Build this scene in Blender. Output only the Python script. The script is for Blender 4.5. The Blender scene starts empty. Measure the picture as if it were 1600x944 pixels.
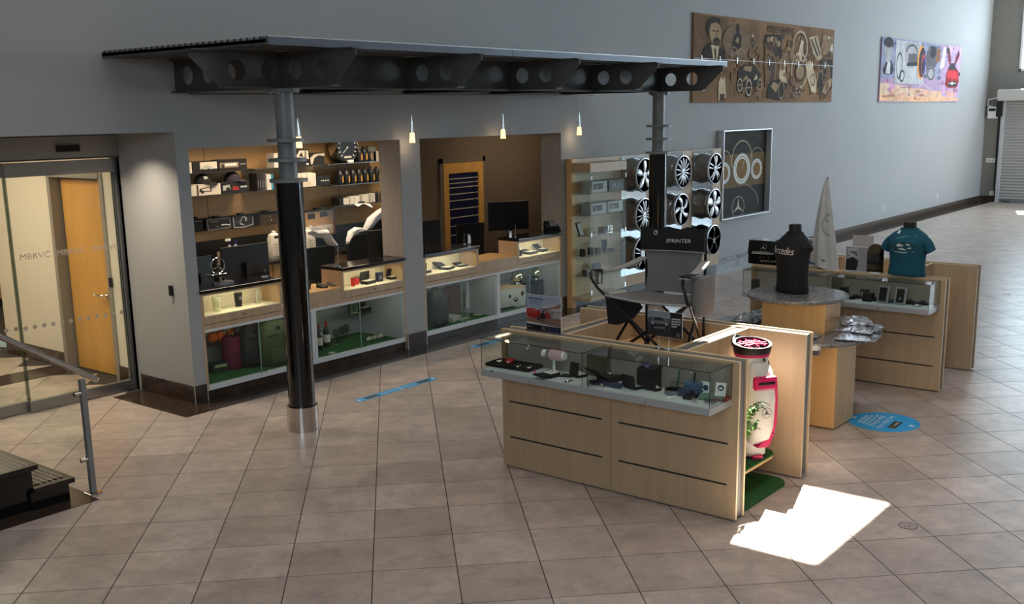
import bpy, bmesh, math, random
import numpy as np
from mathutils import Vector, Matrix
random.seed(7)
scene = bpy.context.scene
COL = scene.collection

# ------------------------------------------------------------------ camera
F, PITCH, YAW, ROLL, PCX, PCY = 1654.75, .2084, .8937, .0173, 800., 527.1
_f = np.array([math.sin(YAW)*math.cos(PITCH), math.cos(YAW)*math.cos(PITCH), -math.sin(PITCH)])
_r = np.array([math.cos(YAW), -math.sin(YAW), 0.]); _d = np.cross(_f, _r)
_c, _s = math.cos(ROLL), math.sin(ROLL)
RIGHT, DOWN, FWD = _c*_r+_s*_d, -_s*_r+_c*_d, _f
EYE = np.array([0., 0., 2.7])
cam_d = bpy.data.cameras.new('camera'); cam = bpy.data.objects.new('camera', cam_d); COL.objects.link(cam)
cam_d.sensor_width = 36; cam_d.lens = F/1600*36; cam_d.shift_y = (PCY-472)/1600
cam_d.clip_start = .05; cam_d.clip_end = 200
M = Matrix.Identity(4)
for i in range(3):
    M[i][0] = RIGHT[i]; M[i][1] = -DOWN[i]; M[i][2] = -FWD[i]; M[i][3] = EYE[i]
cam.matrix_world = M
scene.camera = cam
# a pixel of the photograph turned into a point of the room, on a level / back plane / side plane
def _ray(x, y): return RIGHT*((x-PCX)/F)+DOWN*((y-PCY)/F)+FWD
def fz(x, y, z=0.): d = _ray(x, y); return Vector(EYE+d*(z-EYE[2])/d[2])
def fy(x, y, Y): d = _ray(x, y); return Vector(EYE+d*Y/d[1])
def fx(x, y, X): d = _ray(x, y); return Vector(EYE+d*X/d[0])

# ------------------------------------------------------------------ world, sun, windows, exposure
w = bpy.data.worlds.new('sky'); scene.world = w; w.use_nodes = True
bg = w.node_tree.nodes['Background']; bg.inputs[0].default_value = (.70, .84, 1., 1); bg.inputs[1].default_value = 12.0
SUN_EL = math.radians(56)
SUN = Vector((-.96*math.cos(SUN_EL), -.28*math.cos(SUN_EL), -math.sin(SUN_EL))).normalized()
sl = bpy.data.lights.new('sun', 'SUN'); sl.energy = 45; sl.angle = .0093; sl.color = (1, .95, .86)
so = bpy.data.objects.new('sun', sl); COL.objects.link(so); so.rotation_euler = SUN.to_track_quat('-Z', 'Y').to_euler()
CEIL = 6.2
_t = CEIL/-SUN.z
SKYL = (5.80-SUN.x*_t, 7.08-SUN.x*_t, 2.34-SUN.y*_t, 3.42-SUN.y*_t)      # roof light, throws the patch by the golf bag
def portal(c, sx, sy, direction):
    l = bpy.data.lights.new('window_portal', 'AREA'); l.shape = 'RECTANGLE'; l.size = sx; l.size_y = sy; l.cycles.is_portal = True
    o = bpy.data.objects.new('window_portal', l); COL.objects.link(o); o.location = c
    o.rotation_euler = Vector(direction).to_track_quat('-Z', 'Y').to_euler()
FRONT_Y = -6.
FRONT_WINS = [(24.4, 27.8, .15, 2.9), (28.2, 31.8, .15, 3.6)]
for a, b, c_, d_ in FRONT_WINS: portal(((a+b)/2, FRONT_Y-.05, (c_+d_)/2), b-a, d_-c_, (0, 1, 0))
FAR_X = 32.18
FAR_WIN = (2.9, 7.81, 3.6, 5.7)
portal((FAR_X+.05, (FAR_WIN[0]+FAR_WIN[1])/2, (FAR_WIN[2]+FAR_WIN[3])/2), FAR_WIN[1]-FAR_WIN[0], FAR_WIN[3]-FAR_WIN[2], (-1, 0, 0))
FAR_GLASS = (-5.6, 2.6, 2.3, 5.8)                                # high windows beside the roller door
portal((FAR_X+.05, (FAR_GLASS[0]+FAR_GLASS[1])/2, (FAR_GLASS[2]+FAR_GLASS[3])/2), FAR_GLASS[1]-FAR_GLASS[0], FAR_GLASS[3]-FAR_GLASS[2], (-1, 0, 0))
LEFT_FILL_WIN = (-3., 1.5, 3.6, 5.2)  # unseen opening added behind the viewer for ambient light
portal((-4.05, -.75, 4.4), 4.5, 1.6, (1, 0, 0))
def area(name, loc, sx, sy, watt, col, direction=(0, 0, -1), spread=None):
    l = bpy.data.lights.new(name, 'AREA'); l.shape = 'RECTANGLE'; l.size = sx; l.size_y = sy; l.energy = watt; l.color = col
    if spread: l.spread = math.radians(spread)
    o = bpy.data.objects.new(name, l); COL.objects.link(o); o.location = loc
    o.rotation_euler = Vector(direction).to_track_quat('-Z', 'Y').to_euler(); return o
for _x, _y, _w in ((3.4, 1.6, 50), (8.5, 1.6, 40), (5.5, 4.6, 32)):                     # added warm fill lights under the ceiling, unseen, for the left floor
    area('ceiling_fill', (_x, _y, CEIL-.05), 2.4, 1.2, _w, (1, .90, .80))
scene.view_settings.view_transform = 'Standard'; scene.view_settings.look = 'None'
scene.view_settings.gamma = 1; scene.view_settings.exposure = 0.12; scene.view_settings.use_curve_mapping = False

# ------------------------------------------------------------------ materials
def lin(c):
    out = []
    for v in c[:3]:
        v /= 255.; out.append(v/12.92 if v <= .04045 else ((v+.055)/1.055)**2.4)
    return tuple(out)+(1.,)
MATS = {}
def mat(name, col, rough=.5, metal=0., var=0., scale=(6, 6, 6), bump=0., emit=0., detail=4., coat=0., rand=0., ior=1.45):
    if name in MATS: return MATS[name]
    m = bpy.data.materials.new(name); m.use_nodes = True; nt = m.node_tree; b = nt.nodes['Principled BSDF']
    c = lin(col)
    b.inputs['Base Color'].default_value = c; b.inputs['Roughness'].default_value = rough; b.inputs['Metallic'].default_value = metal
    b.inputs['IOR'].default_value = ior
    if coat: b.inputs['Coat Weight'].default_value = coat; b.inputs['Coat Roughness'].default_value = .1
    if emit:
        b.inputs['Emission Color'].default_value = c; b.inputs['Emission Strength'].default_value = emit
    if var or bump:
        g = nt.nodes.new('ShaderNodeNewGeometry'); mp = nt.nodes.new('ShaderNodeMapping'); mp.inputs['Scale'].default_value = scale
        nt.links.new(g.outputs['Position'], mp.inputs['Vector'])
        n = nt.nodes.new('ShaderNodeTexNoise'); n.inputs['Scale'].default_value = 1.; n.inputs['Detail'].default_value = detail
        nt.links.new(mp.outputs[0], n.inputs['Vector'])
        if var:
            r = nt.nodes.new('ShaderNodeValToRGB'); r.color_ramp.elements[0].position = .3; r.color_ramp.elements[1].position = .7
            r.color_ramp.elements[0].color = tuple(v*(1-var) for v in c[:3])+(1,)
            r.color_ramp.elements[1].color = tuple(min(1, v*(1+var)) for v in c[:3])+(1,)
            nt.links.new(n.outputs['Fac'], r.inputs[0]); last = r.outputs[0]
            if rand:
                oi = nt.nodes.new('ShaderNodeObjectInfo'); mr = nt.nodes.new('ShaderNodeMapRange')
                mr.inputs['To Min'].default_value = 1-rand; mr.inputs['To Max'].default_value = 1+rand
                nt.links.new(oi.outputs['Random'], mr.inputs['Value'])
                mx = nt.nodes.new('ShaderNodeMix'); mx.data_type = 'RGBA'; mx.blend_type = 'MULTIPLY'; mx.inputs['Factor'].default_value = 1
                nt.links.new(last, mx.inputs[6]); nt.links.new(mr.outputs[0], mx.inputs[7]); last = mx.outputs[2]
            nt.links.new(last, b.inputs['Base Color'])
        if bump:
            bp = nt.nodes.new('ShaderNodeBump'); bp.inputs['Strength'].default_value = bump; bp.inputs['Distance'].default_value = .01
            nt.links.new(n.outputs['Fac'], bp.inputs['Height']); nt.links.new(bp.outputs[0], b.inputs['Normal'])
    MATS[name] = m; return m
def glass(name, tint=(250, 253, 251), refl=1.0, ior=1.45):
    if name in MATS: return MATS[name]
    m = bpy.data.materials.new(name); m.use_nodes = True; nt = m.node_tree
    nt.nodes.remove(nt.nodes['Principled BSDF']); out = nt.nodes['Material Output']
    t = nt.nodes.new('ShaderNodeBsdfTransparent'); t.inputs[0].default_value = lin(tint)
    g = nt.nodes.new('ShaderNodeBsdfGlossy'); g.inputs['Roughness'].default_value = .02
    lw = nt.nodes.new('ShaderNodeLayerWeight'); lw.inputs[0].default_value = .5
    pw = nt.nodes.new('ShaderNodeMath'); pw.operation = 'POWER'; pw.inputs[1].default_value = 5.; nt.links.new(lw.outputs['Facing'], pw.inputs[0])
    f = nt.nodes.new('ShaderNodeMath'); f.operation = 'MULTIPLY_ADD'; f.inputs[1].default_value = .9*refl; f.inputs[2].default_value = .035*refl; nt.links.new(pw.outputs[0], f.inputs[0])
    mx = nt.nodes.new('ShaderNodeMixShader'); nt.links.new(f.outputs[0], mx.inputs[0]); nt.links.new(t.outputs[0], mx.inputs[1]); nt.links.new(g.outputs[0], mx.inputs[2])
    nt.links.new(mx.outputs[0], out.inputs[0]); MATS[name] = m; return m
def flat(col, rough=.55, var=0.):
    return mat('print_%02x%02x%02x_%d_%d' % (int(col[0]), int(col[1]), int(col[2]), int(rough*100), int(var*100)), col, rough, var=var, scale=(5, 5, 5), detail=8)

WALL = mat('wall_paint', (164, 164, 164), .75, var=.03, scale=(.6, .6, .6))
WALL_GREY = mat('taupe_wall_paint', (132, 128, 122), .8, var=.04, scale=(1, 1, 1))
CEILM = mat('ceiling_paint', (215, 214, 210), .9, var=.02, scale=(1, 1, 1))
CREAM = mat('cream_wall_paint', (226, 216, 198), .75, var=.03, scale=(1, 1, 1))
BROWN = mat('brown_wallcovering', (112, 96, 80), .8, var=.10, scale=(30, 30, 30))
TAUPE = mat('taupe_laminate', (170, 160, 150), .6, var=.10, scale=(40, 40, 3))
GRANITE = mat('brown_granite', (62, 49, 41), .2, var=.35, scale=(9, 9, 9))
MAPLE = mat('maple_veneer', (186, 158, 126), .42, var=.07, scale=(16, 16, 1.2))
MAPLE_W = mat('warm_maple_veneer', (212, 168, 112), .42, var=.09, scale=(14, 14, 1.2))
MAPLE_H = mat('maple_panelling', (196, 158, 108), .5, var=.10, scale=(1.4, 14, 14))
MAPLE_E = mat('maple_edge', (226, 200, 160), .45, var=.05, scale=(5, 5, 5))
DOORWOOD = mat('honey_door_veneer', (214, 160, 84), .4, var=.09, scale=(5, 5, 1.2))
ALU = mat('brushed_aluminium', (150, 151, 153), .35, .85, var=.06, scale=(3, 3, 60))
ALU_L = mat('pale_aluminium', (206, 208, 210), .4, .5)
STEEL = mat('polished_steel', (205, 200, 196), .14, 1.)
CHROME = mat('chrome', (225, 226, 228), .07, 1.)
BLACKST = mat('black_granite_top', (30, 27, 27), .12, var=.3, scale=(40, 40, 40))
BLACK = mat('black_plastic', (22, 22, 24), .4)
BLACKG = mat('gloss_black', (10, 10, 12), .1, coat=.5)
DKSTEEL = mat('charcoal_painted_steel', (72, 71, 71), .5, .0)
GREYST = mat('grey_painted_steel', (126, 127, 128), .45, .1)
WHITE = mat('white_laminate', (226, 226, 226), .5)
WHITEP = mat('white_plastic', (236, 235, 232), .4)
TURF = mat('green_turf', (36, 92, 40), .95, var=.45, scale=(220, 220, 220), bump=.6)
GLASS = glass('clear_glass', refl=.65); GLASSG = glass('green_edged_glass', (249, 253, 251), .45); ACRYL = glass('clear_acrylic', (250, 250, 252))
MIRROR = mat('mirror_panel', (196, 206, 216), .035, 1.)
FABBLK = mat('black_fabric', (24, 24, 26), .9, bump=.3, scale=(300, 300, 300))
FABGRY = mat('charcoal_fabric', (112, 110, 110), .85, bump=.3, scale=(300, 300, 300), var=.1)
FABLG = mat('silver_grey_webbing', (150, 148, 146), .8)
CARD = mat('black_card', (20, 19, 20), .6)
LEDM = mat('warm_led_strip', (255, 236, 180), .5, emit=6.)
BLUEDEC = mat('blue_vinyl', (44, 166, 230), .5)

# ------------------------------------------------------------------ mesh helpers
WLOC = {}
class MB:
    def __init__(s): s.v = []; s.f = []; s.m = []
    def add(s, vs, fs, mi=0):
        o = len(s.v); s.v += [tuple(v) for v in vs]; s.f += [tuple(i+o for i in f) for f in fs]; s.m += [mi]*len(fs); return s
    def box(s, x0, x1, y0, y1, z0, z1, mi=0):
        return s.add([(x0,y0,z0),(x1,y0,z0),(x1,y1,z0),(x0,y1,z0),(x0,y0,z1),(x1,y0,z1),(x1,y1,z1),(x0,y1,z1)],
              [(0,3,2,1),(4,5,6,7),(0,1,5,4),(1,2,6,5),(2,3,7,6),(3,0,4,7)], mi)
    def rbox(s, x0, x1, y0, y1, z0, z1, b=.006, mi=0):           # box with chamfered edges
        b = min(b, .49*min(x1-x0, y1-y0, z1-z0))
        bm = bmesh.new(); bmesh.ops.create_cube(bm, size=1)
        for v in bm.verts: v.co = Vector(((x0+x1)/2+v.co.x*(x1-x0), (y0+y1)/2+v.co.y*(y1-y0), (z0+z1)/2+v.co.z*(z1-z0)))
        bmesh.ops.bevel(bm, geom=bm.edges[:], offset=b, segments=2, affect='EDGES', profile=.5)
        bm.verts.index_update(); s.add([v.co for v in bm.verts], [[v.index for v in f.verts] for f in bm.faces], mi); bm.free(); return s
    def xf(s, M, start=0):                                       # transform what was added since vertex index start
        for i in range(start, len(s.v)): s.v[i] = tuple(M @ Vector(s.v[i]))
        return s
    def prism(s, poly, fn, w0, w1, mi=0):                        # fn(u, v, w) -> xyz
        n = len(poly)
        return s.add([fn(u, v, w0) for u, v in poly]+[fn(u, v, w1) for u, v in poly],
              [tuple(range(n))[::-1], tuple(range(n, 2*n))]+[(i, (i+1) % n, n+(i+1) % n, n+i) for i in range(n)], mi)
    def cyl(s, p0, p1, r0, r1=None, n=16, mi=0, caps=True):
        r1 = r0 if r1 is None else r1; p0 = Vector(p0); p1 = Vector(p1); d = (p1-p0).normalized()
        a = d.orthogonal().normalized(); b = d.cross(a)
        vs = [p0+(a*math.cos(2*math.pi*i/n)+b*math.sin(2*math.pi*i/n))*r0 for i in range(n)]+[p1+(a*math.cos(2*math.pi*i/n)+b*math.sin(2*math.pi*i/n))*r1 for i in range(n)]
        fs = [(i, (i+1) % n, n+(i+1) % n, n+i) for i in range(n)]
        if caps: fs += [tuple(range(n))[::-1], tuple(range(n, 2*n))]
        return s.add(vs, fs, mi)
    def tube(s, pts, r, n=8, mi=0):
        pts = [Vector(p) for p in pts]; rings = []; a = None
        for i, p in enumerate(pts):
            d = (pts[min(i+1, len(pts)-1)]-pts[max(i-1, 0)]).normalized()
            a = d.orthogonal().normalized() if a is None else (a-d*a.dot(d)).normalized()
            b = d.cross(a); rr = r[i] if isinstance(r, (list, tuple)) else r
            rings.append([p+(a*math.cos(2*math.pi*k/n)+b*math.sin(2*math.pi*k/n))*rr for k in range(n)])
        return s.loft(rings, mi)
    def loft(s, rings, mi=0, cap=True):
        n = len(rings[0]); vs = [p for r in rings for p in r]; fs = []
        for j in range(len(rings)-1):
            fs += [(j*n+i, j*n+(i+1) % n, (j+1)*n+(i+1) % n, (j+1)*n+i) for i in range(n)]
        if cap: fs += [tuple(range(n))[::-1], tuple(range((len(rings)-1)*n, len(rings)*n))]
        return s.add(vs, fs, mi)
    def lathe(s, prof, c=(0, 0, 0), n=24, axis='z', mi=0):       # prof: (radius, height)
        c = Vector(c); rings = []
        for r, h in prof:
            ring = []
            for i in range(n):
                a = 2*math.pi*i/n; u, v = r*math.cos(a), r*math.sin(a)
                ring.append(c+{'z': Vector((u, v, h)), 'y': Vector((v, h, u)), 'x': Vector((h, u, v))}[axis])
            rings.append(ring)
        return s.loft(rings, mi)
    def ball(s, c, rx, ry=None, rz=None, n=16, m=10, mi=0):
        ry = rx if ry is None else ry; rz = rx if rz is None else rz; c = Vector(c); rings = []
        for j in range(m+1):
            t = math.pi*(.02+.96*j/m)-math.pi/2
            rings.append([c+Vector((rx*math.cos(t)*math.cos(2*math.pi*i/n), ry*math.cos(t)*math.sin(2*math.pi*i/n), rz*math.sin(t))) for i in range(n)])
        return s.loft(rings, mi)
    def sheet(s, grid, th=.004, mi=0):                           # grid[j][i] of points, given thickness
        G = [[Vector(p) for p in row] for row in grid]; J, I = len(G), len(G[0]); N = []
        for j in range(J):
            row = []
            for i in range(I):
                du = G[j][min(i+1, I-1)]-G[j][max(i-1, 0)]; dv = G[min(j+1, J-1)][i]-G[max(j-1, 0)][i]
                k = du.cross(dv); row.append(k.normalized() if k.length > 1e-9 else Vector((0, 0, 1)))
            N.append(row)
        vs = [G[j][i]+N[j][i]*th/2 for j in range(J) for i in range(I)]+[G[j][i]-N[j][i]*th/2 for j in range(J) for i in range(I)]
        o = J*I; fs = []
        for j in range(J-1):
            for i in range(I-1):
                a, b, c, d = j*I+i, j*I+i+1, (j+1)*I+i+1, (j+1)*I+i
                fs += [(a, b, c, d), (o+d, o+c, o+b, o+a)]
        per = [i for i in range(I)]+[j*I+I-1 for j in range(1, J)]+[(J-1)*I+i for i in range(I-2, -1, -1)]+[j*I for j in range(J-2, 0, -1)]
        for k in range(len(per)):
            a, b = per[k], per[(k+1) % len(per)]; fs.append((a, o+a, o+b, b))
        return s.add(vs, fs, mi)
    def obj(s, name, mats, parent=None, local=False, smooth=False, top=None, loc=None, rz=0, kind=None, label=None):
        me = bpy.data.meshes.new(name); o = bpy.data.objects.new(name, me)
        vs = s.v
        if parent is None:
            if loc is None:
                xs, ys, zs = zip(*vs); L = Vector(((min(xs)+max(xs))/2, (min(ys)+max(ys))/2, min(zs)))
                vs = [(v[0]-L.x, v[1]-L.y, v[2]-L.z) for v in vs]
            else: L = Vector(loc)
            o.location = L; o.rotation_euler = (0, 0, rz); WLOC[o.name] = L
        else:
            o.parent = parent
            if not local:
                L = WLOC[parent.name]; vs = [(v[0]-L.x, v[1]-L.y, v[2]-L.z) for v in vs]
        me.from_pydata(vs, [], s.f)
        mats = mats if isinstance(mats, (list, tuple)) else [mats]
        for m in mats: me.materials.append(m)
        if len(mats) > 1: me.polygons.foreach_set('material_index', s.m)
        bm = bmesh.new(); bm.from_mesh(me); bmesh.ops.recalc_face_normals(bm, faces=bm.faces); bm.to_mesh(me); bm.free()
        if smooth:
            me.polygons.foreach_set('use_smooth', [True]*len(me.polygons)); me.set_sharp_from_angle(angle=math.radians(smooth if smooth is not True else 40))
        me.update(); COL.objects.link(o)
        if parent is not None: WLOC[o.name] = WLOC[parent.name].copy() if not local else WLOC.get(parent.name, Vector()).copy()
        if top: tag(o, *top)
        if kind: o['kind'] = kind
        if label: o['label'] = label
        return o
def tag(o, label, cat, group=None):
    o['label'] = label; o['category'] = cat
    if group: o['group'] = group
    return o
def thing(name, label, cat, loc=(0, 0, 0), rz=0, group=None):
    o = bpy.data.objects.new(name, None); COL.objects.link(o); o.location = loc; o.rotation_euler = (0, 0, rz); o.empty_display_size = .1
    WLOC[o.name] = Vector(loc); return tag(o, label, cat, group)
def struct(name, mb, m, parent=None, smooth=False):
    o = mb.obj(name, m, parent, loc=None if parent is None else None, smooth=smooth)
    if parent is None: o['kind'] = 'structure'
    return o
def dup(root, loc, rz, label=None, group=None):
    r = root.copy(); COL.objects.link(r); r.location = loc; r.rotation_euler = (0, 0, rz); WLOC[r.name] = Vector(loc)
    if label: r['label'] = label
    if group: r['group'] = group
    for ch in list(root.children):
        c = ch.copy(); COL.objects.link(c); c.parent = r
        for g in list(ch.children):
            d = g.copy(); COL.objects.link(d); d.parent = c
    return r

# ------------------------------------------------------------------ lettering and flat print
_TXT = {}
def text2d(body, shear=0.):
    """outline letters as flat triangles; height of capitals 1, returned with its width"""
    if (body, shear) in _TXT: return _TXT[(body, shear)]
    cu = bpy.data.curves.new('lettering', 'FONT'); cu.body = body; cu.size = 1.; cu.resolution_u = 3; cu.shear = shear
    o = bpy.data.objects.new('lettering', cu); COL.objects.link(o)
    dg = bpy.context.evaluated_depsgraph_get(); me = bpy.data.meshes.new_from_object(o.evaluated_get(dg))
    vs = [(v.co.x, v.co.y) for v in me.vertices]; fs = [tuple(p.vertices) for p in me.polygons]
    bpy.data.objects.remove(o); bpy.data.meshes.remove(me); bpy.data.curves.remove(cu)
    k = 1/.69; vs = [(x*k, y*k) for x, y in vs]; wd = max([v[0] for v in vs] or [0])
    _TXT[(body, shear)] = (vs, fs, wd); return _TXT[(body, shear)]
def bars(col, u0, u1, v, h, n=6, seed=1):
    """a line of print too small to read: a row of word-long dashes"""
    r = random.Random(seed); out = []; u = u0
    while u < u1:
        w_ = min(u1-u, (u1-u0)/n*r.uniform(.5, 1.2)); out.append(('p', col, [(u, v), (u+w_*.85, v), (u+w_*.85, v+h), (u, v+h)])); u += w_
    return out
def star_shapes(col, cx, cy, rx, ry, t=.13):
    """three-pointed star in a ring, as print shapes"""
    out = [('r', col, cx, cy, rx, ry, t)]
    for k in range(3):
        a = math.pi/2+k*2*math.pi/3; p = (cx+rx*.95*math.cos(a), cy+ry*.95*math.sin(a))
        q = [(cx+rx*.17*math.cos(a+s_), cy+ry*.17*math.sin(a+s_)) for s_ in (1.05, -1.05)]
        out.append(('p', col, [(cx, cy), q[1], p, q[0]]))
    return out
def art(name, parent, O, U, V, shapes, local=False, rough=.55, gap=.0012, step=.00025, label=None, var=0.):
    """flat print on a surface: O lower-left corner, U / V the full width / height; shapes in 0..1"""
    O, U, V = Vector(O), Vector(U), Vector(V); N = U.cross(V).normalized(); mb = MB(); mats = []; idx = {}
    lu, lv = U.length, V.length
    for k, sh in enumerate(shapes):
        col = sh[1]
        if col not in idx: idx[col] = len(mats); mats.append(flat(col, rough, var))
        mi = idx[col]; off = N*(gap+step*k); P = lambda u, v: O+U*u+V*v+off
        if sh[0] == 'p': mb.add([P(*q) for q in sh[2]], [tuple(range(len(sh[2])))], mi)
        elif sh[0] == 'e':
            cx, cy, rx, ry = sh[2:6]; mb.add([P(cx+rx*math.cos(i*math.pi/12), cy+ry*math.sin(i*math.pi/12)) for i in range(24)], [tuple(range(24))], mi)
        elif sh[0] == 'r':
            cx, cy, rx, ry, t = sh[2:7]; a0, a1 = sh[7:9] if len(sh) > 7 else (0, 360); n = 32
            A = [math.radians(a0+(a1-a0)*i/n) for i in range(n+1)]
            mb.add([P(cx+rx*math.cos(a), cy+ry*math.sin(a)) for a in A]+[P(cx+rx*(1-t)*math.cos(a), cy+ry*(1-t)*math.sin(a)) for a in A],
                   [(i, i+1, n+2+i, n+1+i) for i in range(n)], mi)
        elif sh[0] == 'l':
            pts, wd = sh[2], sh[3]
            for (a, b), (c, d) in zip(pts[:-1], pts[1:]):
                du, dv = (c-a)*lu, (d-b)*lv; L = math.hypot(du, dv) or 1; nu, nv = -dv/L*wd/2/lu, du/L*wd/2/lv
                mb.add([P(a+nu, b+nv), P(a-nu, b-nv), P(c-nu, d-nv), P(c+nu, d+nv)], [(0, 1, 2, 3)], mi)
        elif sh[0] == 't':
            body, u, v, h = sh[2:6]; al = sh[6] if len(sh) > 6 else 'c'; sx = sh[7] if len(sh) > 7 else 1.; she = sh[8] if len(sh) > 8 else 0.
            vs, fs, wd = text2d(body, she); hm = h*lv; W = wd*hm*sx/lu
            u0 = u-W/2 if al == 'c' else (u-W if al == 'r' else u)
            mb.add([P(u0+x*hm*sx/lu, v+y*h) for x, y in vs], fs, mi)
    # faces must look along N
    me_f = []
    for f in mb.f:
        a, b, c = (Vector(mb.v[i]) for i in f[:3]); n_ = Vector((0, 0, 0)); q = [Vector(mb.v[i]) for i in f]
        for i in range(len(q)): n_ += q[i].cross(q[(i+1) % len(q)])
        me_f.append(f if n_.dot(N) >= 0 else f[::-1])
    mb.f = me_f
    me = bpy.data.meshes.new(name); o = bpy.data.objects.new(name, me); vs = mb.v
    if parent is not None:
        o.parent = parent
        if not local: L = WLOC[parent.name]; vs = [(v[0]-L.x, v[1]-L.y, v[2]-L.z) for v in vs]
        WLOC[o.name] = WLOC[parent.name].copy()
    me.from_pydata(vs, [], mb.f)
    for m in mats: me.materials.append(m)
    me.polygons.foreach_set('material_index', mb.m); me.update(); COL.objects.link(o)
    if label: o['label'] = label
    return o
def star_mesh(mb, c, r, U, V, N, th=.012, t=.0, mi=0):
    """solid star emblem: ring and three tapering arms round c in the plane U, V"""
    c, U, V, N = Vector(c), Vector(U), Vector(V), Vector(N); t = t or r*.1; n = 32; rings = []
    for i in range(n):
        a = 2*math.pi*i/n; e = U*math.cos(a)+V*math.sin(a)
        rings.append([c+e*(r-t/2+t/2*math.cos(b))+N*(th/2*math.sin(b)) for b in [k*math.pi/3 for k in range(6)]])
    rings.append(rings[0]); mb.loft(rings, mi, cap=False)
    for k in range(3):
        a = math.pi/2+k*2*math.pi/3; e = U*math.cos(a)+V*math.sin(a); p = -U*math.sin(a)+V*math.cos(a); q = r*.13
        b0 = [c+N*th*.6, c-e*q*.5+p*q, c-N*th*.6, c-e*q*.5-p*q]; tip = c+e*(r-t*.5)
        mb.add([c+p*q+e*q*.3, c+N*th*.7, c-p*q+e*q*.3, c-N*th*.7, tip], [(0, 1, 4), (1, 2, 4), (2, 3, 4), (3, 0, 4), (0, 3, 2, 1)], mi)
    return mb
# ================================================================== THE SETTING
WY = 8.6                      # face of the long wall
A1 = (5.936, 8.732); A2 = (9.055, 11.83); ATOP = 2.43; WBK = 8.94
def proj(p):
    q = np.array(p, float)-EYE; d = q@FWD; return PCX+F*(q@RIGHT)/d, PCY+F*(q@DOWN)/d, d

# ---- floor of diagonal tiles
mb = MB().box(-4, FAR_X, FRONT_Y, 16.5, -.15, -.0014)
GROUT = mat('grey_grout', (64, 58, 54), .9)
floor = struct('floor', mb, GROUT)
FL = WLOC[floor.name]
TILE = mat('taupe_porcelain', (190, 173, 163), .34, var=.17, scale=(2.2, 2.2, 2.2), detail=9, rand=.13)
nt = TILE.node_tree; _b = nt.nodes['Principled BSDF']; _b.inputs['Roughness'].default_value = .30
src = _b.inputs['Base Color'].links[0].from_socket               # scuffs and streaks over the cloudy body of the tile
g2 = nt.nodes.new('ShaderNodeNewGeometry'); m2 = nt.nodes.new('ShaderNodeMapping'); m2.inputs['Scale'].default_value = (7, 7, 7); m2.inputs['Rotation'].default_value = (0, 0, .785)
nt.links.new(g2.outputs['Position'], m2.inputs['Vector'])
n2 = nt.nodes.new('ShaderNodeTexNoise'); n2.inputs['Scale'].default_value = 1.; n2.inputs['Detail'].default_value = 10; n2.inputs['Roughness'].default_value = .7; n2.inputs['Distortion'].default_value = .6
nt.links.new(m2.outputs[0], n2.inputs['Vector'])
r2 = nt.nodes.new('ShaderNodeMapRange'); r2.inputs['From Min'].default_value = .3; r2.inputs['From Max'].default_value = .7; r2.inputs['To Min'].default_value = .74; r2.inputs['To Max'].default_value = 1.2
nt.links.new(n2.outputs['Fac'], r2.inputs['Value'])
x2 = nt.nodes.new('ShaderNodeMix'); x2.data_type = 'RGBA'; x2.blend_type = 'MULTIPLY'; x2.inputs['Factor'].default_value = 1
nt.links.new(src, x2.inputs[6]); nt.links.new(r2.outputs[0], x2.inputs[7]); nt.links.new(x2.outputs[2], _b.inputs['Base Color'])
S = .7214; U0, V0 = 7.826, 3.302; side = S/math.sqrt(2); hs = side/2-.0032
def in_room(x, y):
    if y > 8.75 and x > 5.75: return False
    return -4.2 < x < FAR_X+.2 and FRONT_Y-.2 < y < 16.5
cells = []
for i in range(-40, 90):
    for j in range(-60, 90):
        u, v = U0+(i+.5)*S, V0+(j+.5)*S; x, y = (u+v)/2, (u-v)/2
        if not in_room(x, y): continue
        px, py, d = proj((x, y, 0)); vis = d > .5 and -70 < px < 1670 and 120 < py < 1010
        cells.append((d if vis else 99+d, x, y))
cells.sort()
tb = MB().rbox(-hs, hs, -hs, hs, -.009, 0, .001)
tile0 = None
for k, (d, x, y) in enumerate(cells[:300]):
    L = (x-FL.x, y-FL.y, -FL.z)
    if tile0 is None:
        tile0 = tb.obj('tile', TILE, floor, local=True); o = tile0
    else:
        o = tile0.copy(); COL.objects.link(o)
    o.location = L; o.rotation_euler = (0, 0, math.radians(45)); o.parent = floor
far = MB(); c45 = math.cos(math.pi/4)
for d, x, y in cells[300:]:
    q = [(-hs, -hs), (hs, -hs), (hs, hs), (-hs, hs)]; q = [(x+(a-b)*c45, y+(a+b)*c45) for a, b in q]
    far.add([(a, b, 0) for a, b in q]+[(a, b, -.009) for a, b in q], [(0, 1, 2, 3), (0, 4, 5, 1), (1, 5, 6, 2), (2, 6, 7, 3), (3, 7, 4, 0)])
o = far.obj('far_tiles', TILE, floor); o['kind'] = 'stuff'

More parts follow.
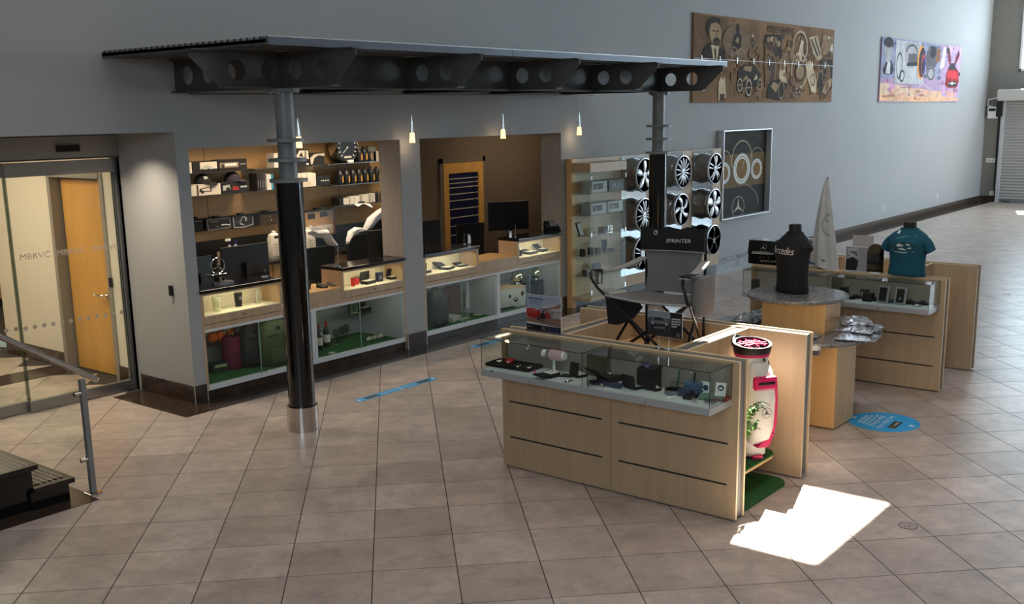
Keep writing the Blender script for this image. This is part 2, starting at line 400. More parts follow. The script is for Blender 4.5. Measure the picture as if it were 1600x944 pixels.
# ---- granite border strip and skirting
struct('trim_1', MB().box(5.456, FAR_X-.02, 8.263, WY+.03, .0004, .003), GRANITE)
struct('trim_2', MB().box(5.456, 5.8, 8.2632, 9.5, .0005, .0031), GRANITE)
struct('trim_3', MB().box(4.0, 5.87, 10.9, 11.35, .0004, .003), GRANITE)
BB = .173
b = MB().box(5.788, A1[0], WY-.012, WY, .003, BB).box(A1[1], A2[0], WY-.012, WY, .003, BB).box(A2[1], FAR_X, WY-.012, WY, .003, BB)
struct('baseboard_back', b, GRANITE)
struct('baseboard_entry', MB().box(5.788, 5.8, WY, 9.5, .0035, BB), GRANITE)
struct('baseboard_right', MB().box(FAR_X-.012, FAR_X, 7.98, WY-.012, .003, BB), GRANITE)
k = 4
for x, y in ((5.786, WY-.014), (A1[0]-.004, WY-.014), (A1[1]-.002, WY-.014), (A2[0]-.004, WY-.014), (A2[1]-.002, WY-.014)):
    struct('trim_%d' % k, MB().box(x, x+.007, y, y+.004, .003, BB+.001), ALU_L); k += 1

# ---- long wall with its two openings, soffit over the entry
b = MB()
b.box(5.93, A1[0], WY, WBK, 0, CEIL).box(5.8, 5.93, WY, WBK, 2.585, CEIL).box(A1[1], A2[0], WY, WBK, 0, CEIL).box(A2[1], FAR_X, WY, WBK, 0, CEIL)
b.box(A1[0], A1[1], WY, WBK, ATOP, CEIL).box(A2[0], A2[1], WY, WBK, ATOP, CEIL)
b.box(-4, 5.8, WY, 9.9, 2.585, CEIL)
struct('wall_back', b, WALL)
struct('wall_entry', MB().box(5.8, 5.93, WY, 9.72, 0, 2.585), WALL)
b = MB()
for a in (A1, A2): b.box(a[1]-.004, a[1], WY+.004, WBK, 1.09, ATOP)
struct('trim_9', b, TAUPE)
# ---- ceiling with the roof light
x0, x1, y0, y1 = SKYL
b = MB().box(-4, x0, FRONT_Y, WY, CEIL, CEIL+.05).box(x1, FAR_X, FRONT_Y, WY, CEIL, CEIL+.05).box(x0, x1, FRONT_Y, y0, CEIL, CEIL+.05)
if y1 < WY: b.box(x0, x1, y1, WY, CEIL, CEIL+.05)
struct('ceiling', b, CEILM)
struct('window_1', MB().box(x0-.1, x1+.1, y0-.1, y1+.1, CEIL+.06, CEIL+.07), GLASS)
# ---- far wall: roller door opening is closed by the door, clerestory above
a, c, z0, z1 = FAR_WIN; ga, gc, gz0, gz1 = FAR_GLASS
b = MB().box(FAR_X, FAR_X+.25, gc, 9.0, 0, z0).box(FAR_X, FAR_X+.25, FRONT_Y, 9.0, z1, CEIL).box(FAR_X, FAR_X+.25, c, 9.0, z0, z1).box(FAR_X, FAR_X+.25, gc, a, z0, z1)
b.box(FAR_X, FAR_X+.25, FRONT_Y, ga, 0, z1).box(FAR_X, FAR_X+.25, ga, gc, 0, gz0)
struct('wall_right', b, WALL_GREY)
b = MB()
for y in (a, (a+c)/2, c-.06): b.box(FAR_X-.03, FAR_X+.06, y, y+.06, z0, z1)
b.box(FAR_X-.03, FAR_X+.06, a, c, z0, z0+.06).box(FAR_X-.03, FAR_X+.06, a, c, z1-.06, z1)
win = struct('window_2', b, WHITE)
MB().box(FAR_X+.1, FAR_X+.108, a, c, z0, z1).obj('pane', GLASS, win)
b = MB()
for k in range(5): y = ga+(gc-ga-.06)*k/4; b.box(FAR_X-.03, FAR_X+.06, y, y+.06, gz0, gz1)
for z in (gz0, gz1-.06): b.box(FAR_X-.03, FAR_X+.06, ga, gc, z, z+.06)
win = struct('window_11', b, ALU)
MB().box(FAR_X+.1, FAR_X+.108, ga, gc, gz0, gz1).obj('pane', GLASS, win)
struct('sun_blocker', MB().box(FAR_X+.25, FAR_X+2.9, -6.6, 2.75, 5.92, 6.05), CEILM)  # unseen slab added outside to keep high sun off the side windows
# ---- wall on the street side: four shop windows (behind and right of the viewer)
b = MB(); xs = [-4]+[v for w_ in FRONT_WINS for v in w_[:2]]+[FAR_X]
for i in range(0, len(xs), 2): b.box(xs[i], xs[i+1], FRONT_Y-.2, FRONT_Y, 0, CEIL)
for p, q, zz0, zz1 in FRONT_WINS: b.box(p, q, FRONT_Y-.2, FRONT_Y, 0, zz0).box(p, q, FRONT_Y-.2, FRONT_Y, zz1, CEIL)
struct('wall_front', b, WALL)
for i, (p, q, zz0, zz1) in enumerate(FRONT_WINS):
    win = struct('window_%d' % (3+i), MB().box(p, p+.06, FRONT_Y-.12, FRONT_Y-.02, zz0, zz1).box(q-.06, q, FRONT_Y-.12, FRONT_Y-.02, zz0, zz1).box(p, q, FRONT_Y-.12, FRONT_Y-.02, zz0, zz0+.06).box(p, q, FRONT_Y-.12, FRONT_Y-.02, zz1-.06, zz1).box((p+q)/2-.03, (p+q)/2+.03, FRONT_Y-.12, FRONT_Y-.02, zz0, zz1), ALU)
    MB().box(p, q, FRONT_Y-.08, FRONT_Y-.072, zz0, zz1).obj('pane', GLASS, win)
# ---- left end wall; its high window is unseen, added for ambient light
a, c, z0, z1 = LEFT_FILL_WIN
b = MB().box(-4.2, -4, FRONT_Y, 16.5, 0, z0).box(-4.2, -4, FRONT_Y, 16.5, z1, CEIL).box(-4.2, -4, c, 16.5, z0, z1).box(-4.2, -4, FRONT_Y, a, z0, z1)
struct('wall_left', b, WALL)
win = struct('window_9', MB().box(-4.06, -4, a, c, z0, z0+.05).box(-4.06, -4, a, c, z1-.05, z1).box(-4.06, -4, a, a+.05, z0, z1).box(-4.06, -4, c-.05, c, z0, z1), ALU)
MB().box(-4.1, -4.094, a, c, z0, z1).obj('pane', GLASS, win)

# ---- room behind the two counters
OB = 10.5; OX = 6.15
struct('floor_office', MB().box(OX, 16, WBK, OB, -.1, .002), mat('dark_carpet', (60, 56, 54), .95))
struct('ceiling_office', MB().box(OX, 16, WBK, OB+.1, 2.75, 2.85), CEILM)
PART = 10.6
wo = struct('wall_office', MB().box(OX, PART, OB, OB+.1, 0, 2.75), MAPLE_H)
struct('wall_brown', MB().box(PART, 16, OB, OB+.1, 0, 2.75).box(15.95, 16.05, WBK, OB, 0, 2.75), BROWN)
# vertical joints between the maple panels
b = MB()
for x in (7.45, 8.47, 9.5): b.box(x-.003, x+.003, OB-.0015, OB, 1.42, 2.7)
b.obj('panel_joint', mat('dark_joint', (70, 54, 38), .8), wo)
area('office_downlights', (8.5, 9.75, 2.7), 3.2, .25, 46, (1, .80, .55), spread=130)
area('office_lamp', (12.8, 9.7, 2.7), 2.0, .25, 12, (1, .82, .6))

# ---- corridor seen through the sliding door
CX = 5.87
dn, df = 10.06, 11.06          # door opening in the corridor wall
dtop = 2.13
b = MB().box(CX, CX+.26, 9.72, dn, 0, 2.75).box(CX, CX+.26, df, 12.45, 0, 2.75).box(CX, CX+.26, dn, df, dtop, 2.75)
struct('wall_corridor', b, CREAM)
struct('baseboard_corridor', MB().box(CX-.012, CX, 9.72, dn-.05, .003, BB).box(CX-.012, CX, df+.05, 12.45, .003, BB), GRANITE)
dr = struct('door_1', MB().box(CX+.10, CX+.145, dn+.04, df-.04, .01, dtop-.04), DOORWOOD)
FRM = mat('grey_door_frame', (150, 142, 132), .5)
MB().box(CX-.015, CX+.25, dn-.05, dn+.012, .003, dtop+.05).box(CX-.015, CX+.25, df-.012, df+.05, .003, dtop+.05).box(CX-.015, CX+.25, dn, df, dtop-.012, dtop+.05).obj('frame', FRM, dr)
hp = fx(163, 461, CX+.1)
h = MB().box(CX+.085, CX+.10, hp.y-.09, hp.y-.04, hp.z-.03, hp.z+.03).tube([(CX+.09, hp.y-.065, hp.z), (CX+.04, hp.y-.065, hp.z), (CX+.035, hp.y-.05, hp.z), (CX+.035, hp.y+.08, hp.z)], .011)
h.obj('lever_handle', CHROME, dr, smooth=True)
struct('ceiling_corridor', MB().box(-4, 5.93, 9.9, 16.5, 2.75, 2.85).box(5.93, 10, OB+.1, 16.5, 2.75, 2.85), CEILM)
struct('wall_reception', MB().box(-4, 10, 16.4, 16.5, 0, 2.75).box(9.9, 10, OB+.1, 16.4, 0, 2.75), WALL)
area('corridor_downlights', (4.3, 11.2, 2.7), 1.6, 2.0, 62, (1, .83, .60))
area('reception_downlights', (5.5, 14.4, 2.7), 2.5, 1.2, 40, (1, .80, .52))
area('entry_downlight', (5.35, 8.98, 2.57), .16, .16, 11, (1, .86, .66), spread=120)
# ================================================================== ENTRY: sliding door, reception, stair
SY = 9.62
DOORG = mat('grey_anodised_frame', (158, 154, 148), .5, .15)
t = thing('sliding_door', 'grey framed automatic glass sliding door with frosted dots at left', 'sliding door', (4.6, SY, 0))
MB().rbox(2.2, 5.80, SY-.07, SY+.13, 2.345, 2.585, .005).obj('header', DOORG, t)
MB().box(2.2, 5.80, SY-.075, SY-.07, 2.352, 2.36).box(2.2, 5.80, SY-.075, SY-.07, 2.56, 2.566).obj('header_groove', mat('dark_groove', (40, 40, 40), .7), t)
s0 = fy(88, 238, SY-.08); s1 = fy(123, 226, SY-.08)
MB().rbox(s0.x, s1.x, SY-.10, SY-.07, s0.z, s1.z, .006).obj('motion_sensor', BLACK, t)
MB().box(5.80, 5.87, SY-.06, SY+.12, 0, 2.345).obj('jamb', DOORG, t)
MB().box(5.755, 5.80, SY-.02, SY+.03, 0, 2.345).box(5.735, 5.742, SY-.022, SY-.02, .1, 2.3).obj('jamb', ALU, t)
MB().box(5.81, 5.835, SY-.064, SY-.06, 1.36, 1.47).obj('key_switch', ALU_L, t)
MB().cyl((5.822, SY-.07, 1.41), (5.822, SY-.064, 1.41), .009, n=12).obj('key_cylinder', BLACK, t)
for nm, xa, xb, dy in (('leaf', 4.675, 5.755, 0), ('leaf', 3.5, 4.70, .05)):
    lf = MB().rbox(xa, xb, SY+dy-.025, SY+dy+.025, .008, .112, .006).obj(nm, ALU, t)
    MB().rbox(xa, xb, SY+dy-.025, SY+dy+.025, 2.205, 2.335, .004).obj('top_rail', DOORG, lf)
    MB().box(xa+.012, xb-.012, SY+dy-.005, SY+dy+.005, .11, 2.21).obj('pane', GLASS, lf)
    MB().box(xa, xa+.014, SY+dy-.012, SY+dy+.012, .11, 2.21).box(xb-.014, xb, SY+dy-.012, SY+dy+.012, .11, 2.21).obj('edge_strip', glass('pale_edge', (190, 200, 196)), lf)
    sh = []
    W, H = xb-xa, 2.1; DC = (176, 166, 150)
    n = int(W/.088)
    for i in range(n): sh.append(('e', DC, (i+.5)/n, (.812-.11)/H, .021/W, .021/H))
    for i in range(3 if dy == 0 else 0): sh.append(('t', (170, 160, 146), 'MBRVC', (.06+.36*i)/W, (1.45-.11)/H, .055/H, 'l', 1.15))
    art('frosted_print', lf, (xa, SY+dy-.0055, .11), (W, 0, 0), (0, 0, H), sh, gap=.0006, step=.00002)
b = MB().cyl((5.70, SY-.034, .055), (5.70, SY-.025, .055), .012, n=12)
b.obj('lock', CHROME, t)
# card reader on the return wall, and the one inside
p = fx(269, 454, 5.8)
o = MB().rbox(5.772, 5.8, p.y-.022, p.y+.022, p.z-.05, p.z+.05, .006).obj('card_reader', BLACK, top=('small black card reader on the cream return wall beside the entry', 'card reader'))
p = fx(175, 441, CX)
MB().rbox(CX-.028, CX, p.y-.02, p.y+.02, p.z-.05, p.z+.05, .006).obj('card_reader', BLACK, top=('small black card reader inside the glass, right of the honey door', 'card reader'))
# reception desk far inside
q = fz(18, 478)
t = thing('reception_desk', 'maple reception desk with grey band seen far left through the glass', 'desk', (q.x-.3, q.y, 0))
x0, x1, y0 = q.x-1.6, q.x+1.1, q.y
MB().box(x0, x1, y0+.06, y0+.6, 0, .13).obj('plinth', GRANITE, t)
for i in range(3):
    xa = x0+i*(x1-x0)/3; MB().rbox(xa+.002, xa+(x1-x0)/3-.002, y0, y0+.03, .13, .50, .003).obj('panel', MAPLE_W, t)
MB().box(x0, x1, y0-.01, y0+.05, .50, .63).obj('band', GREYST, t)
for i in range(3):
    xa = x0+i*(x1-x0)/3; MB().rbox(xa+.002, xa+(x1-x0)/3-.002, y0, y0+.03, .63, 1.0, .003).obj('panel', MAPLE_W, t)
MB().box(x0, x1, y0+.05, y0+.6, .13, 1.0).obj('carcass', MAPLE_W, t)
MB().box(x0, x1, y0-.06, y0+.62, 1.0, 1.06).obj('countertop', GREYST, t)
MB().rbox(q.x-.55, q.x+.0, y0+.25, y0+.3, 1.10, 1.5, .008).box(q.x-.3, q.x-.2, y0+.25, y0+.4, 1.06, 1.12).obj('monitor', BLACK, top=('dark monitor on the far reception desk seen through the glass', 'monitor'))
dr = struct('window_10', MB().box(q.x-1.5, q.x+1.2, 16.37, 16.4, 1.3, 2.6), mat('navy_blind', (38, 42, 86), .6))
MB().box(q.x-1.5, q.x+1.2, 16.34, 16.4, 2.0, 2.03).box(q.x-.1, q.x-.06, 16.34, 16.4, 1.3, 2.6).obj('mullion', WHITE, dr)
MB().lathe([(.30, 0), (.30, .003)], (fz(30, 535).x, fz(30, 535).y, .0031), 28).obj('floor_sticker', mat('pale_blue_vinyl', (170, 200, 214), .5), top=('pale blue round sticker on the floor inside the glass door', 'floor sticker'))

# stair at the lower left, climbing to the left
STN = mat('dark_polished_stair_stone', (38, 32, 30), .28, var=.3, scale=(20, 20, 20))
t = thing('staircase', 'dark polished stone steps with pale grip strips at lower left', 'stairs', (3.0, 7.7, 0))
y0, y1 = 7.07, 8.5
for i in range(5):
    xn = 3.705-.26*i; z = .17*(i+1)
    st = MB().box(-.2 if i == 4 else xn-.30, xn, y0, y1, z-.035, z).obj('tread', STN, t)
    MB().box(xn-.32, xn-.035, y0+.03, y1, z-.17, z-.035).obj('riser', BLACKG, t)
    b = MB()
    for k in range(5): b.box(xn-.045-.042*k-.005, xn-.045-.042*k, y0+.05, y1-.05, z, z+.0012)
    b.obj('grip_strip', mat('pale_grip_strip', (236, 230, 220), .7), st)
MB().box(0, 3.67, y0+.06, y0+.09, 0, .17).box(0, 3.15, y0+.06, y0+.09, 0, .51).box(0, 2.6, y0+.06, y0+.09, 0, .68).obj('side_panel', BLACKG, t)
MB().box(2.2, 3.80, 6.93, y0+.06, .0004, .003).box(3.66, 3.82, y0+.06, y1, .0004, .003).obj('edge_strip', GRANITE, t)
pb = fz(146, 771)
t = thing('stair_railing', 'brushed steel stair railing with glass infill and square post at left', 'railing', (pb.x, pb.y, 0))
MB().rbox(pb.x-.02, pb.x+.02, pb.y-.02, pb.y+.02, .012, .87, .003).obj('post', GREYST, t)
MB().rbox(pb.x-.05, pb.x+.05, pb.y-.05, pb.y+.05, .0005, .012, .003).obj('base_plate', STEEL, t)
e = fy(150, 593, pb.y); h0 = fy(0, 526, pb.y); dv = (h0-e)
MB().cyl(e, e+dv*2.2, .0225, n=20).obj('handrail', STEEL, t, smooth=True)
MB().ball(e, .0225, n=16).obj('rail_cap', STEEL, t, smooth=True)
for z in (.77, .27): MB().cyl((pb.x-.02, pb.y, z), (pb.x-.07, pb.y, z), .018, n=14).obj('glass_clamp', STEEL, t, smooth=True)
s_ = dv.z/dv.x
poly = [(-.04, .30), (-.04, .80), (-2.0, .80-2.0*s_), (-2.0, .30-2.0*s_)]
MB().prism(poly, lambda u, v, w_: (pb.x+u, pb.y+w_, v), -.006, .006).obj('glass_infill', GLASS, t)

# ================================================================== CANOPY
from mathutils.geometry import tessellate_polygon
def holed(outer, holes, fn, w0, w1):
    """plate with round holes: outer polygon (u,v), holes (u,v,r)"""
    loops = [[Vector((u, v, 0)) for u, v in outer]]
    for hu, hv, r in holes: loops.append([Vector((hu+r*math.cos(-2*math.pi*i/24), hv+r*math.sin(-2*math.pi*i/24), 0)) for i in range(24)])
    tris = tessellate_polygon(loops); pts = [p for l in loops for p in l]; n = len(pts); fs = []
    for a, b_, c in tris: fs += [(a, b_, c), (c+n, b_+n, a+n)]
    o = 0
    for l in loops:
        m = len(l); fs += [(o+i, o+(i+1) % m, n+o+(i+1) % m, n+o+i) for i in range(m)]; o += m
    return MB().add([fn(p.x, p.y, w0) for p in pts]+[fn(p.x, p.y, w1) for p in pts], fs)
CY = 7.09; CXS = (5.856, 11.858); ZB, ZT = 2.932, 3.2175; RB, RT = 3.2265, 3.270
RX0, RX1, RY0, RY1 = 5.15, 12.30, 6.38, WY-.003
t = thing('steel_canopy', 'dark steel canopy with perforated cantilever beams and corrugated roof', 'canopy', (8.8, CY, ZB))
prof = [(RY0+.02, RB+.012)]; y = RY0+.02; pitch = .0775
while y+pitch < RY1:
    prof += [(y, RB+.038), (y+pitch*.5, RB+.038), (y+pitch*.58, RB+.056), (y+pitch*.92, RB+.056)]; y += pitch
prof += [(RY1, RB+.038), (RY1, RB+.012)]
MB().prism(prof, lambda u, v, w_: (w_, u, v), RX0, RX1).obj('corrugated_roof', mat('galvanised_dark_sheet', (84, 86, 90), .45, .5), t)
for xa in (RX0, RX1-.012): MB().box(xa, xa+.012, RY0, RY1, RB-.002, RB+.036).obj('edge_trim', DKSTEEL, t)
for i in range(5):
    xa = RX0+i*(RX1-RX0)/5; MB().box(xa+.002, xa+(RX1-RX0)/5-.002, RY0-.004, RY0+.02, RB-.004, RT+.012).obj('fascia', mat('slate_fascia', (86, 92, 104), .4, .3), t)
MB().box(RX0, RX1, RY0-.006, RY0+.05, RT+.012, RT+.017).obj('flashing', ALU_L, t)
b = MB()
for y in (6.55, 6.8, 7.4, 7.75, 8.1, 8.45): b.box(RX0+.02, RX1-.02, y-.03, y+.03, ZT, RB-.004)
b.obj('purlin', mat('mid_grey_steel', (96, 94, 92), .5, .2), t)
# long beam over the columns, tapered at its left end
hl = [(5.40, 3.075, .085), (5.715, 3.075, .078)]
bm_ = holed([(4.96, ZT), (4.96, ZT-.05), (5.234, ZB+.012), (11.86, ZB+.012), (11.86, ZT)], hl, lambda u, v, w_: (u, CY+w_, v), -.006, .006).obj('long_beam', DKSTEEL, t)
MB().box(5.234, 11.9, CY-.05, CY+.05, ZB, ZB+.012).box(4.96, 11.9, CY-.05, CY+.05, ZT-.004, ZT+.006).obj('flange', DKSTEEL, bm_)
for i in range(5):
    x = 5.856+1.5005*i
    pl = holed([(6.20, ZT), (6.20, ZT-.05), (6.45, ZB+.012), (WY-.002, ZB+.012), (WY-.002, ZT)], [(6.92, 3.078, .078), (6.62, 3.078, .078), (7.45, 3.08, .08), (7.78, 3.08, .08), (8.10, 3.08, .08), (8.40, 3.08, .08)],
               lambda u, v, w_: (x+w_, u, v), -.006, .006).obj('cross_beam', DKSTEEL, t)
    MB().box(x-.05, x+.05, 6.45, WY-.002, ZB, ZB+.012).box(x-.05, x+.05, 6.20, WY-.002, ZT-.004, ZT+.006).obj('flange', DKSTEEL, pl)
MB().box(5.9, 12.4, 8.435, 8.465, ZB-.014, ZB).obj('lamp_rail', DKSTEEL, t)
for i, x in enumerate(CXS):
    lab = ('black steel column with grey collars in front of the left counter', 'black steel column with grey collars behind the folding chair')[i]
    t = thing('steel_column', lab, 'column', (x, CY, 0), group='canopy columns')
    MB().lathe([(.138, .0005), (.138, .222), (.122, .222), (.122, .0005)], (x, CY, 0), 40).obj('base_sleeve', STEEL, t, smooth=True)
    MB().lathe([(.116, .002), (.116, 2.16)], (x, CY, 0), 40).obj('shaft', BLACKG, t, smooth=True)
    MB().lathe([(.078, 2.16), (.078, ZB-.03)], (x, CY, 0), 32).obj('neck', GREYST, t, smooth=True)
    for z in (2.18, 2.35, 2.512): MB().lathe([(.16, z-.013), (.16, z+.013)], (x, CY, 0), 40).obj('collar', GREYST, t, smooth=True)
    MB().lathe([(.13, ZB-.03), (.13, ZB-.0005)], (x, CY, 0), 8).obj('cap_plate', GREYST, t)
    for k in range(6):
        a = math.pi/6+k*math.pi/3; MB().cyl((x+.105*math.cos(a), CY+.105*math.sin(a), ZB-.045), (x+.105*math.cos(a), CY+.105*math.sin(a), ZB-.03), .012, n=6).obj('bolt', STEEL, t)
# pendants
PG = mat('lit_frosted_glass', (255, 208, 140), .4, emit=2.2); BULB = mat('lit_bulb', (255, 240, 205), .4, emit=14.)
names = ('pendant lamp glowing just right of the near black column', 'pendant lamp over the pier between the two counter openings', 'pendant lamp over the middle of the brown counter opening', 'pendant lamp nearest the glass tower cabinet, rightmost of the row')
for i, (px_, py_) in enumerate(((467, 222), (644, 215), (786, 207), (905, 204))):
    p = fy(px_, py_, 8.45)
    t = thing('pendant_lamp', 'small glass '+names[i], 'lamp', (p.x, 8.45, 2.395), group='pendant lamps under the canopy')
    MB().cyl((0, 0, .30), (0, 0, ZB-.014-2.395), .0025, n=6).obj('cord', ALU_L, t, local=True)
    MB().cyl((0, 0, .105), (0, 0, .30), .016, .004, n=14).obj('cone', CHROME, t, local=True, smooth=True)
    gl = MB().lathe([(.034, 0), (.025, .11), (.020, .11), (.028, .004)], n=20).obj('shade', PG, t, local=True, smooth=True)
    MB().ball((0, 0, .05), .017).obj('bulb', BULB, t, local=True, smooth=True)
    l = bpy.data.lights.new('pendant_light', 'POINT'); l.energy = .6; l.color = (1, .74, .45); l.shadow_soft_size = .03
    o = bpy.data.objects.new('pendant_light', l); COL.objects.link(o); o.location = (p.x, 8.45, 2.37)
# ================================================================== COUNTERS IN THE TWO OPENINGS
CABW = mat('white_cabinet_frame', (214, 214, 214), .45)
def opened_box(mb, x0, x1, y0, y1, z0, z1, th=.018):             # carcass open to the front (-Y)
    mb.box(x0, x1, y0, y1, z0, z0+th).box(x0, x1, y0, y1, z1-th, z1).box(x0, x0+th, y0, y1, z0+th, z1-th).box(x1-th, x1, y0, y1, z0+th, z1-th).box(x0+th, x1-th, y1-th, y1, z0+th, z1-th); return mb
def alcove(x0, wdt, where, lum):
    L1, R0 = x0+1.0, x0+wdt-.985
    for xa, xb, nm in ((x0+.002, L1, 'left'), (R0, x0+wdt-.002, 'right')):
        t = thing('display_counter', 'maple counter, black top and lit niche, %s end of %s opening' % (nm, where), 'counter', ((xa+xb)/2, WY+.15, .745), group='counters in the wall openings')
        body = MB().box(xa, xa+.035, WY, WBK-.02, .745, 1.052).box(xb-.035, xb, WY, WBK-.02, .745, 1.052).box(xa+.035, xb-.035, WY, WBK-.02, 1.03, 1.052)
        body.obj('body', MAPLE, t)
        MB().box(xa+.035, xb-.035, WBK-.045, WBK-.02, .83, 1.03).obj('back_panel', mat('cream_niche_lining', (232, 226, 206), .7), t)
        MB().box(xa+.035, xb-.035, WY+.002, WBK-.045, .812, .83).obj('niche_floor', mat('cream_niche_lining', (232, 226, 206), .7), t)
        d = MB().rbox(xa+.036, xb-.036, WY-.003, WY+.03, .749, .826, .003).obj('drawer', MAPLE, t)
        MB().cyl(((xa+xb)/2, WY-.007, .79), ((xa+xb)/2, WY-.003, .79), .008, n=12).obj('lock', BLACK, d)
        MB().box(xa+.03, xb-.03, WY+.006, WY+.011, .83, 1.03).obj('pane', GLASS, t)
        MB().rbox(xa-.004, xb+.002 if nm == 'left' else xb, WY-.025, WBK, 1.052, 1.086, .004).obj('countertop', BLACKST, t)
        MB().box(xa+.12, xb-.12, WY+.04, WY+.052, 1.024, 1.03).obj('led_strip', LEDM, t)
        area('niche_led', ((xa+xb)/2, WY+.06, 1.02), xb-xa-.3, .02, lum, (1, .86, .58), (0, .35, -1))
    t = thing('writing_ledge', 'low maple writing ledge between the two raised counters of the %s opening' % where, 'counter', ((L1+R0)/2, WY+.15, .745), group='counters in the wall openings')
    MB().box(L1+.001, R0-.001, WY+.003, WY+.03, .745, .858).obj('front_panel', MAPLE, t)
    MB().rbox(L1+.001, R0-.001, WY-.002, WBK+.12, .858, .876, .004).obj('worktop', MAPLE_W, t)
    for k in range(2):
        xa = x0+.002+k*(wdt/2); xb = x0+(k+1)*wdt/2-.002; nm = ('left', 'right')[k]
        t = thing('glazed_cabinet', 'glass fronted white framed cabinet, %s half below the %s opening' % (nm, where), 'cabinet', ((xa+xb)/2, WY+.3, 0), group='glazed cabinets below the counters')
        MB().box(xa, xb, WY+.035, WY+.05, .003, .095).obj('kick_board', GRANITE, t)
        opened_box(MB(), xa, xb, WY+.045, WY+.80, .095, .745).obj('carcass', mat('grey_white_lining', (176, 176, 178), .6), t)
        MB().box(xa+.02, xb-.02, WY+.06, WY+.78, .114, .122).obj('turf_lining', TURF, t)
        MB().box(xa, xb, WY, WY+.045, .700, .744).obj('top_rail', MAPLE, t)
        fr = MB().box(xa, xa+.03, WY+.004, WY+.045, .095, .700).box(xb-.03, xb, WY+.004, WY+.045, .095, .700).box(xa+.03, xb-.03, WY+.004, WY+.045, .095, .145).box(xa+.03, xb-.03, WY+.004, WY+.045, .672, .700)
        fr.obj('frame', CABW, t)
        if k == 0: MB().box(xa, xa+.028, WY, WY+.004, .095, .700).obj('end_post', MAPLE, t)
        else: MB().box(xb-.028, xb, WY, WY+.004, .095, .700).obj('end_post', MAPLE, t)
        mid = (xa+xb)/2
        MB().box(xa+.03, mid+.02, WY+.026, WY+.031, .145, .672).obj('sliding_pane', GLASSG, t)
        MB().box(mid-.02, xb-.03, WY+.014, WY+.019, .145, .672).obj('sliding_pane', GLASSG, t)
        MB().box(mid-.021, mid-.017, WY+.012, WY+.021, .145, .672).obj('pane_edge', mat('green_glass_edge', (150, 190, 172), .2), t)
        for s_ in (-.03, .03): MB().cyl((mid+s_, WY-.006, .152), (mid+s_, WY+.008, .152), .009, n=10).obj('pane_lock', STEEL, t)
        MB().box(xa+.02, xb-.02, WY+.46, WY+.78, .40, .408).obj('glass_shelf', GLASSG, t)
        MB().box(xa+.02, xb-.02, WY+.778, WY+.783, .52, .526).obj('back_joint', mat('dark_joint', (70, 54, 38), .8), t)
        area('cabinet_fill', (mid, WY+.10, .70), xb-xa-.2, .03, lum*.95, (1, .97, .85), (0, .5, -1))  # added fill light so the goods show; the cabinet has no lamp
alcove(A1[0], A1[1]-A1[0], 'near maple-backed', .9)
alcove(A2[0], A2[1]-A2[0], 'far brown-backed', .9)

# small builders, standing on (x, y, z)
def gift_box(p, w_, d_, h_, label, mats=None, lid=70, rz=0, inside=(225, 222, 214), cat='gift box', star=False):
    """open presentation box: tray, padding, hinged lid leaning back"""
    t = thing('gift_box', label, cat, p, rz)
    MB().rbox(-w_/2, w_/2, -d_/2, d_/2, 0, h_, .003).obj('tray', CARD, t, local=True)
    MB().box(-w_/2+.008, w_/2-.008, -d_/2+.008, d_/2-.008, h_, h_+.003).obj('padding', flat(inside), t, local=True)
    b = MB().rbox(-w_/2, w_/2, 0, .012, 0, d_, .003); b.xf(Matrix.Translation((0, d_/2, h_)) @ Matrix.Rotation(math.radians(lid-90), 4, 'X'))
    b.obj('lid', CARD, t, local=True)
    b = MB().ball((0, 0, h_+.012), .012, .012, .009, 10, 6); b.obj('keepsake', CHROME, t, local=True, smooth=True); return t
def carton(p, w_, d_, h_, col, label, rz=0, cat='box', shapes=None, side=None, name='carton', lid=False):
    t = thing(name, label, cat, p, rz)
    MB().rbox(-w_/2, w_/2, -d_/2, d_/2, 0, h_, .002).obj('carton_body', flat(col), t, local=True)
    if lid: MB().rbox(-w_/2-.002, w_/2+.002, -d_/2-.002, d_/2+.002, h_*.72, h_+.002, .002).obj('lid', flat(tuple(c*.9 for c in col)), t, local=True)
    if shapes: art('printed_front', t, (-w_/2, -d_/2, 0), (w_, 0, 0), (0, 0, h_), shapes, local=True)
    if side: art('printed_side', t, (-w_/2, d_/2, 0), (0, -d_, 0), (0, 0, h_), side, local=True)
    return t
def bottle(p, prof, m, label, cap=None, capm=None, lab=None, cat='bottle', name='bottle', lm=None):
    t = thing(name, label, cat, p)
    MB().lathe(prof, n=20).obj('glass_body', m, t, local=True, smooth=True)
    if cap: MB().lathe(cap, n=16).obj('cap', capm, t, local=True, smooth=True)
    if lab: MB().lathe([(lab[0], lab[1]), (lab[0], lab[2])], n=20).obj('paper_label', lm or flat((214, 208, 190)), t, local=True, smooth=True)
    return t
ZN = .8305                                  # niche floor
NY = WY+.15
def on_niche(px_, dy=0.): q = fy(px_, 470, NY+dy); return (q.x, NY+dy, ZN)
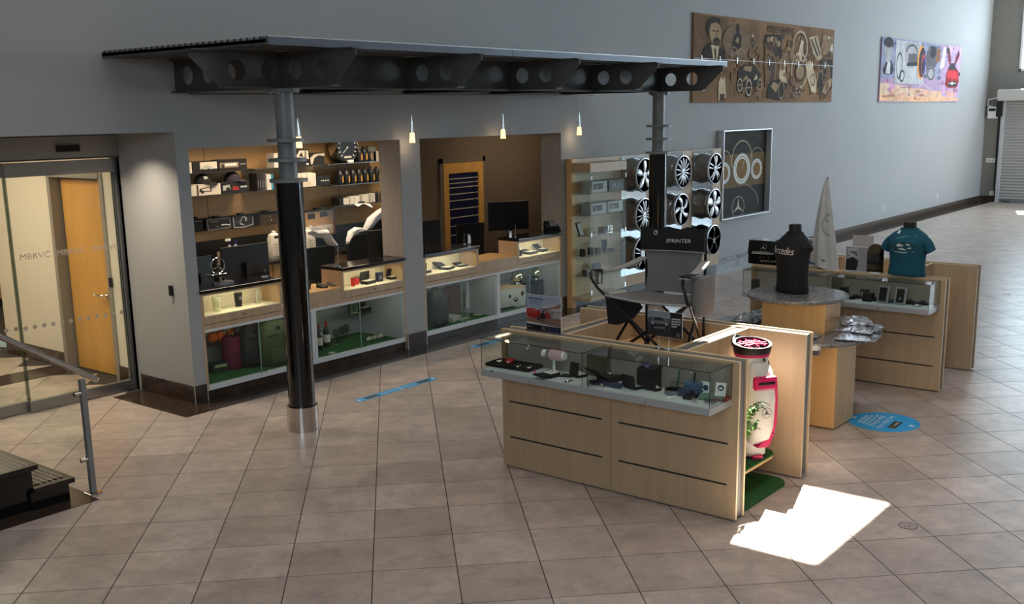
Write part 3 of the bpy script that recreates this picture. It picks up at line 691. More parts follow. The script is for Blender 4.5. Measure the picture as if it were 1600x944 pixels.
# left counter niche: two tumblers and a crystal trophy
TUMB = [(.026, 0), (.036, .13), (.033, .13), (.024, .005)]
p = on_niche(338); t = thing('tumbler', 'clear patterned tumbler in the lit niche of the near counter', 'glass', p)
MB().lathe([(.034, 0), (.046, .148), (.042, .148), (.031, .006)], n=24).obj('cup', mat('sparkling_glass', (206, 206, 178), .15, .5, var=.35, scale=(90, 90, 90)), t, local=True, smooth=True)
p = on_niche(372.5); t = thing('tumbler', 'black travel tumbler with grey emblem in the lit niche of the near counter', 'tumbler', p)
MB().lathe([(.033, .008), (.043, .15), (.04, .15), (.03, .01)], n=24).obj('cup', BLACK, t, local=True, smooth=True)
MB().lathe([(.0435, .148), (.044, .156), (.035, .158)], n=24).obj('rim', CHROME, t, local=True, smooth=True)
MB().lathe([(.033, 0), (.0335, .009)], n=24).obj('foot', CHROME, t, local=True, smooth=True)
art('emblem', t, (-.02, -.0415, .075), (.04, 0, 0), (0, .004, .04), star_shapes((160, 160, 160), .5, .5, .45, .45, .15), local=True, gap=.002)
p = on_niche(403); t = thing('trophy', 'small clear crystal trophy in the lit niche, rightmost of three', 'trophy', p)
MB().box(-.03, .03, -.025, .025, 0, .012).obj('foot', CHROME, t, local=True)
MB().loft([[(-.02*s, -.012, z), (.02*s, -.012, z), (.02*s, .012, z), (-.02*s, .012, z)] for s, z in ((.8, .012), (1.2, .05), (.7, .09), (1.1, .13), (.3, .155))]).obj('crystal', mat('crystal', (216, 216, 206), .08, .6), t, local=True)
# right counter niche
p = on_niche(489); gift_box(p, .09, .10, .035, 'open black gift box at the left end of the near right-hand niche', lid=100, rz=.3)
p = on_niche(556); t = carton(p, .065, .065, .085, (196, 30, 34), 'small red box with white foot in the near right-hand niche', lid=True, shapes=[('p', (224, 220, 214), [(0, 0), (1, 0), (1, .2), (0, .2)])])
p = on_niche(577); gift_box(p, .16, .10, .035, 'open black gift box between the red and the navy box', lid=96, rz=.15)
p = on_niche(594); carton(p, .075, .05, .105, (26, 34, 66), 'navy box with a silver star in the near right-hand niche', shapes=star_shapes((196, 204, 214), .5, .45, .3, .22, .12), lid=False)
p = on_niche(617); gift_box(p, .15, .09, .03, 'open black gift box rightmost in the near right-hand niche', lid=104, rz=-.1)
# far opening niches
p = fy(667, 424, NY); gift_box((p.x, NY, ZN), .08, .08, .03, 'black ring box leftmost in the far left-hand niche', lid=95)
p = fy(699, 420, NY); gift_box((p.x, NY, ZN), .17, .12, .03, 'wide open black gift box in the far left-hand niche', lid=30, rz=.25)
p = fy(722, 416, NY); gift_box((p.x, NY, ZN), .14, .07, .02, 'shallow black pen box right in the far left-hand niche', lid=20)
p = fy(813, 400, NY); t = thing('figurine', 'black and white figurine leftmost in the far right-hand niche', 'figurine', (p.x, NY, ZN))
MB().lathe([(.03, 0), (.03, .01), (.012, .02), (.016, .06), (.006, .075)], n=14).obj('body', BLACK, t, local=True, smooth=True)
MB().ball((0, 0, .088), .016).obj('head', WHITEP, t, local=True, smooth=True)
p = fy(829, 396, NY); gift_box((p.x, NY, ZN), .18, .12, .035, 'closed-looking black case in the far right-hand niche', lid=8)
p = fy(848, 393, NY); gift_box((p.x, NY, ZN), .12, .10, .04, 'black box with open lid beside the cream box in the far niche', lid=35)
p = fy(859, 392, NY); carton((p.x, NY-.03, ZN), .085, .07, .03, (206, 196, 166), 'flat cream box rightmost in the far right-hand niche')

# things in the glazed cabinets, on turf at .122 or glass shelf at .408
ZF, ZS = .1225, .4085
def cab(px_, py_, d, z=ZF): q = fy(px_, py_, WY+d); return (q.x, WY+d, z)
def tote(p, w_, d_, h_, m, label, rz=0, name='tote_bag', cat='bag', handle=True):
    t = thing(name, label, cat, p, rz); n = 24; rings = []
    for z, s in ((0, .92), (.02, 1.), (h_*.5, 1.03), (h_*.9, .95), (h_, .93)):
        r = []
        for i in range(n):
            a = 2*math.pi*i/n; c, s2 = math.cos(a), math.sin(a)
            r.append((w_/2*s*math.copysign(abs(c)**.45, c), d_/2*s*math.copysign(abs(s2)**.45, s2), z))
        rings.append(r)
    MB().loft(rings).obj('bag_body', m, t, local=True, smooth=True)
    if handle:
        for y in (-d_*.3, d_*.3):
            MB().tube([(-w_*.22, y, h_*.9), (-w_*.2, y, h_*1.2), (0, y, h_*1.33), (w_*.2, y, h_*1.2), (w_*.22, y, h_*.9)], .006).obj('handle', FABBLK, t, local=True, smooth=True)
    return t
def backpack(p, w_, d_, h_, m, label, rz=0):
    t = thing('backpack', label, 'backpack', p, rz); n = 28; rings = []
    for z, s, k in ((0, .8, 0), (.03, .97, 0), (h_*.45, 1.04, -.02), (h_*.75, .96, 0), (h_*.92, .72, .01), (h_, .35, .02)):
        rings.append([(w_/2*s*math.copysign(abs(math.cos(a))**.6, math.cos(a)), k+d_/2*s*math.copysign(abs(math.sin(a))**.6, math.sin(a)), z) for a in [2*math.pi*i/n for i in range(n)]])
    MB().loft(rings).obj('shell', m, t, local=True, smooth=True)
    MB().rbox(-w_*.36, w_*.36, -d_*.62, -d_*.35, h_*.08, h_*.42, .02).obj('front_pocket', m, t, local=True, smooth=True)
    MB().tube([(-w_*.5, -d_*.25, h_*.55), (-w_*.3, -d_*.5, h_*.68), (0, -d_*.58, h_*.7), (w_*.3, -d_*.5, h_*.68), (w_*.5, -d_*.25, h_*.55)], .004).obj('zip', BLACK, t, local=True)
    MB().tube([(-.04, .02, h_*.97), (-.03, .03, h_*1.06), (.03, .03, h_*1.06), (.04, .02, h_*.97)], .008).obj('grab_handle', FABBLK, t, local=True, smooth=True)
    MB().rbox(-.022, .022, -d_*.46, -d_*.43, h_*.78, h_*.86, .004).obj('badge', BLACK, t, local=True)
    return t
BURG = mat('burgundy_cloth', (110, 34, 56), .8, var=.15, scale=(30, 30, 30)); OLIVE = mat('olive_cloth', (70, 80, 50), .85, var=.15, scale=(40, 40, 40)); OLBLK = mat('dark_pack_cloth', (48, 46, 46), .85, var=.15, scale=(40, 40, 40))
q = cab(368, 540, .52); tote(q, .30, .18, .34, BURG, 'burgundy tote bag in the leftmost glazed cabinet', rz=.2)
q = cab(428, 540, .28); backpack(q, .36, .24, .50, OLIVE, 'large olive backpack in the leftmost glazed cabinet', rz=-.15)
q = cab(394, 540, .42); backpack(q, .30, .18, .46, OLBLK, 'black backpack behind the olive backpack')
q = cab(337, 560, .52); carton(q, .18, .16, .09, (40, 52, 36), 'dark green flat box on turf left of the burgundy bag', shapes=[('p', (150, 168, 110), [(.1, .7), (.9, .6), (.9, .95), (.1, .95)])])
q = cab(352, 566, .55); carton(q, .06, .04, .08, (206, 200, 190), 'small white card box beside the burgundy bag')
ORG = mat('orange_felt', (206, 96, 36), .8, var=.3, scale=(60, 60, 60))
for k, (px_, lab) in enumerate(((331, 'round orange plush ball at the left end of the glass shelf'), (343, 'orange plush ball second from the left on the glass shelf'))):
    q = cab(px_, 520, .62, ZS); t = thing('plush_toy', lab, 'toy', q); MB().ball((0, 0, .055), .055, n=14).obj('body', ORG, t, local=True, smooth=True)
    MB().tube([(0, 0, .105), (.01, 0, .13)], .006).obj('stalk', OLIVE, t, local=True)
q = cab(362, 516, .62, ZS); t = thing('flower_bunch', 'small bunch of orange flowers behind the burgundy bag', 'flowers', q)
for k in range(9): MB().ball((random.uniform(-.08, .08), random.uniform(-.04, .04), .05+random.uniform(0, .06)), .02, n=8, m=5).obj('bloom', (ORG, flat((226, 190, 120)))[k % 2], t, local=True, smooth=True)
MB().rbox(-.09, .09, -.045, .045, 0, .05, .01).obj('basket', mat('dark_wicker', (58, 40, 30), .9), t, local=True)
# wine, glasses, boxes
WINE = mat('green_bottle_glass', (26, 44, 24), .08, coat=.5)
WP = [(.036, 0), (.038, .01), (.038, .19), (.03, .215), (.014, .24), (.013, .30), (.0, .30)]
for k, (px_, lab) in enumerate(((498, 'wine bottle with dark red capsule nearest the column'), (510, 'wine bottle with bright red capsule, right of its twin'))):
    q = cab(px_, 520, .40+.06*k); bottle(q, WP, WINE, lab, [(.0145, .235), (.0145, .302), (0, .303)], flat(((120, 30, 30), (176, 34, 34))[k], .35), (.0386, .06, .15), name='wine_bottle')
GL = glass('wine_glass_crystal', (222, 226, 226), 2.5)
for k, px_ in enumerate((525, 534, 541)):
    q = cab(px_, 520, .46+.06*k); t = thing('wine_glass', ('wine glass on turf right of the bottles, leftmost of three', 'wine glass on turf, middle of three', 'wine glass on turf nearest the green card')[k], 'wine glass', q)
    MB().lathe([(.032, 0), (.03, .004), (.004, .01), (.004, .08)], n=20).obj('stem', GL, t, local=True, smooth=True)
    MB().lathe([(.004, .08), (.03, .10), (.038, .14), (.033, .18), (.032, .18), (.036, .14), (.028, .103), (.003, .084)], n=20).obj('bowl', GL, t, local=True, smooth=True)
q = cab(518, 545, .16); carton(q, .07, .05, .012, (206, 200, 182), 'cream card lying on turf before the wine bottles', rz=.2)
q = cab(552, 500, .60, ZS); carton(q, .11, .05, .16, (92, 112, 92), 'green framed card standing on the glass shelf', shapes=[('p', (176, 196, 150), [(.06, .06), (.94, .06), (.94, .94), (.06, .94)]), ('p', (80, 104, 80), [(.1, .1), (.9, .1), (.9, .85), (.1, .85)])], name='framed_card', cat='card')
q = cab(571, 510, .60, ZS); gift_box(q, .16, .10, .05, 'open black watch box on the glass shelf, left of two', lid=96, rz=.2)
q = cab(597, 505, .60, ZS); gift_box(q, .16, .10, .05, 'open black watch box on the glass shelf, right of two', lid=100, rz=.15)
for k, (px_, py_) in enumerate(((578, 530), (587, 529), (596, 528))):
    q = cab(px_, py_, .30); t = thing('model_car', ('pale model car on turf, left of three', 'pale model car on turf, middle of three', 'pale model car on turf, right of three')[k], 'model car', q, rz=.4)
    MB().loft([[(x, -.022*s, z0), (x, .022*s, z0), (x, .022*s, z1), (x, -.022*s, z1)] for x, s, z0, z1 in ((-.06, .8, .012, .025), (-.045, 1, .008, .03), (-.02, .9, .008, .045), (.015, .9, .008, .045), (.035, 1, .008, .03), (.06, .85, .012, .024))]).obj('car_body', flat((196, 190, 172), .3), t, local=True)
    for sx in (-.036, .036):
        for sy in (-.024, .024): MB().cyl((sx, sy-.004, .011), (sx, sy+.004, .011), .011, n=10).obj('wheel', BLACK, t, local=True)
# far glazed cabinets
q = cab(682, 490, .24); backpack(q, .28, .20, .46, mat('forest_pack_cloth', (44, 48, 40), .85), 'dark backpack at the left end of the far glazed cabinets')
q = cab(705, 500, .34); t = thing('folded_shirt', 'pale folded shirt lying on turf beside the dark backpack', 'shirt', q, rz=.3)
for k in range(3): MB().rbox(-.13+.01*k, .13-.01*k, -.09, .09, .02*k, .02*k+.019, .008).obj('fold', flat((178, 178, 158)), t, local=True)
q = cab(725, 500, .26); carton(q, .24, .06, .008, (170, 160, 130), 'flat beige leaflet on turf by the cabinet lock', rz=.1)
q = cab(746, 492, .30); carton(q, .06, .10, .006, (214, 212, 190), 'tilted white tag on turf under the cap', rz=.9)
q = cab(708, 470, .55); t = thing('leather_jacket', 'brown leather coat on a stand behind glass in the far cabinets', 'coat', q)
BRL = mat('brown_leather', (96, 62, 40), .5)
MB().loft([[(-.13*s, -.05, z), (.13*s, -.055, z), (.13*s, .04, z), (-.13*s, .04, z)] for s, z in ((1.1, .02), (1., .16), (.95, .30), (.7, .40))]).obj('coat_body', BRL, t, local=True, smooth=True)
for s_ in (-1, 1): MB().tube([(.11*s_, 0, .37), (.17*s_, -.01, .25), (.18*s_, -.02, .1)], [.04, .038, .03]).obj('sleeve', BRL, t, local=True, smooth=True)
MB().box(-.06, .06, -.04, .04, 0, .02).obj('stand_foot', STEEL, t, local=True)
q = cab(738, 470, .50); t = thing('white_apron', 'white apron hanging behind the middle of the far cabinets', 'apron', (q[0], q[1], ZF))
MB().sheet([[(-.12+.24*i/6, .012*math.sin(i*1.7+j), .06+.36*j/6) for i in range(7)] for j in range(7)], .006).obj('cloth', flat((214, 214, 208), .9), t, local=True, smooth=True)
MB().tube([(-.12, 0, .43), (.12, 0, .43)], .006).obj('hanger', STEEL, t, local=True)
MB().box(-.006, .006, .018, .026, .012, .43).obj('stand_pole', STEEL, t, local=True)
MB().box(-.06, .06, -.03, .06, 0, .012).obj('stand_foot', STEEL, t, local=True)
q = cab(790, 470, .36); t = thing('storage_box', 'white storage box with tan slatted lid and black spots in the far cabinets', 'box', q, -.25)
MB().rbox(-.24, .24, -.15, .15, 0, .27, .012).obj('box_body', flat((206, 202, 190), .8), t, local=True, smooth=30)
for k in range(6): MB().rbox(-.245, .245, -.155+.052*k, -.155+.052*k+.048, .27, .283, .003).obj('lid_slat', flat((206, 176, 128), .6), t, local=True)
art('printed_front', t, (-.24, -.15, .0), (.48, 0, 0), (0, 0, .27), [('e', (30, 28, 28), .42, .62, .05, .09), ('e', (30, 28, 28), .62, .42, .08, .12), ('e', (196, 190, 170), .62, .45, .045, .06), ('e', (110, 56, 46), .86, .68, .06, .12), ('p', (50, 46, 46), [(0, 0), (.7, 0), (.5, .1), (0, .1)]), ('p', (226, 224, 216), [(.8, .04), (.92, .04), (.92, .3), (.8, .3)])], local=True, gap=.002)
CHB = mat('mirror_ball_panels', (226, 220, 190), .08, 1.)
for k, (px_, py_) in enumerate(((808, 446), (838, 440))):
    q = cab(px_, py_, .34); t = thing('soccer_ball', ('shiny champagne ball on a black stand, left of two in the far cabinets', 'shiny champagne ball on a black stand, right of two in the far cabinets')[k], 'ball', q)
    MB().ball((0, 0, .38), .085, n=24, m=16).obj('shell', CHB, t, local=True, smooth=True)
    MB().rbox(-.07, .07, -.07, .07, 0, .29, .004).obj('stand', BLACK, t, local=True)
    MB().lathe([(.05, .29), (.04, .302)], n=16).obj('ring_stand', CHROME, t, local=True)
q = cab(857, 440, .50, ZS); carton(q, .11, .05, .12, (60, 84, 62), 'small green framed photo on the far glass shelf', shapes=[('p', (176, 190, 150), [(.12, .12), (.88, .12), (.88, .88), (.12, .88)]), ('e', (60, 70, 60), .5, .45, .2, .22)], name='framed_photo', cat='photo frame')
q = cab(815, 480, .66); carton(q, .10, .10, .22, (70, 70, 52), 'dark carton under the glass shelf in the far cabinets')
q = cab(850, 470, .62); carton(q, .16, .12, .20, (92, 92, 66), 'olive carton at the right end of the far cabinets')

# ================================================================== ON AND BEHIND THE COUNTERS
CT = 1.0865
def monitor(p, w_, h_, rz, label, base=.1, tilt=0.):
    """computer screen seen from its back: panel, neck, foot"""
    t = thing('computer_monitor', label, 'monitor', p, rz)
    b = MB().rbox(-w_/2, w_/2, -.012, .02, base, base+h_, .006)
    b.obj('screen', mat('monitor_black', (20, 20, 22), .35), t, local=True)
    MB().box(-w_/2+.01, w_/2-.01, .0201, .021, base+.015, base+h_-.01).obj('display', BLACKG, t, local=True)
    MB().box(-.03, .03, -.05, -.015, .01, base+h_*.5).obj('neck', BLACK, t, local=True)
    MB().rbox(-.12, .12, -.10, .10, 0, .012, .004).obj('foot', BLACK, t, local=True); return t
DESK = .80
# desks behind the counters carry screens, phone and papers
for nm, xa, xb in (('near', 6.3, 9.9), ('far', 10.75, 14.4)):
    t = thing('staff_desk', 'dark work desk behind the %s counters' % nm, 'desk', ((xa+xb)/2, 9.3, 0))
    MB().rbox(xa, xb, 9.10, 9.60, .76, DESK, .004).obj('desktop', BLACKST, t)
    for x in (xa+.1, xb-.1): MB().box(x-.02, x+.02, 9.45, 9.58, .002, .76).obj('leg', GREYST, t)
q = fy(385, 430, 9.3); monitor((q.x, 9.3, DESK), .62, .37, .02, 'black monitor seen from behind on the near counter', base=.20)
q = fy(322, 430, 9.3); monitor((q.x-.05, 9.34, DESK), .4, .34, .1, 'black monitor at the left edge of the near counter', base=.16)
q = fy(672, 375, 9.3); monitor((q.x-.1, 9.3, DESK), .48, .36, -.3, 'black monitor at the left edge of the far counter', base=.22)
q = fy(795, 358, 9.32); monitor((q.x, 9.32, DESK), .62, .40, -.45, 'wide black monitor right of the office chair on the far counter', base=.30)
q = fy(596, 395, 9.3); monitor((q.x+.05, 9.3, DESK), .45, .34, -.3, 'dark monitor at the right end of the near counter', base=.2)
# star on a plinth
q = fy(338, 425, WY+.2)
t = thing('star_sculpture', 'chrome three pointed star on a dark stand on the near counter', 'sculpture', (q.x, WY+.2, CT))
MB().loft([[(-.09*s, -.05*s, z), (.09*s, -.05*s, z), (.09*s, .05*s, z), (-.09*s, .05*s, z)] for s, z in ((.5, 0), (.5, .02), (.25, .03), (.3, .06), (1., .085), (.95, .10))]).obj('stand', BLACKG, t, local=True)
MB().rbox(-.085, .085, -.052, .052, .10, .108, .003).obj('plinth_plate', CHROME, t, local=True)
b = MB(); star_mesh(b, (0, 0, .185), .085, (1, 0, 0), (0, 0, 1), (0, 1, 0), .02, .012); b.xf(Matrix.Rotation(.12, 4, 'Y')); b.obj('star', CHROME, t, local=True, smooth=30)
q = fy(352, 442, WY+.12); carton((q.x, WY+.14, CT), .17, .10, .03, (150, 146, 140), 'flat grey box on the near counter beside the star', lid=True)
q = fy(414, 432, WY+.2); t = thing('key_fob_stand', 'small clear stand with black key fob on the near counter', 'stand', (q.x, WY+.2, CT))
MB().rbox(-.03, .03, -.02, .02, 0, .01, .002).obj('foot', WHITEP, t, local=True); MB().rbox(-.018, .018, -.006, .006, .01, .07, .005).obj('fob', BLACK, t, local=True); MB().box(-.024, .024, .008, .011, .008, .085).obj('back', ACRYL, t, local=True)
# back bench with drawers along the maple wall, black splashback above
BT = 1.04; BF = 9.95
t = thing('back_bench', 'maple drawer bench with black top along the maple wall behind the near counter', 'cabinet', (8.4, 10.2, 0))
MB().box(OX+.01, PART-.06, BF+.035, OB-.001, .002, BT-.03).obj('carcass', MAPLE_H, t)
for i in range(5):
    xa = OX+.03+i*.87
    for z0, z1 in ((.82, BT-.045), (.52, .805), (.1, .505)):
        d = MB().rbox(xa, xa+.855, BF+.015, BF+.035, z0, z1, .003).obj('drawer', MAPLE_H, t)
        MB().tube([(xa+.30, BF+.015, (z0+z1)/2+.02), (xa+.31, BF-.01, (z0+z1)/2), (xa+.505, BF-.01, (z0+z1)/2), (xa+.515, BF+.015, (z0+z1)/2+.02)], .006).obj('handle', STEEL, d)
MB().rbox(OX+.01, PART-.06, BF, OB-.001, BT-.03, BT, .004).obj('benchtop', BLACKST, t)
MB().box(OX+.01, PART-.06, OB-.015, OB-.001, BT, fy(306, 378.5, OB).z).obj('splashback', mat('black_splashback', (22, 22, 24), .35), t)
def onb(px_, d=10.25): q = fy(px_, 400, d); return (q.x, d, BT)
CLR = mat('hazy_clear_plastic', (190, 188, 184), .2, .1)
SPR = [(.04, 0), (.042, .02), (.042, .14), (.034, .17), (.014, .215), (.013, .225), (0, .226)]
q = onb(359.5); t = bottle(q, SPR, CLR, 'clear spray bottle with blue collar and white trigger on the back bench', [(.016, .222), (.016, .262), (0, .263)], flat((40, 36, 110), .4), (.0425, .03, .09), name='spray_bottle', lm=flat((206, 200, 196)))
MB().rbox(-.05, .02, -.01, .01, .262, .29, .005).obj('trigger', WHITEP, t, local=True)
q = onb(369); bottle(q, SPR, CLR, 'clear bottle with blue cap right of the spray bottle', [(.016, .222), (.016, .262), (0, .263)], flat((40, 36, 110), .4), (.0425, .03, .09), lm=flat((206, 200, 196)))
q = onb(346.5); carton(q, .085, .06, .15, (206, 190, 160), 'tan and black printed box on the back bench left of the bottles', shapes=[('p', (30, 28, 26), [(0, 0), (1, 0), (1, .52), (0, .52)]), ('e', (206, 196, 170), .3, .36, .16, .06), ('e', (206, 196, 170), .66, .22, .2, .06), ('e', (206, 196, 170), .4, .1, .2, .05)])
q = onb(389.5); carton(q, .15, .14, .17, (206, 156, 90), 'open brown carton on the back bench', shapes=[('p', (150, 108, 56), [(.05, .72), (.95, .72), (.95, .96), (.05, .96)])])
q = onb(402, 10.1); carton(q, .14, .10, .10, (186, 180, 166), 'grey paper box in front of the brown carton')
JUG = mat('milky_jug_plastic', (226, 220, 208), .4)
def jug(p, w_, h_, label):
    t = thing('jug', label, 'jug', p); d_ = w_*.75; rings = []
    for z, s in ((0, .93), (.01, 1), (h_*.72, 1), (h_*.88, .8), (h_*.93, .35), (h_*.95, .22)):
        rings.append([(w_/2*s*math.copysign(abs(math.cos(a))**.4, math.cos(a)), d_/2*s*math.copysign(abs(math.sin(a))**.4, math.sin(a)), z) for a in [i*math.pi/12 for i in range(24)]])
    MB().loft(rings).obj('jug_body', JUG, t, local=True, smooth=True)
    MB().lathe([(w_*.16, h_*.94), (w_*.16, h_), (0, h_)], n=16).obj('cap', WHITEP, t, local=True, smooth=True)
    MB().rbox(-w_*.25, w_*.25, -d_/2-.002, -d_/2+.01, h_*.74, h_*.84, .01).obj('grip', BLACK, t, local=True)
    art('printed_label', t, (-w_*.45, -d_/2-.001, h_*.1), (w_*.9, 0, 0), (0, 0, h_*.5), [('p', (216, 208, 196), [(0, 0), (1, 0), (1, 1), (0, 1)])]+[('l', (120, 112, 104), [(.2, .15+.17*i), (.5+.1*(i % 3), .15+.17*i)], .006) for i in range(5)], local=True)
    return t
jug(onb(430, 10.15), .15, .33, 'white gallon jug on the back bench left of the column'); jug(onb(483, 10.1), .15, .33, 'white gallon jug on the back bench right of the column')
# glass shelves with stock on the maple wall
SHY0 = OB-.28
def shelf(px0, px1, py_, label, grp='glass shelves on the maple wall'):
    a = fy(px0, py_, SHY0); b_ = fy(px1, py_, SHY0); z = fy((px0+px1)/2, py_, SHY0).z
    xa, xb = max(a.x, OX+.02), min(b_.x, PART-.06)
    t = thing('glass_shelf', label, 'shelf', ((xa+xb)/2, SHY0+.13, z-.008), group=grp)
    MB().box(xa, xb, SHY0, OB-.001, z-.008, z).obj('glass_plate', mat('smoked_shelf_glass', (60, 62, 58), .15), t)
    for x in (xa+.12, xb-.12): MB().box(x-.01, x+.01, SHY0+.12, OB-.0005, z-.018, z-.008).obj('bracket', STEEL, t)
    return z
z1 = shelf(290, 389, 268.5, 'glass shelf holding two long model car boxes at top left'); z2 = shelf(290, 389, 304, 'glass shelf holding boxes with two caps on them')
z3 = shelf(398, 504, 261, 'glass shelf behind the near column, upper'); z4 = shelf(398, 504, 294.5, 'glass shelf with books behind the near column')
z5 = shelf(512, 600, 254, 'glass shelf holding the big round gauge'); z6 = shelf(518, 600, 287, 'glass shelf holding the row of oil bottles')
z7 = shelf(524, 600, 319, 'glass shelf with small white boxes, lowest at right')
def sh_(px_, z, d=.10): q = fy(px_, 300, SHY0+d); return (q.x, SHY0+d, z+.0005)
def wide(px0, px1, z, h_, col, label, shapes=None, d=.14, name='model_box', cat='box', up=0):
    a = fy(px0, 300, SHY0+.01).x; b_ = fy(px1, 300, SHY0+.01).x
    return carton(((a+b_)/2, SHY0+.01+d/2, z+.0005+up), b_-a-.004, d, h_, col, label, shapes=shapes, name=name, cat=cat)
BK = (24, 23, 24); CRM = (206, 196, 182); SLV = (168, 168, 166)
car1 = [('p', SLV, [(.28, .3), (.36, .52), (.5, .6), (.62, .5), (.72, .32), (.7, .22), (.3, .22)]), ('e', BK, .37, .25, .04, .1), ('e', BK, .62, .25, .04, .1)]
wide(296.5, 303, z1, .12, CRM, 'narrow cream box at the left end of the top shelf')
wide(303.5, 343, z1, .125, BK, 'long black box with a silver car picture on the top shelf', [('p', CRM, [(.3, .28), (.98, .3), (.98, .92), (.3, .92)])]+[(s[0], s[1], [(u+.1, v+.05) for u, v in s[2]]) if s[0] == 'p' else s for s in car1])
wide(344, 389, z1, .13, (30, 22, 20), 'long dark box with a white printed title on the top shelf', [('p', (140, 126, 112), [(.05, .3), (.7, .3), (.7, .75), (.05, .75)]), *bars((230, 228, 220), .22, .64, .45, .2, 5, 3), ('p', (50, 46, 44), [(.1, .3), (.2, .3), (.2, .6), (.1, .6)]), ('l', (190, 190, 186), [(.75, .55), (.95, .55)], .006)])
wide(297, 307.5, z2, .115, CRM, 'small cream box under the black cap')
wide(308, 345.5, z2, .125, CRM, 'cream long box with a dark window picture under the black cap', [('p', BK, [(.08, .3), (.12, .62), (.6, .8), (.6, .3)]), ('p', CRM, [(.16, .36), (.2, .58), (.55, .7), (.55, .36)]), ('e', BK, .22, .32, .06, .16), ('p', (60, 46, 40), [(0, 0), (.05, 0), (.05, 1), (0, 1)])])
wide(346, 389, z2, .13, BK, 'black long box with red picture under the plum cap', [('p', SLV, [(.06, .28), (.06, .7), (.3, .78), (.34, .3)]), ('e', BK, .24, .34, .08, .2), *bars((200, 200, 196), .7, .95, .44, .14, 4, 5), ('p', (150, 40, 40), [(.4, .25), (.65, .25), (.62, .55), (.42, .6)])])
def cap_(p, m, label, logo):
    t = thing('baseball_cap', label, 'cap', p); rings = []
    for j in range(7):
        a = j/6*math.pi/2*.97; rings.append([(.095*math.cos(a)*math.cos(b_), .08*math.cos(a)*math.sin(b_), .015+.10*math.sin(a)) for b_ in [i*math.pi/12 for i in range(24)]])
    MB().loft([[(.096*math.cos(b_), .081*math.sin(b_), 0) for b_ in [i*math.pi/12 for i in range(24)]]]+rings).obj('crown', m, t, local=True, smooth=True)
    g = [[((.085+.09*j/4)*math.cos(a)*1.0, .075*math.sin(a)*(1+.05*j), .018-.022*(j/4)**1.5-.01*math.sin(a)**2) for a in [math.radians(-62+124*i/8) for i in range(9)]] for j in range(5)]
    MB().sheet(g, .005).obj('visor', m, t, local=True, smooth=True)
    MB().ball((0, 0, .115), .008, n=8, m=5).obj('button', m, t, local=True, smooth=True)
    if logo: art('logo', t, (-.005, -.072, .05), (.05, .004, 0), (0, .016, .035), [('r', (226, 226, 226), .35, .5, .3, .45, .4), ('p', (226, 226, 226), [(.6, .2), (.9, .35), (.85, .8), (.6, .7)])], local=True, gap=.004)
    t.rotation_euler[2] = -.35; return t
q = sh_(318, z2, .08); cap_((q[0], q[1], q[2]+.127), FABBLK, 'black baseball cap with white logo on the shelf boxes', True)
q = sh_(364.5, z2, .08); cap_((q[0], q[1], q[2]+.132), mat('plum_cloth', (44, 36, 50), .85), 'dark plum baseball cap on the shelf boxes', False)
# books and boxes behind the column
bk = [((24, 24, 27), .20), ((34, 34, 38), .20), ((46, 42, 48), .195), ((70, 60, 62), .19), ((196, 192, 186), .19), ((214, 208, 200), .185), ((40, 132, 166), .18)]
xx = fy(403, 300, SHY0).x
for i, (c, h_) in enumerate(bk):
    carton((xx+.035*i+.017, SHY0+.08, z4+.0005), .033, .15, h_*1.0, c, ('thick black book, first', 'black book, second', 'dark purple book, third', 'brown book, fourth', 'white book, fifth', 'cream book, sixth', 'blue book, last')[i]+' in the row left of the column', name='book', cat='book', shapes=[('l', (150, 150, 150), [(.5, .2), (.5, .6)], .004)])
wide(431, 441, z3, .17, (206, 200, 190), 'white box half hidden by the upper column collars')
wide(463, 486, z3, .20, BK, 'tall black box with pale steering picture right of the column', [('p', (214, 206, 194), [(.1, .55), (.35, .95), (.95, .92), (.98, .4), (.6, .45), (.4, .3), (.1, .5)]), ('p', BK, [(.3, .6), (.5, .85), (.6, .55)]), ('p', (120, 118, 112), [(.66, .5), (.72, .92), (.84, .9), (.82, .5)]), ('p', (220, 214, 204), [(.78, .05), (.96, .05), (.96, .16), (.78, .16)])])
wide(487, 510, z3, .15, BK, 'black box with pale curved picture right of the tall black box', [('p', (190, 176, 160), [(0, .6), (.3, .9), (1, .95), (1, .7), (.6, .8), (.3, .6), (.15, .1), (.05, .1)]), ('p', (196, 186, 172), [(.05, .3), (.12, .55), (.3, .65), (.2, .3)])])
for i, px_ in enumerate((467.5, 476, 484.5)):
    wide(px_-4, px_+4, z4, .17, (216, 208, 196), ('white carton nearest the column on the lower glass shelf', 'white carton, second from the column', 'white carton, third from the column')[i], [('p', (206, 180, 150), [(.2, .1), (.8, .1), (.8, .35), (.2, .35)])])
wide(488, 495, z4, .16, (210, 202, 190), 'slim white carton beside the black box')
wide(496, 517, z4, .12, BK, 'black box with a row of white dots', [('e', (230, 228, 222), .35+.16*i, .5, .05, .06) for i in range(4)])
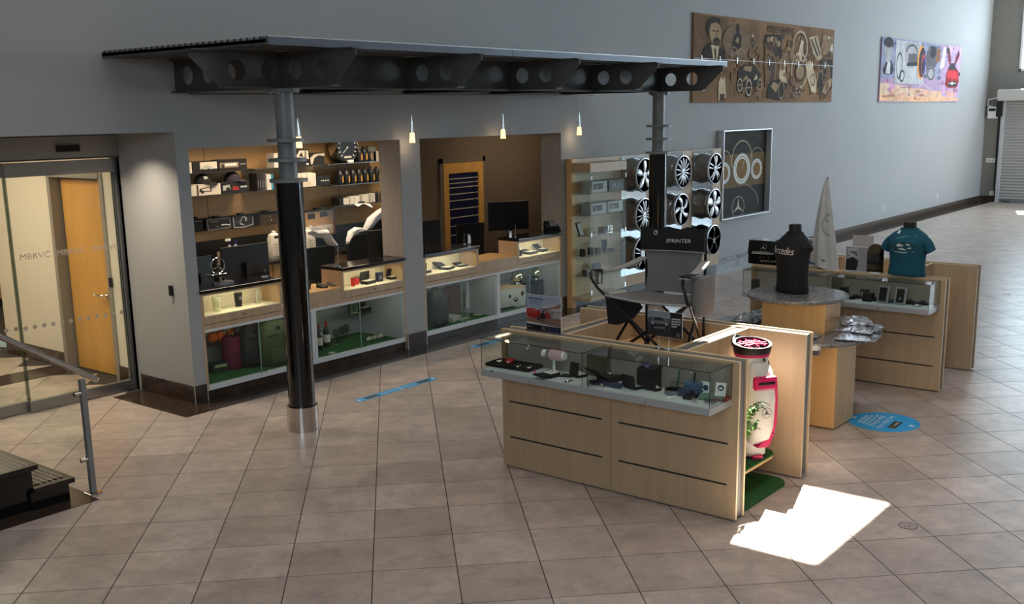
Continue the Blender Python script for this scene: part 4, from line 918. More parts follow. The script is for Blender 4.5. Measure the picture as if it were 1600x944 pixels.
# gauge
q = fy(539, 238, SHY0+.10); gz = z5
t = thing('wall_gauge', 'oversized black dial gauge with chrome bezel on the top right shelf', 'gauge', (q.x, SHY0+.12, gz+.0005))
R = .19
MB().lathe([(R*.9, .10), (R, .08), (R*1.02, -.06), (R*.95, -.085), (R*.9, -.07), (R*.9, .10)], (0, 0, R*1.02), 40, 'y').obj('bezel', STEEL, t, local=True, smooth=True)
MB().lathe([(0.001, -.066), (R*.93, -.068), (R*.93, -.06), (.001, -.06)], (0, 0, R*1.02), 40, 'y').obj('dial', BLACK, t, local=True)
sh = []
for k in range(13):
    a = math.radians(225-270*k/12); sh.append(('l', (214, 214, 210), [(.5+.36*math.cos(a), .5+.36*math.sin(a)), (.5+.45*math.cos(a), .5+.45*math.sin(a))], .012))
sh += [('l', (235, 235, 232), [(.5, .5), (.27, .30)], .007), ('e', (190, 190, 190), .5, .5, .04, .04), ('p', (190, 188, 182), [(.32, .12), (.68, .12), (.68, .19), (.32, .19)])]
art('dial_print', t, (-R*.92, -.069, R*1.02-R*.92), (R*1.84, 0, 0), (0, 0, R*1.84), sh, local=True, gap=.001, step=.0001)
MB().rbox(-.02, .07, -.10, -.06, 0, .035, .004).obj('foot', WHITEP, t, local=True)
# oil bottles
OILB = mat('dark_oil_bottle', (34, 36, 40), .35)
def oil(px_, z, label, grp):
    p = sh_(px_, z, .06); t = thing('oil_bottle', label, 'bottle', p, group=grp)
    MB().loft([[(.036*s*math.copysign(abs(math.cos(a))**.4, math.cos(a)), .055*s*math.copysign(abs(math.sin(a))**.4, math.sin(a)), zz) for a in [i*math.pi/8 for i in range(16)]] for zz, s in ((0, .95), (.008, 1), (.12, 1), (.155, .8), (.172, .4), (.178, .35))]).obj('bottle_body', OILB, t, local=True, smooth=True)
    MB().lathe([(.016, .176), (.016, .20), (0, .20)], n=12).obj('cap', BLACK, t, local=True)
    art('label', t, (.004, -.0555, .02), (.022, 0, 0), (0, 0, .09), [('p', (206, 150, 60), [(0, .0), (1, .2), (.8, 1), (0, .9)])], local=True)
    return t
ordn = ('first', 'second', 'third', 'fourth', 'fifth', 'sixth', 'seventh')
for i, px_ in enumerate((531, 541, 551, 560.5, 570, 580, 589)): oil(px_, z6, 'dark motor oil bottle with gold stripe, %s from the left in the row' % ordn[i], 'oil bottles on the right shelves')
for i, px_ in enumerate((562, 570, 577)): oil(px_, z5, 'dark motor oil bottle right of the big gauge, %s of three' % ordn[i], 'oil bottles on the right shelves')
wide(578.5, 590, z5, .19, (92, 98, 92), 'grey green carton behind the oil bottles at top right', d=.08)
wide(586, 594, z5, .13, (176, 170, 164), 'pale striped carton at the right end of the gauge shelf', [('p', BK, [(.4, 0), (.5, 0), (.5, 1), (.4, 1)])], d=.06)
for i, (a, b_, h_) in enumerate(((529, 545, .10), (546, 553, .10), (553.5, 562, .105), (566, 576, .115), (579, 586, .12))):
    wide(a, b_, z7, h_, BK if i == 0 else (206, 200, 190), ('black fronted white box first on the lowest right shelf', 'white box second on the lowest right shelf', 'white box third on the lowest right shelf', 'white box fourth on the lowest right shelf', 'white box fifth on the lowest right shelf')[i], [('p', (214, 208, 198), [(.42, .1), (1, .1), (1, .95), (.42, .95)])] if i == 0 else [('p', BK, [(0, .0), (1, .0), (1, .08), (0, .08)])])
a = fy(548, 322, SHY0); b_ = fy(583, 316, SHY0)
t = thing('open_binder', 'open white brochure drooping over the lowest right shelf', 'brochure', ((a.x+b_.x)/2, SHY0-.02, z7+.002))
MB().sheet([[(-.13+.26*i/6, -.05+.09*j/4, .004+.03*math.sin(i*.8)*(1-j/4)-.03*(1-j/4)) for i in range(7)] for j in range(5)], .004).obj('pages', WHITEP, t, local=True, smooth=True)
MB().rbox(-.06, .05, .02, .04, .004, .03, .004).obj('clip', BLACK, t, local=True)
for i, px_ in enumerate((588.5, 595)):
    bottle(sh_(px_, z7, .05), [(.022, 0), (.022, .10), (.01, .13), (.01, .14), (0, .14)], OILB, ('small dark bottle near the right end of the lowest shelf', 'small dark bottle at the right end of the lowest shelf')[i])
# hanging accessory packs below the shelves
def pack(px0, px1, py0, py1, label, col, bits):
    a = fy(px0, py1, OB-.06); b_ = fy(px1, py0, OB-.06); w_, h_ = b_.x-a.x, b_.z-a.z
    t = thing('accessory_pack', label, 'package', ((a.x+b_.x)/2, OB-.06, a.z), group='packs hanging on the maple wall')
    MB().rbox(-w_/2, w_/2, -.02, .055, 0, h_, .006).obj('pack_body', flat(col, .3), t, local=True)
    art('printed_front', t, (-w_/2, -.02, 0), (w_, 0, 0), (0, 0, h_), bits, local=True, rough=.25)
    MB().box(-w_*.1, w_*.1, .0, .05, h_, h_+.02).obj('hanger_tab', BLACK, t, local=True); return t
pack(302, 315, 341, 363, 'small black pack at the left end of the hanging row', (22, 22, 24), [('l', (170, 170, 168), [(.1, .8), (.9, .8)], .008), ('e', (60, 90, 60), .5, .25, .1, .08)])
pack(321, 359, 338, 361, 'black pack with silver outline, second of the hanging row', (30, 29, 28), [('l', (150, 150, 146), [(.08, .05), (.06, .88), (.95, .9), (.97, .1), (.08, .05)], .008), ('l', (120, 112, 104), [(.15, .7), (.5, .72)], .012), ('l', (226, 226, 222), [(.4, .28), (.52, .38), (.8, .36), (.95, .3)], .014), ('p', (52, 50, 48), [(.12, .3), (.6, .3), (.6, .62), (.12, .62)])])
pack(361, 395, 334, 358, 'glossy pack with a bright silver swirl, third of the hanging row', (44, 45, 47), [('l', (200, 202, 204), [(.08, .85), (.1, .1), (.5, .05), (.92, .2), (.95, .8)], .01), ('l', (170, 172, 174), [(.5, .9), (.35, .4), (.55, .2)], .016), ('l', (210, 212, 214), [(.55, .85), (.66, .7), (.6, .5)], .018), ('e', (232, 232, 230), .42, .3, .03, .05), ('p', (90, 92, 94), [(.15, .45), (.4, .5), (.38, .6), (.15, .58)])])
pack(397, 436, 330, 353, 'brown and black pack, fourth of the hanging row', (78, 62, 46), [('p', (28, 27, 27), [(0, .0), (.2, .0), (.2, 1), (0, 1)]), ('p', (30, 29, 29), [(.2, .85), (1, .85), (1, 1), (.2, 1)]), ('l', (214, 206, 196), [(.6, .68), (.58, .62)], .016), ('l', (226, 220, 210), [(.62, .38), (.66, .42), (.62, .3)], .01), ('l', (140, 124, 108), [(.25, .78), (1, .8)], .006)])
pack(476, 521, 325, 371, 'framed certificate with red edge on the maple wall', (176, 140, 98), [('p', (120, 36, 30), [(.94, 0), (1, 0), (1, 1), (.94, 1)]), ('p', (44, 36, 30), [(0, .93), (1, .93), (1, 1), (0, 1)]), ('p', (206, 186, 160), [(.1, .08), (.9, .08), (.9, .4), (.1, .4)]), ('p', (46, 40, 36), [(.1, .68), (.34, .68), (.34, .88), (.1, .88)]), ('p', (46, 40, 36), [(.5, .7), (.76, .72), (.74, .9), (.5, .9)]), ('p', (226, 214, 200), [(.3, .25), (.9, .28), (.9, .4), (.3, .36)])])
# office chairs, with white sheets modelling reflections in a clear screen
def office_chair(p, rz, label, cover=None, seat=.47, top=1.02):
    t = thing('office_chair', label, 'chair', p, rz)
    b = MB()
    g = [[(-.23+.46*i/6+0, .03*math.cos((i-3)*.5)-.02*(j/5), seat+.08+(top-seat-.08)*j/5) for i in range(7)] for j in range(6)]
    MB().sheet(g, .03).obj('backrest', mat('black_mesh_fabric', (24, 24, 25), .8), t, local=True, smooth=True)
    MB().rbox(-.24, .24, -.46, -.02, seat-.05, seat+.02, .03).obj('seat', FABBLK, t, local=True, smooth=True)
    MB().cyl((0, -.24, .09), (0, -.24, seat-.05), .028, n=14).obj('gas_stem', BLACK, t, local=True)
    for k in range(5):
        a = k*2*math.pi/5+.3; l = MB().tube([(0, -.24, .10), (.3*math.cos(a), -.24+.3*math.sin(a), .07)], [.025, .016]).obj('leg', BLACK, t, local=True)
        MB().cyl((.3*math.cos(a)-.015, -.24+.3*math.sin(a), .03), (.3*math.cos(a)+.015, -.24+.3*math.sin(a), .03), .0285, n=12).obj('caster', BLACK, l, local=True)
    MB().tube([(0, -.02, seat-.02), (0, .05, seat+.05), (0, .04, seat+.3)], .02).obj('back_bar', BLACK, t, local=True)
    for s_ in (-1, 1): MB().tube([(.25*s_, -.3, seat-.03), (.28*s_, -.3, seat+.2), (.28*s_, -.1, seat+.21)], .016).obj('armrest', BLACK, t, local=True)
    return t
q = fy(742, 370, 9.7); office_chair((q.x+.15, 9.92, .002), -.3, 'black mesh office chair behind the far counter', top=1.17, seat=.55)
q = fy(505, 385, 9.2)
def drape(px_pts, Y, label, bulge, tn):
    """crumpled white sheet with outline px_pts on plane Y"""
    P = [fy(a, b_, Y) for a, b_ in px_pts]; n = len(P)//2; A, B = P[:n], P[n:][::-1]
    t = thing('reflection_sheet', label, 'sheet', (sum(p.x for p in P)/len(P), Y, min(p.z for p in P)))
    g = []
    for j in range(9):
        row = []
        for i in range(n):
            p = A[i].lerp(B[i], j/8); k = bulge*math.sin(j/8*math.pi)+.02*math.sin(i*2.1+j*1.3+tn); row.append((p.x, p.y-k, p.z+.006*math.sin(i*3+j*2)))
        g.append(row)
    MB().sheet(g, .006).obj('cloth', flat((206, 204, 206), .8), t, smooth=True)  # a reflection given shape as white cloth
    return t
o1 = drape([(482, 352), (496, 356), (512, 358), (518, 371), (527, 382), (518, 384), (512, 381), (503, 372), (492, 371), (482, 364)], 9.62, 'crumpled white sheet modelling a reflection on the bench beside the right jug', .05, 0)
o2 = drape([(539, 376), (545, 362), (554, 355), (566, 356), (575, 341), (588, 330), (602, 320), (602, 334), (592, 343), (580, 356), (570, 361), (556, 366), (548, 372), (541, 382)], 9.62, 'large white sheet modelling a reflection rising to the right behind the near counter', .05, 2)
for nm, yb in (('left', 0), ('right', 0)):
    q = (fy(505, 392, 9.7), fy(572, 372, 9.7))[nm == 'right']
    office_chair((q.x+.1, 9.9, .002), -.05, 'black office chair under the %s white sheet behind the near counter' % nm, top=q.z+.02, seat=.55)
# pens, card holders, phone
q = fy(864, 352, WY+.08); t = thing('desk_phone', 'black desk phone with grey screen on the far right counter', 'phone', (q.x, WY+.09, CT), -.55)
MB().loft([[(-.10, -.06, 0), (.10, -.06, 0), (.10, .08, 0), (-.10, .08, 0)], [(-.10, -.06, .02), (.10, -.06, .02), (.10, .08, .15), (-.10, .08, .15)]]).obj('phone_body', BLACK, t, local=True)
MB().rbox(-.11, -.055, -.07, .09, .06, .11, .02).obj('handset', BLACK, t, local=True, smooth=True)
art('screen', t, (-.03, -.02, .065), (.1, 0, 0), (0, .08, .075), [('p', (140, 146, 156), [(0, .2), (1, .2), (1, 1), (0, 1)])], local=True, gap=.003)
def card_holder(px_, py_, Y, z, label, h_=.10):
    q = fy(px_, py_, Y); t = thing('card_holder', label, 'card holder', (q.x, Y, z))
    MB().box(-.03, .03, -.02, .02, 0, .006).obj('foot', ACRYL, t, local=True); MB().box(-.028, .028, .0, .003, .006, h_).box(-.028, .028, -.015, -.013, .006, h_*.5).obj('pocket', ACRYL, t, local=True)
    MB().box(-.024, .024, -.006, -.004, .008, h_*.8).obj('cards', WHITEP, t, local=True)
card_holder(797, 366, WY+.15, CT, 'clear card holder at the left end of the far right counter'); card_holder(733, 382, WY+.2, CT, 'clear card holder on the far left counter', .13)
for px_, py_, Y, hh, lab in ((805, 362, WY+.2, .16, 'slim chrome pen stand on the far right counter'), (725, 378, WY+.24, .14, 'slim chrome pen stand on the far left counter'), (528, 405, WY+.1, .22, 'slim chrome lamp arm on the near right counter')):
    q = fy(px_, py_, Y); t = thing('pen_stand', lab, 'pen', (q.x, Y, CT)); MB().lathe([(.022, 0), (.022, .006), (.004, .01)], n=16).obj('foot', STEEL, t, local=True); MB().cyl((0, 0, .01), (.008, 0, hh), .004, n=8).obj('pen', CHROME, t, local=True)
for px_, lab in ((504, 'small dark scanner on the low near ledge'), (520, 'grey card reader on the low near ledge')):
    q = fy(px_, 452, WY+.15); t = thing('card_terminal', lab, 'terminal', (q.x, WY+.16, .8765)); MB().loft([[(-.035, -.06, 0), (.035, -.06, 0), (.035, .05, 0), (-.035, .05, 0)], [(-.035, -.06, .015), (.035, -.06, .015), (.035, .05, .04), (-.035, .05, .04)]]).obj('terminal_body', BLACK if px_ < 510 else GREYST, t, local=True)
    MB().box(-.025, .025, .0, .03, .035, .037).obj('keypad', GREYST, t, local=True)
# glazed door in the brown wall
a = fy(690, 256, OB); b_ = fy(752, 256, OB)
dr = struct('door_2', MB().box(a.x, a.x+.11, OB-.035, OB-.001, .01, a.z).box(b_.x-.11, b_.x, OB-.035, OB-.001, .01, a.z).box(a.x+.11, b_.x-.11, OB-.035, OB-.001, a.z-.15, a.z).box(a.x+.11, b_.x-.11, OB-.035, OB-.001, .01, .25), DOORWOOD)
MB().box(a.x-.07, a.x-.004, OB-.03, OB-.001, .002, a.z+.07).box(b_.x+.004, b_.x+.06, OB-.03, OB-.001, .002, a.z+.07).box(a.x-.07, b_.x+.06, OB-.03, OB-.001, a.z+.004, a.z+.07).obj('frame', mat('taupe_door_frame', (112, 100, 86), .6), dr)
MB().box(a.x+.11, b_.x-.11, OB-.014, OB-.008, .25, a.z-.15).obj('pane', mat('navy_night_glass', (18, 24, 62), .3), dr)
zt = a.z-.15
bl = [zt-.075, zt-.14, zt-.205, zt-.30, zt-.395, zt-.52, zt-.645, zt-.77, zt-.90]
for z in bl: MB().box(a.x+.112, b_.x-.112, OB-.022, OB-.015, z-.012, z).obj('blind_slat', flat((206, 190, 176), .6), dr)
MB().box(b_.x-.20, b_.x-.185, OB-.024, OB-.0145, zt-1.0, zt-.01).obj('blind_tape', flat((20, 22, 40), .8), dr)
# ================================================================== ALONG THE LONG WALL
# ---- maple wheel wall with mirror panels
BY = 8.5
t = thing('wheel_display_wall', 'maple display wall with mirror panels carrying alloy wheels', 'display wall', (14.6, 8.55, 0))
MB().box(12.0, 16.25, BY, WY-.001, .12, 2.07).obj('backing_board', MAPLE, t)
MB().rbox(11.93, 12.03, BY-.005, WY-.013, .003, 2.075, .003).obj('end_post', MAPLE_W, t)
MB().box(12.03, 16.25, 8.54, WY-.013, .003, .12).obj('kick_board', BLACK, t)
zb = fy(980, 430, BY).z
for xa, xb, z0 in ((13.17, 13.86, zb), (14.04, 14.95, .42), (15.28, 15.96, .42)):
    MB().box(xa, xb, BY-.008, BY, z0, 2.06).obj('mirror_panel', MIRROR, t)
# ---- alloy wheels
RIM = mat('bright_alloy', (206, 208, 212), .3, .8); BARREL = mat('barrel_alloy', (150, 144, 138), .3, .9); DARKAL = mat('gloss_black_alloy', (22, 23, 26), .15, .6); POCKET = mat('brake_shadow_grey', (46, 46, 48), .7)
FY = 8.25
def wheel(x, z, style, label, n, w0, w1, sw=0., dark=False, double=False):
    t = thing('alloy_wheel', label, 'wheel', (x, FY, z), group='alloy wheels on the mirror wall'); R = .25
    bm_ = DARKAL if dark else BARREL
    MB().lathe([(R*.98, .005), (R, .03), (R*.93, .05), (R*.90, .10), (R*.95, .19), (R, .215), (R, .24), (R*.9, .24), (R*.86, .10), (R*.90, .03), (R*.95, .0), (R*.98, .005)], n=48, axis='y').obj('barrel', bm_, t, local=True, smooth=True)
    MB().lathe([(R*1.0, .02), (R*1.0, -.004), (R*.95, -.008), (R*.92, .01), (R*1.0, .02)], n=48, axis='y').obj('rim_lip', RIM, t, local=True, smooth=True)
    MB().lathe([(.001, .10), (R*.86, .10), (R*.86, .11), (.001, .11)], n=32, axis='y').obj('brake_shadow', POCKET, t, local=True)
    sm = DARKAL if dark else RIM
    for k in range(n):
        a = 2*math.pi*k/n+math.pi/2; parts = (-.5, .5) if double else (0,)
        for s_ in parts:
            pts = []
            for j in range(6):
                r = R*(.16+.79*j/5); wd = (w0+(w1-w0)*j/5)*(.55 if double else 1); b_ = a+sw*(j/5)**1.2+s_*(w0*1.2+.10*j/5)/max(r, .02)*(.35 if double else 0)*1.6
                e = Vector((math.cos(b_), 0, math.sin(b_))); q = Vector((-math.sin(b_), 0, math.cos(b_))); y = .018-.02*math.sin(j/5*math.pi)+.008*j/5
                c = e*r; pts.append([c+q*wd/2+Vector((0, y, 0)), c+q*wd/4+Vector((0, y-.012, 0)), c-q*wd/4+Vector((0, y-.012, 0)), c-q*wd/2+Vector((0, y, 0)), c-q*wd/2+Vector((0, y+.03, 0)), c+q*wd/2+Vector((0, y+.03, 0))])
            MB().loft(pts).obj('spoke', sm, t, local=True)
    MB().lathe([(R*.24, .03), (R*.24, .01), (R*.18, -.004), (.001, -.006)], n=24, axis='y').obj('hub', sm, t, local=True, smooth=True)
    hb = MB(); star_mesh(hb, (0, -.009, 0), R*.11, (1, 0, 0), (0, 0, 1), (0, 1, 0), .004, .005); hb.obj('emblem', CHROME, t, local=True)
    for k in range(5):
        a = 2*math.pi*k/5+.3; MB().cyl((R*.19*math.cos(a), .0, R*.19*math.sin(a)), (R*.19*math.cos(a), -.006, R*.19*math.sin(a)), .007, n=8).obj('wheel_bolt', BARREL, t, local=True)
    MB().cyl((0, .11, 0), (0, BY-.009-FY, 0), .03, n=12).obj('mount', STEEL, t, local=True)
wheel(13.435, 1.78, 0, 'silver five spoke star wheel, top left of the wheel wall', 5, .065, .11)
wheel(13.435, 1.20, 0, 'silver seven twin spoke wheel, middle left of the wheel wall', 7, .03, .035, double=True)
wheel(13.39, .635, 0, 'two tone five twin spoke wheel, bottom left behind the chair', 5, .035, .05, double=True, dark=False)
wheel(14.56, 1.772, 0, 'silver multi spoke wheel just right of the far column, top', 14, .02, .024)
wheel(14.54, 1.19, 0, 'silver swirl spoke wheel just right of the far column, middle', 5, .045, .10, sw=.55)
wheel(15.60, 1.767, 0, 'silver five twin spoke wheel beside the framed picture, top', 5, .04, .05, double=True)
wheel(15.60, 1.196, 0, 'silver five broad spoke wheel beside the framed picture, middle', 5, .075, .15)
wheel(15.60, .61, 0, 'black wheel with polished lip at the bottom right of the wheel wall', 5, .03, .03, dark=True)
# ---- glass tower cabinet
TX0, TX1, TY0 = 11.93, 12.86, 8.2
t = thing('glass_tower_cabinet', 'tall glass tower cabinet with maple header beside the wheel wall', 'cabinet', (12.4, 8.35, .12))
MB().rbox(TX0+.02, TX1, TY0, BY-.006, .12, .17, .003).obj('base', MAPLE, t)
MB().rbox(TX0+.02, TX1, TY0, BY-.006, 1.895, 2.02, .003).obj('header', MAPLE, t)
for x in (TX0+.022, TX1-.006): MB().box(x, x+.006, TY0+.004, BY-.006, .17, 1.895).obj('side_pane', GLASS, t)
MB().box(TX0+.03, TX1-.01, TY0+.002, TY0+.008, .172, 1.893).obj('glass_door', GLASS, t)
MB().box(TX0+.018, TX0+.0215, TY0, TY0+.003, .17, 1.895).obj('pane_edge', mat('green_glass_edge', (150, 190, 172), .2), t)
for x in (TX0+.04, TX1-.03):
    for z in (.25, 1.05, 1.82): MB().rbox(x-.015, x+.02, TY0-.006, TY0+.012, z-.03, z+.03, .003).obj('hinge', CHROME, t)
TZ = []
for k, y in enumerate((303.5, 337.9, 370, 401.8, 433.5)):
    z = fy(908, y, 8.32).z; TZ.append(z+.0005)
    MB().box(TX0+.03, TX1-.008, TY0+.03, BY-.008, z-.008, z).obj('shelf', GLASSG, t)
def tw(px_, k, d=8.34): q = fy(px_, 400, d); return (q.x, d, TZ[k])
silver = (156, 160, 164)
win_ = [('p', (176, 180, 184), [(.02, .06), (.98, .06), (.98, .94), (.02, .94)]), ('p', (46, 44, 44), [(.08, .3), (.72, .3), (.72, .8), (.08, .8)]), ('p', (120, 112, 104), [(.15, .36), (.5, .36), (.44, .6), (.2, .6)]), ('e', (24, 24, 24), .2, .36, .05, .1), ('e', (24, 24, 24), .45, .36, .05, .1)]
dk_ = [('p', (34, 34, 36), [(.02, .05), (.98, .05), (.98, .95), (.02, .95)]), ('e', (120, 120, 122), .35, .5, .1, .16), ('e', (90, 90, 96), .72, .5, .08, .2), ('l', (170, 170, 170), [(.2, .3), (.8, .35)], .006)]
for px_, k, col, sh, lab in ((929, 0, silver, win_, 'silver model car box, left on the top tower shelf'), (955, 0, (26, 26, 28), dk_, 'black model box, right on the top tower shelf'), (928, 1, silver, win_, 'silver model car box, left on the second tower shelf'), (954, 1, silver, win_, 'silver model car box, right on the second tower shelf')):
    q = tw(px_, k, 8.36); carton(q, .38, .17, .155, col, lab, shapes=sh, name='model_box')
q = tw(909, 2); t = thing('tablet_stand', 'black slate leaning on the third tower shelf', 'stand', q)
b = MB().rbox(-.05, .05, -.012, .012, 0, .20, .004); b.xf(Matrix.Rotation(-.35, 4, 'X')); b.obj('slate', BLACK, t, local=True)
b = MB().box(-.042, .042, -.0135, -.012, .015, .18); b.xf(Matrix.Rotation(-.35, 4, 'X')); b.obj('sheet', flat((150, 150, 148)), t, local=True)
q = tw(944, 2); carton(q, .16, .10, .08, (96, 46, 40), 'red and black watch box on the third tower shelf', shapes=[('p', (30, 26, 26), [(0, 0), (.55, 0), (.55, 1), (0, 1)])])
q = tw(953, 2, 8.28); t = thing('key_chain_rack', 'small rack of key chains on the third tower shelf', 'key rack', q)
MB().box(-.06, .06, -.005, .005, 0, .004).box(-.06, -.055, -.004, .004, 0, .10).box(.055, .06, -.004, .004, 0, .10).box(-.06, .06, -.004, .004, .095, .10).obj('rack', CHROME, t, local=True)
for i in range(3): MB().rbox(-.045+.04*i-.008, -.045+.04*i+.008, -.008, -.004, .03, .09, .002).obj('key_fob', CHROME, t, local=True)
q = tw(928, 2, 8.28); t = thing('key_fob', 'silver key fob lying on the third tower shelf', 'key fob', q); MB().rbox(-.05, .05, -.02, .02, 0, .012, .005).obj('fob_body', STEEL, t, local=True); MB().tube([(.05, 0, .006), (.07, .01, .006), (.07, -.01, .006), (.05, 0, .006)], .003).obj('ring', CHROME, t, local=True)
for i, (px_, h_, r) in enumerate(((910, .10, .04), (923, .10, .045), (934, .075, .045))):
    q = tw(px_, 3); t = thing('mug', 'dark mug on the fourth tower shelf, %s from the left' % ordn[i], 'mug', q, group='mugs in the tower cabinet')
    MB().lathe([(r*.9, 0), (r, .01), (r, h_), (r*.9, h_), (r*.85, .01)], n=24).obj('cup', mat('black_ceramic', (26, 26, 28), .25), t, local=True, smooth=True)
    MB().tube([(r, 0, h_*.8), (r+.03, 0, h_*.7), (r+.03, 0, h_*.35), (r, 0, h_*.25)], .006).obj('handle', mat('black_ceramic', (26, 26, 28), .25), t, local=True, smooth=True)
q = tw(944, 3); t = thing('travel_cup', 'tall black travel cup on the fourth tower shelf', 'cup', q); MB().lathe([(.032, 0), (.046, .16), (.048, .165)], n=24).obj('cup', BLACK, t, local=True, smooth=True); MB().lathe([(.05, .163), (.05, .178), (.02, .182)], n=24).obj('lid', BLACKG, t, local=True, smooth=True)
q = tw(954, 3); t = thing('ashtray', 'low dark dish at the right of the fourth tower shelf', 'dish', q); MB().lathe([(.04, 0), (.06, .03), (.055, .03), (.035, .008)], n=24).obj('dish', BLACKG, t, local=True, smooth=True)
q = tw(914, 4); t = thing('candle_jar', 'dark candle jar on the lowest tower shelf', 'jar', q); MB().lathe([(.035, 0), (.038, .09), (.03, .09)], n=20).obj('jar', OILB, t, local=True, smooth=True); MB().lathe([(.039, .09), (.039, .105)], n=20).obj('lid', STEEL, t, local=True)
q = tw(938, 4); gift_box(q, .22, .10, .04, 'open black gift box on the lowest tower shelf', lid=80)
# ---- recessed picture box
a = fy(1122.5, 205.6, WY); c = fy(1192.5, 329, WY)
x0, x1, z0, z1 = a.x, c.x, c.z-.0, fy(1150, 204.5, WY).z
t = thing('framed_picture', 'deep silver frame with a dashboard dial picture beside the wheels', 'picture', ((x0+x1)/2, WY-.06, z0))
D = .12
MB().box(x0, x1, WY-.012, WY-.001, z0, z1).obj('backboard', mat('dark_print_ground', (34, 29, 26), .8), t)
for nm, q in (('frame_bar', (x0-.02, x0, z0-.02, z1+.02)), ('frame_bar', (x1, x1+.02, z0-.02, z1+.02)), ('frame_bar', (x0, x1, z0-.02, z0)), ('frame_bar', (x0, x1, z1, z1+.02))):
    MB().box(q[0], q[1], WY-D, WY-.001, q[2], q[3]).obj(nm, ALU_L, t)
SEP = (150, 112, 60); RNG = (206, 204, 196)
vis0 = (a.x-x0)/(x1-x0)
def U_(f): return vis0+(1-vis0)*f
W_ = 1-vis0
sh = [('p', (92, 72, 44), [(0, .34), (1, .34), (1, .73), (0, .73)]), ('p', (52, 46, 40), [(0, .73), (1, .73), (1, 1), (0, 1)]), ('p', (30, 27, 25), [(0, 0), (1, 0), (1, .34), (0, .34)]),
      ('e', (30, 27, 25), U_(.5), .72, .47*W_, .24), ('p', (106, 82, 46), [(0, .34), (1, .34), (1, .73), (0, .73)])]
for f, v, r in ((.12, .52, .13), (.48, .55, .19), (.8, .53, .13)):
    sh += [('r', (196, 176, 140), U_(f), v+.1, r*1.15*W_, r*1.25, .05, -10, 200), ('e', (110, 112, 110), U_(f), v, r*W_, r*1.02), ('e', (226, 224, 216), U_(f), v, r*.92*W_, r*.94), ('e', (126, 92, 44), U_(f), v, r*.62*W_, r*.64), ('r', (120, 118, 112), U_(f), v, r*.78*W_, r*.8, .06)]
    for k in range(10):
        an = math.radians(220-260*k/9); sh.append(('l', (60, 58, 54), [(U_(f)+r*.7*W_*math.cos(an), v+r*.72*math.sin(an)), (U_(f)+r*.86*W_*math.cos(an), v+r*.88*math.sin(an))], .006))
sh += [('l', (226, 226, 222), [(U_(.48), .55), (U_(.52), .64)], .008)]
sh += star_shapes((190, 180, 164), U_(.42), .1, .13*W_, .13, .06)
sh += [('r', (196, 186, 170), U_(.2), .1, .66*W_, .32, .012, 0, 75), ('l', (206, 196, 176), [(0.02, .24), (vis0*.9, .2)], .008)]
art('print', t, (x0, WY-.013, z0), (x1-x0, 0, 0), (0, 0, z1-z0), sh, rough=.8, gap=.001, step=.0001)
# ---- two big wall prints
def board(px0, px1, name_, label, shapes, ground, rod=True):
    a = fy(*px0, WY); c = fy(*px1, WY); x0, x1, z1, z0 = a.x, c.x, a.z, c.z
    t = thing('wall_print', label, 'wall print', ((x0+x1)/2, WY-.02, z0), group='large prints high on the long wall')
    zm = (z0+z1)/2
    MB().box(x0, x1, WY-.032, WY-.001, zm+.001, z1).obj('upper_board', ground, t); MB().box(x0, x1, WY-.032, WY-.001, z0, zm-.001).obj('lower_board', ground, t)
    art('print', t, (x0, WY-.032, z0), (x1-x0, 0, 0), (0, 0, z1-z0), shapes, gap=.001, step=.00003, var=.22, rough=.85)
    return t, x0, x1, z0, z1, zm
SG = mat('sepia_print', (134, 99, 66), .85, var=.28, scale=(1.6, 1.6, 1.6))
D1, D2, M1, L1_, L2 = (48, 35, 27), (80, 58, 42), (112, 84, 58), (166, 138, 104), (204, 182, 150)
def vcar(cx, cy, s, body=D1, lite=L1_):                     # veteran car seen three-quarter
    return [('p', body, [(cx-.07*s, cy-.02*s), (cx-.075*s, cy+.10*s), (cx-.04*s, cy+.18*s), (cx+.03*s, cy+.2*s), (cx+.07*s, cy+.1*s), (cx+.08*s, cy-.06*s), (cx-.02*s, cy-.1*s)]), ('p', lite, [(cx-.04*s, cy+.12*s), (cx-.03*s, cy+.17*s), (cx+.02*s, cy+.17*s), (cx+.01*s, cy+.1*s)]),
            ('p', lite, [(cx-.05*s, cy-.02*s), (cx-.02*s, cy+.06*s), (cx+.0*s, cy+.02*s)]), ('p', L2, [(cx+.03*s, cy+.0*s), (cx+.05*s, cy+.08*s), (cx+.06*s, cy+.02*s)])]+[x for dx, dy, r in ((-.06, -.06, .8), (.0, -.09, 1.), (.075, -.05, .7)) for x in (('e', D1, cx+dx*s, cy+dy*s, .022*s*r, .12*s*r), ('r', L2, cx+dx*s, cy+dy*s, .02*s*r, .105*s*r, .2), ('l', lite, [(cx+dx*s-.015*s*r, cy+dy*s), (cx+dx*s+.015*s*r, cy+dy*s)], .02))]
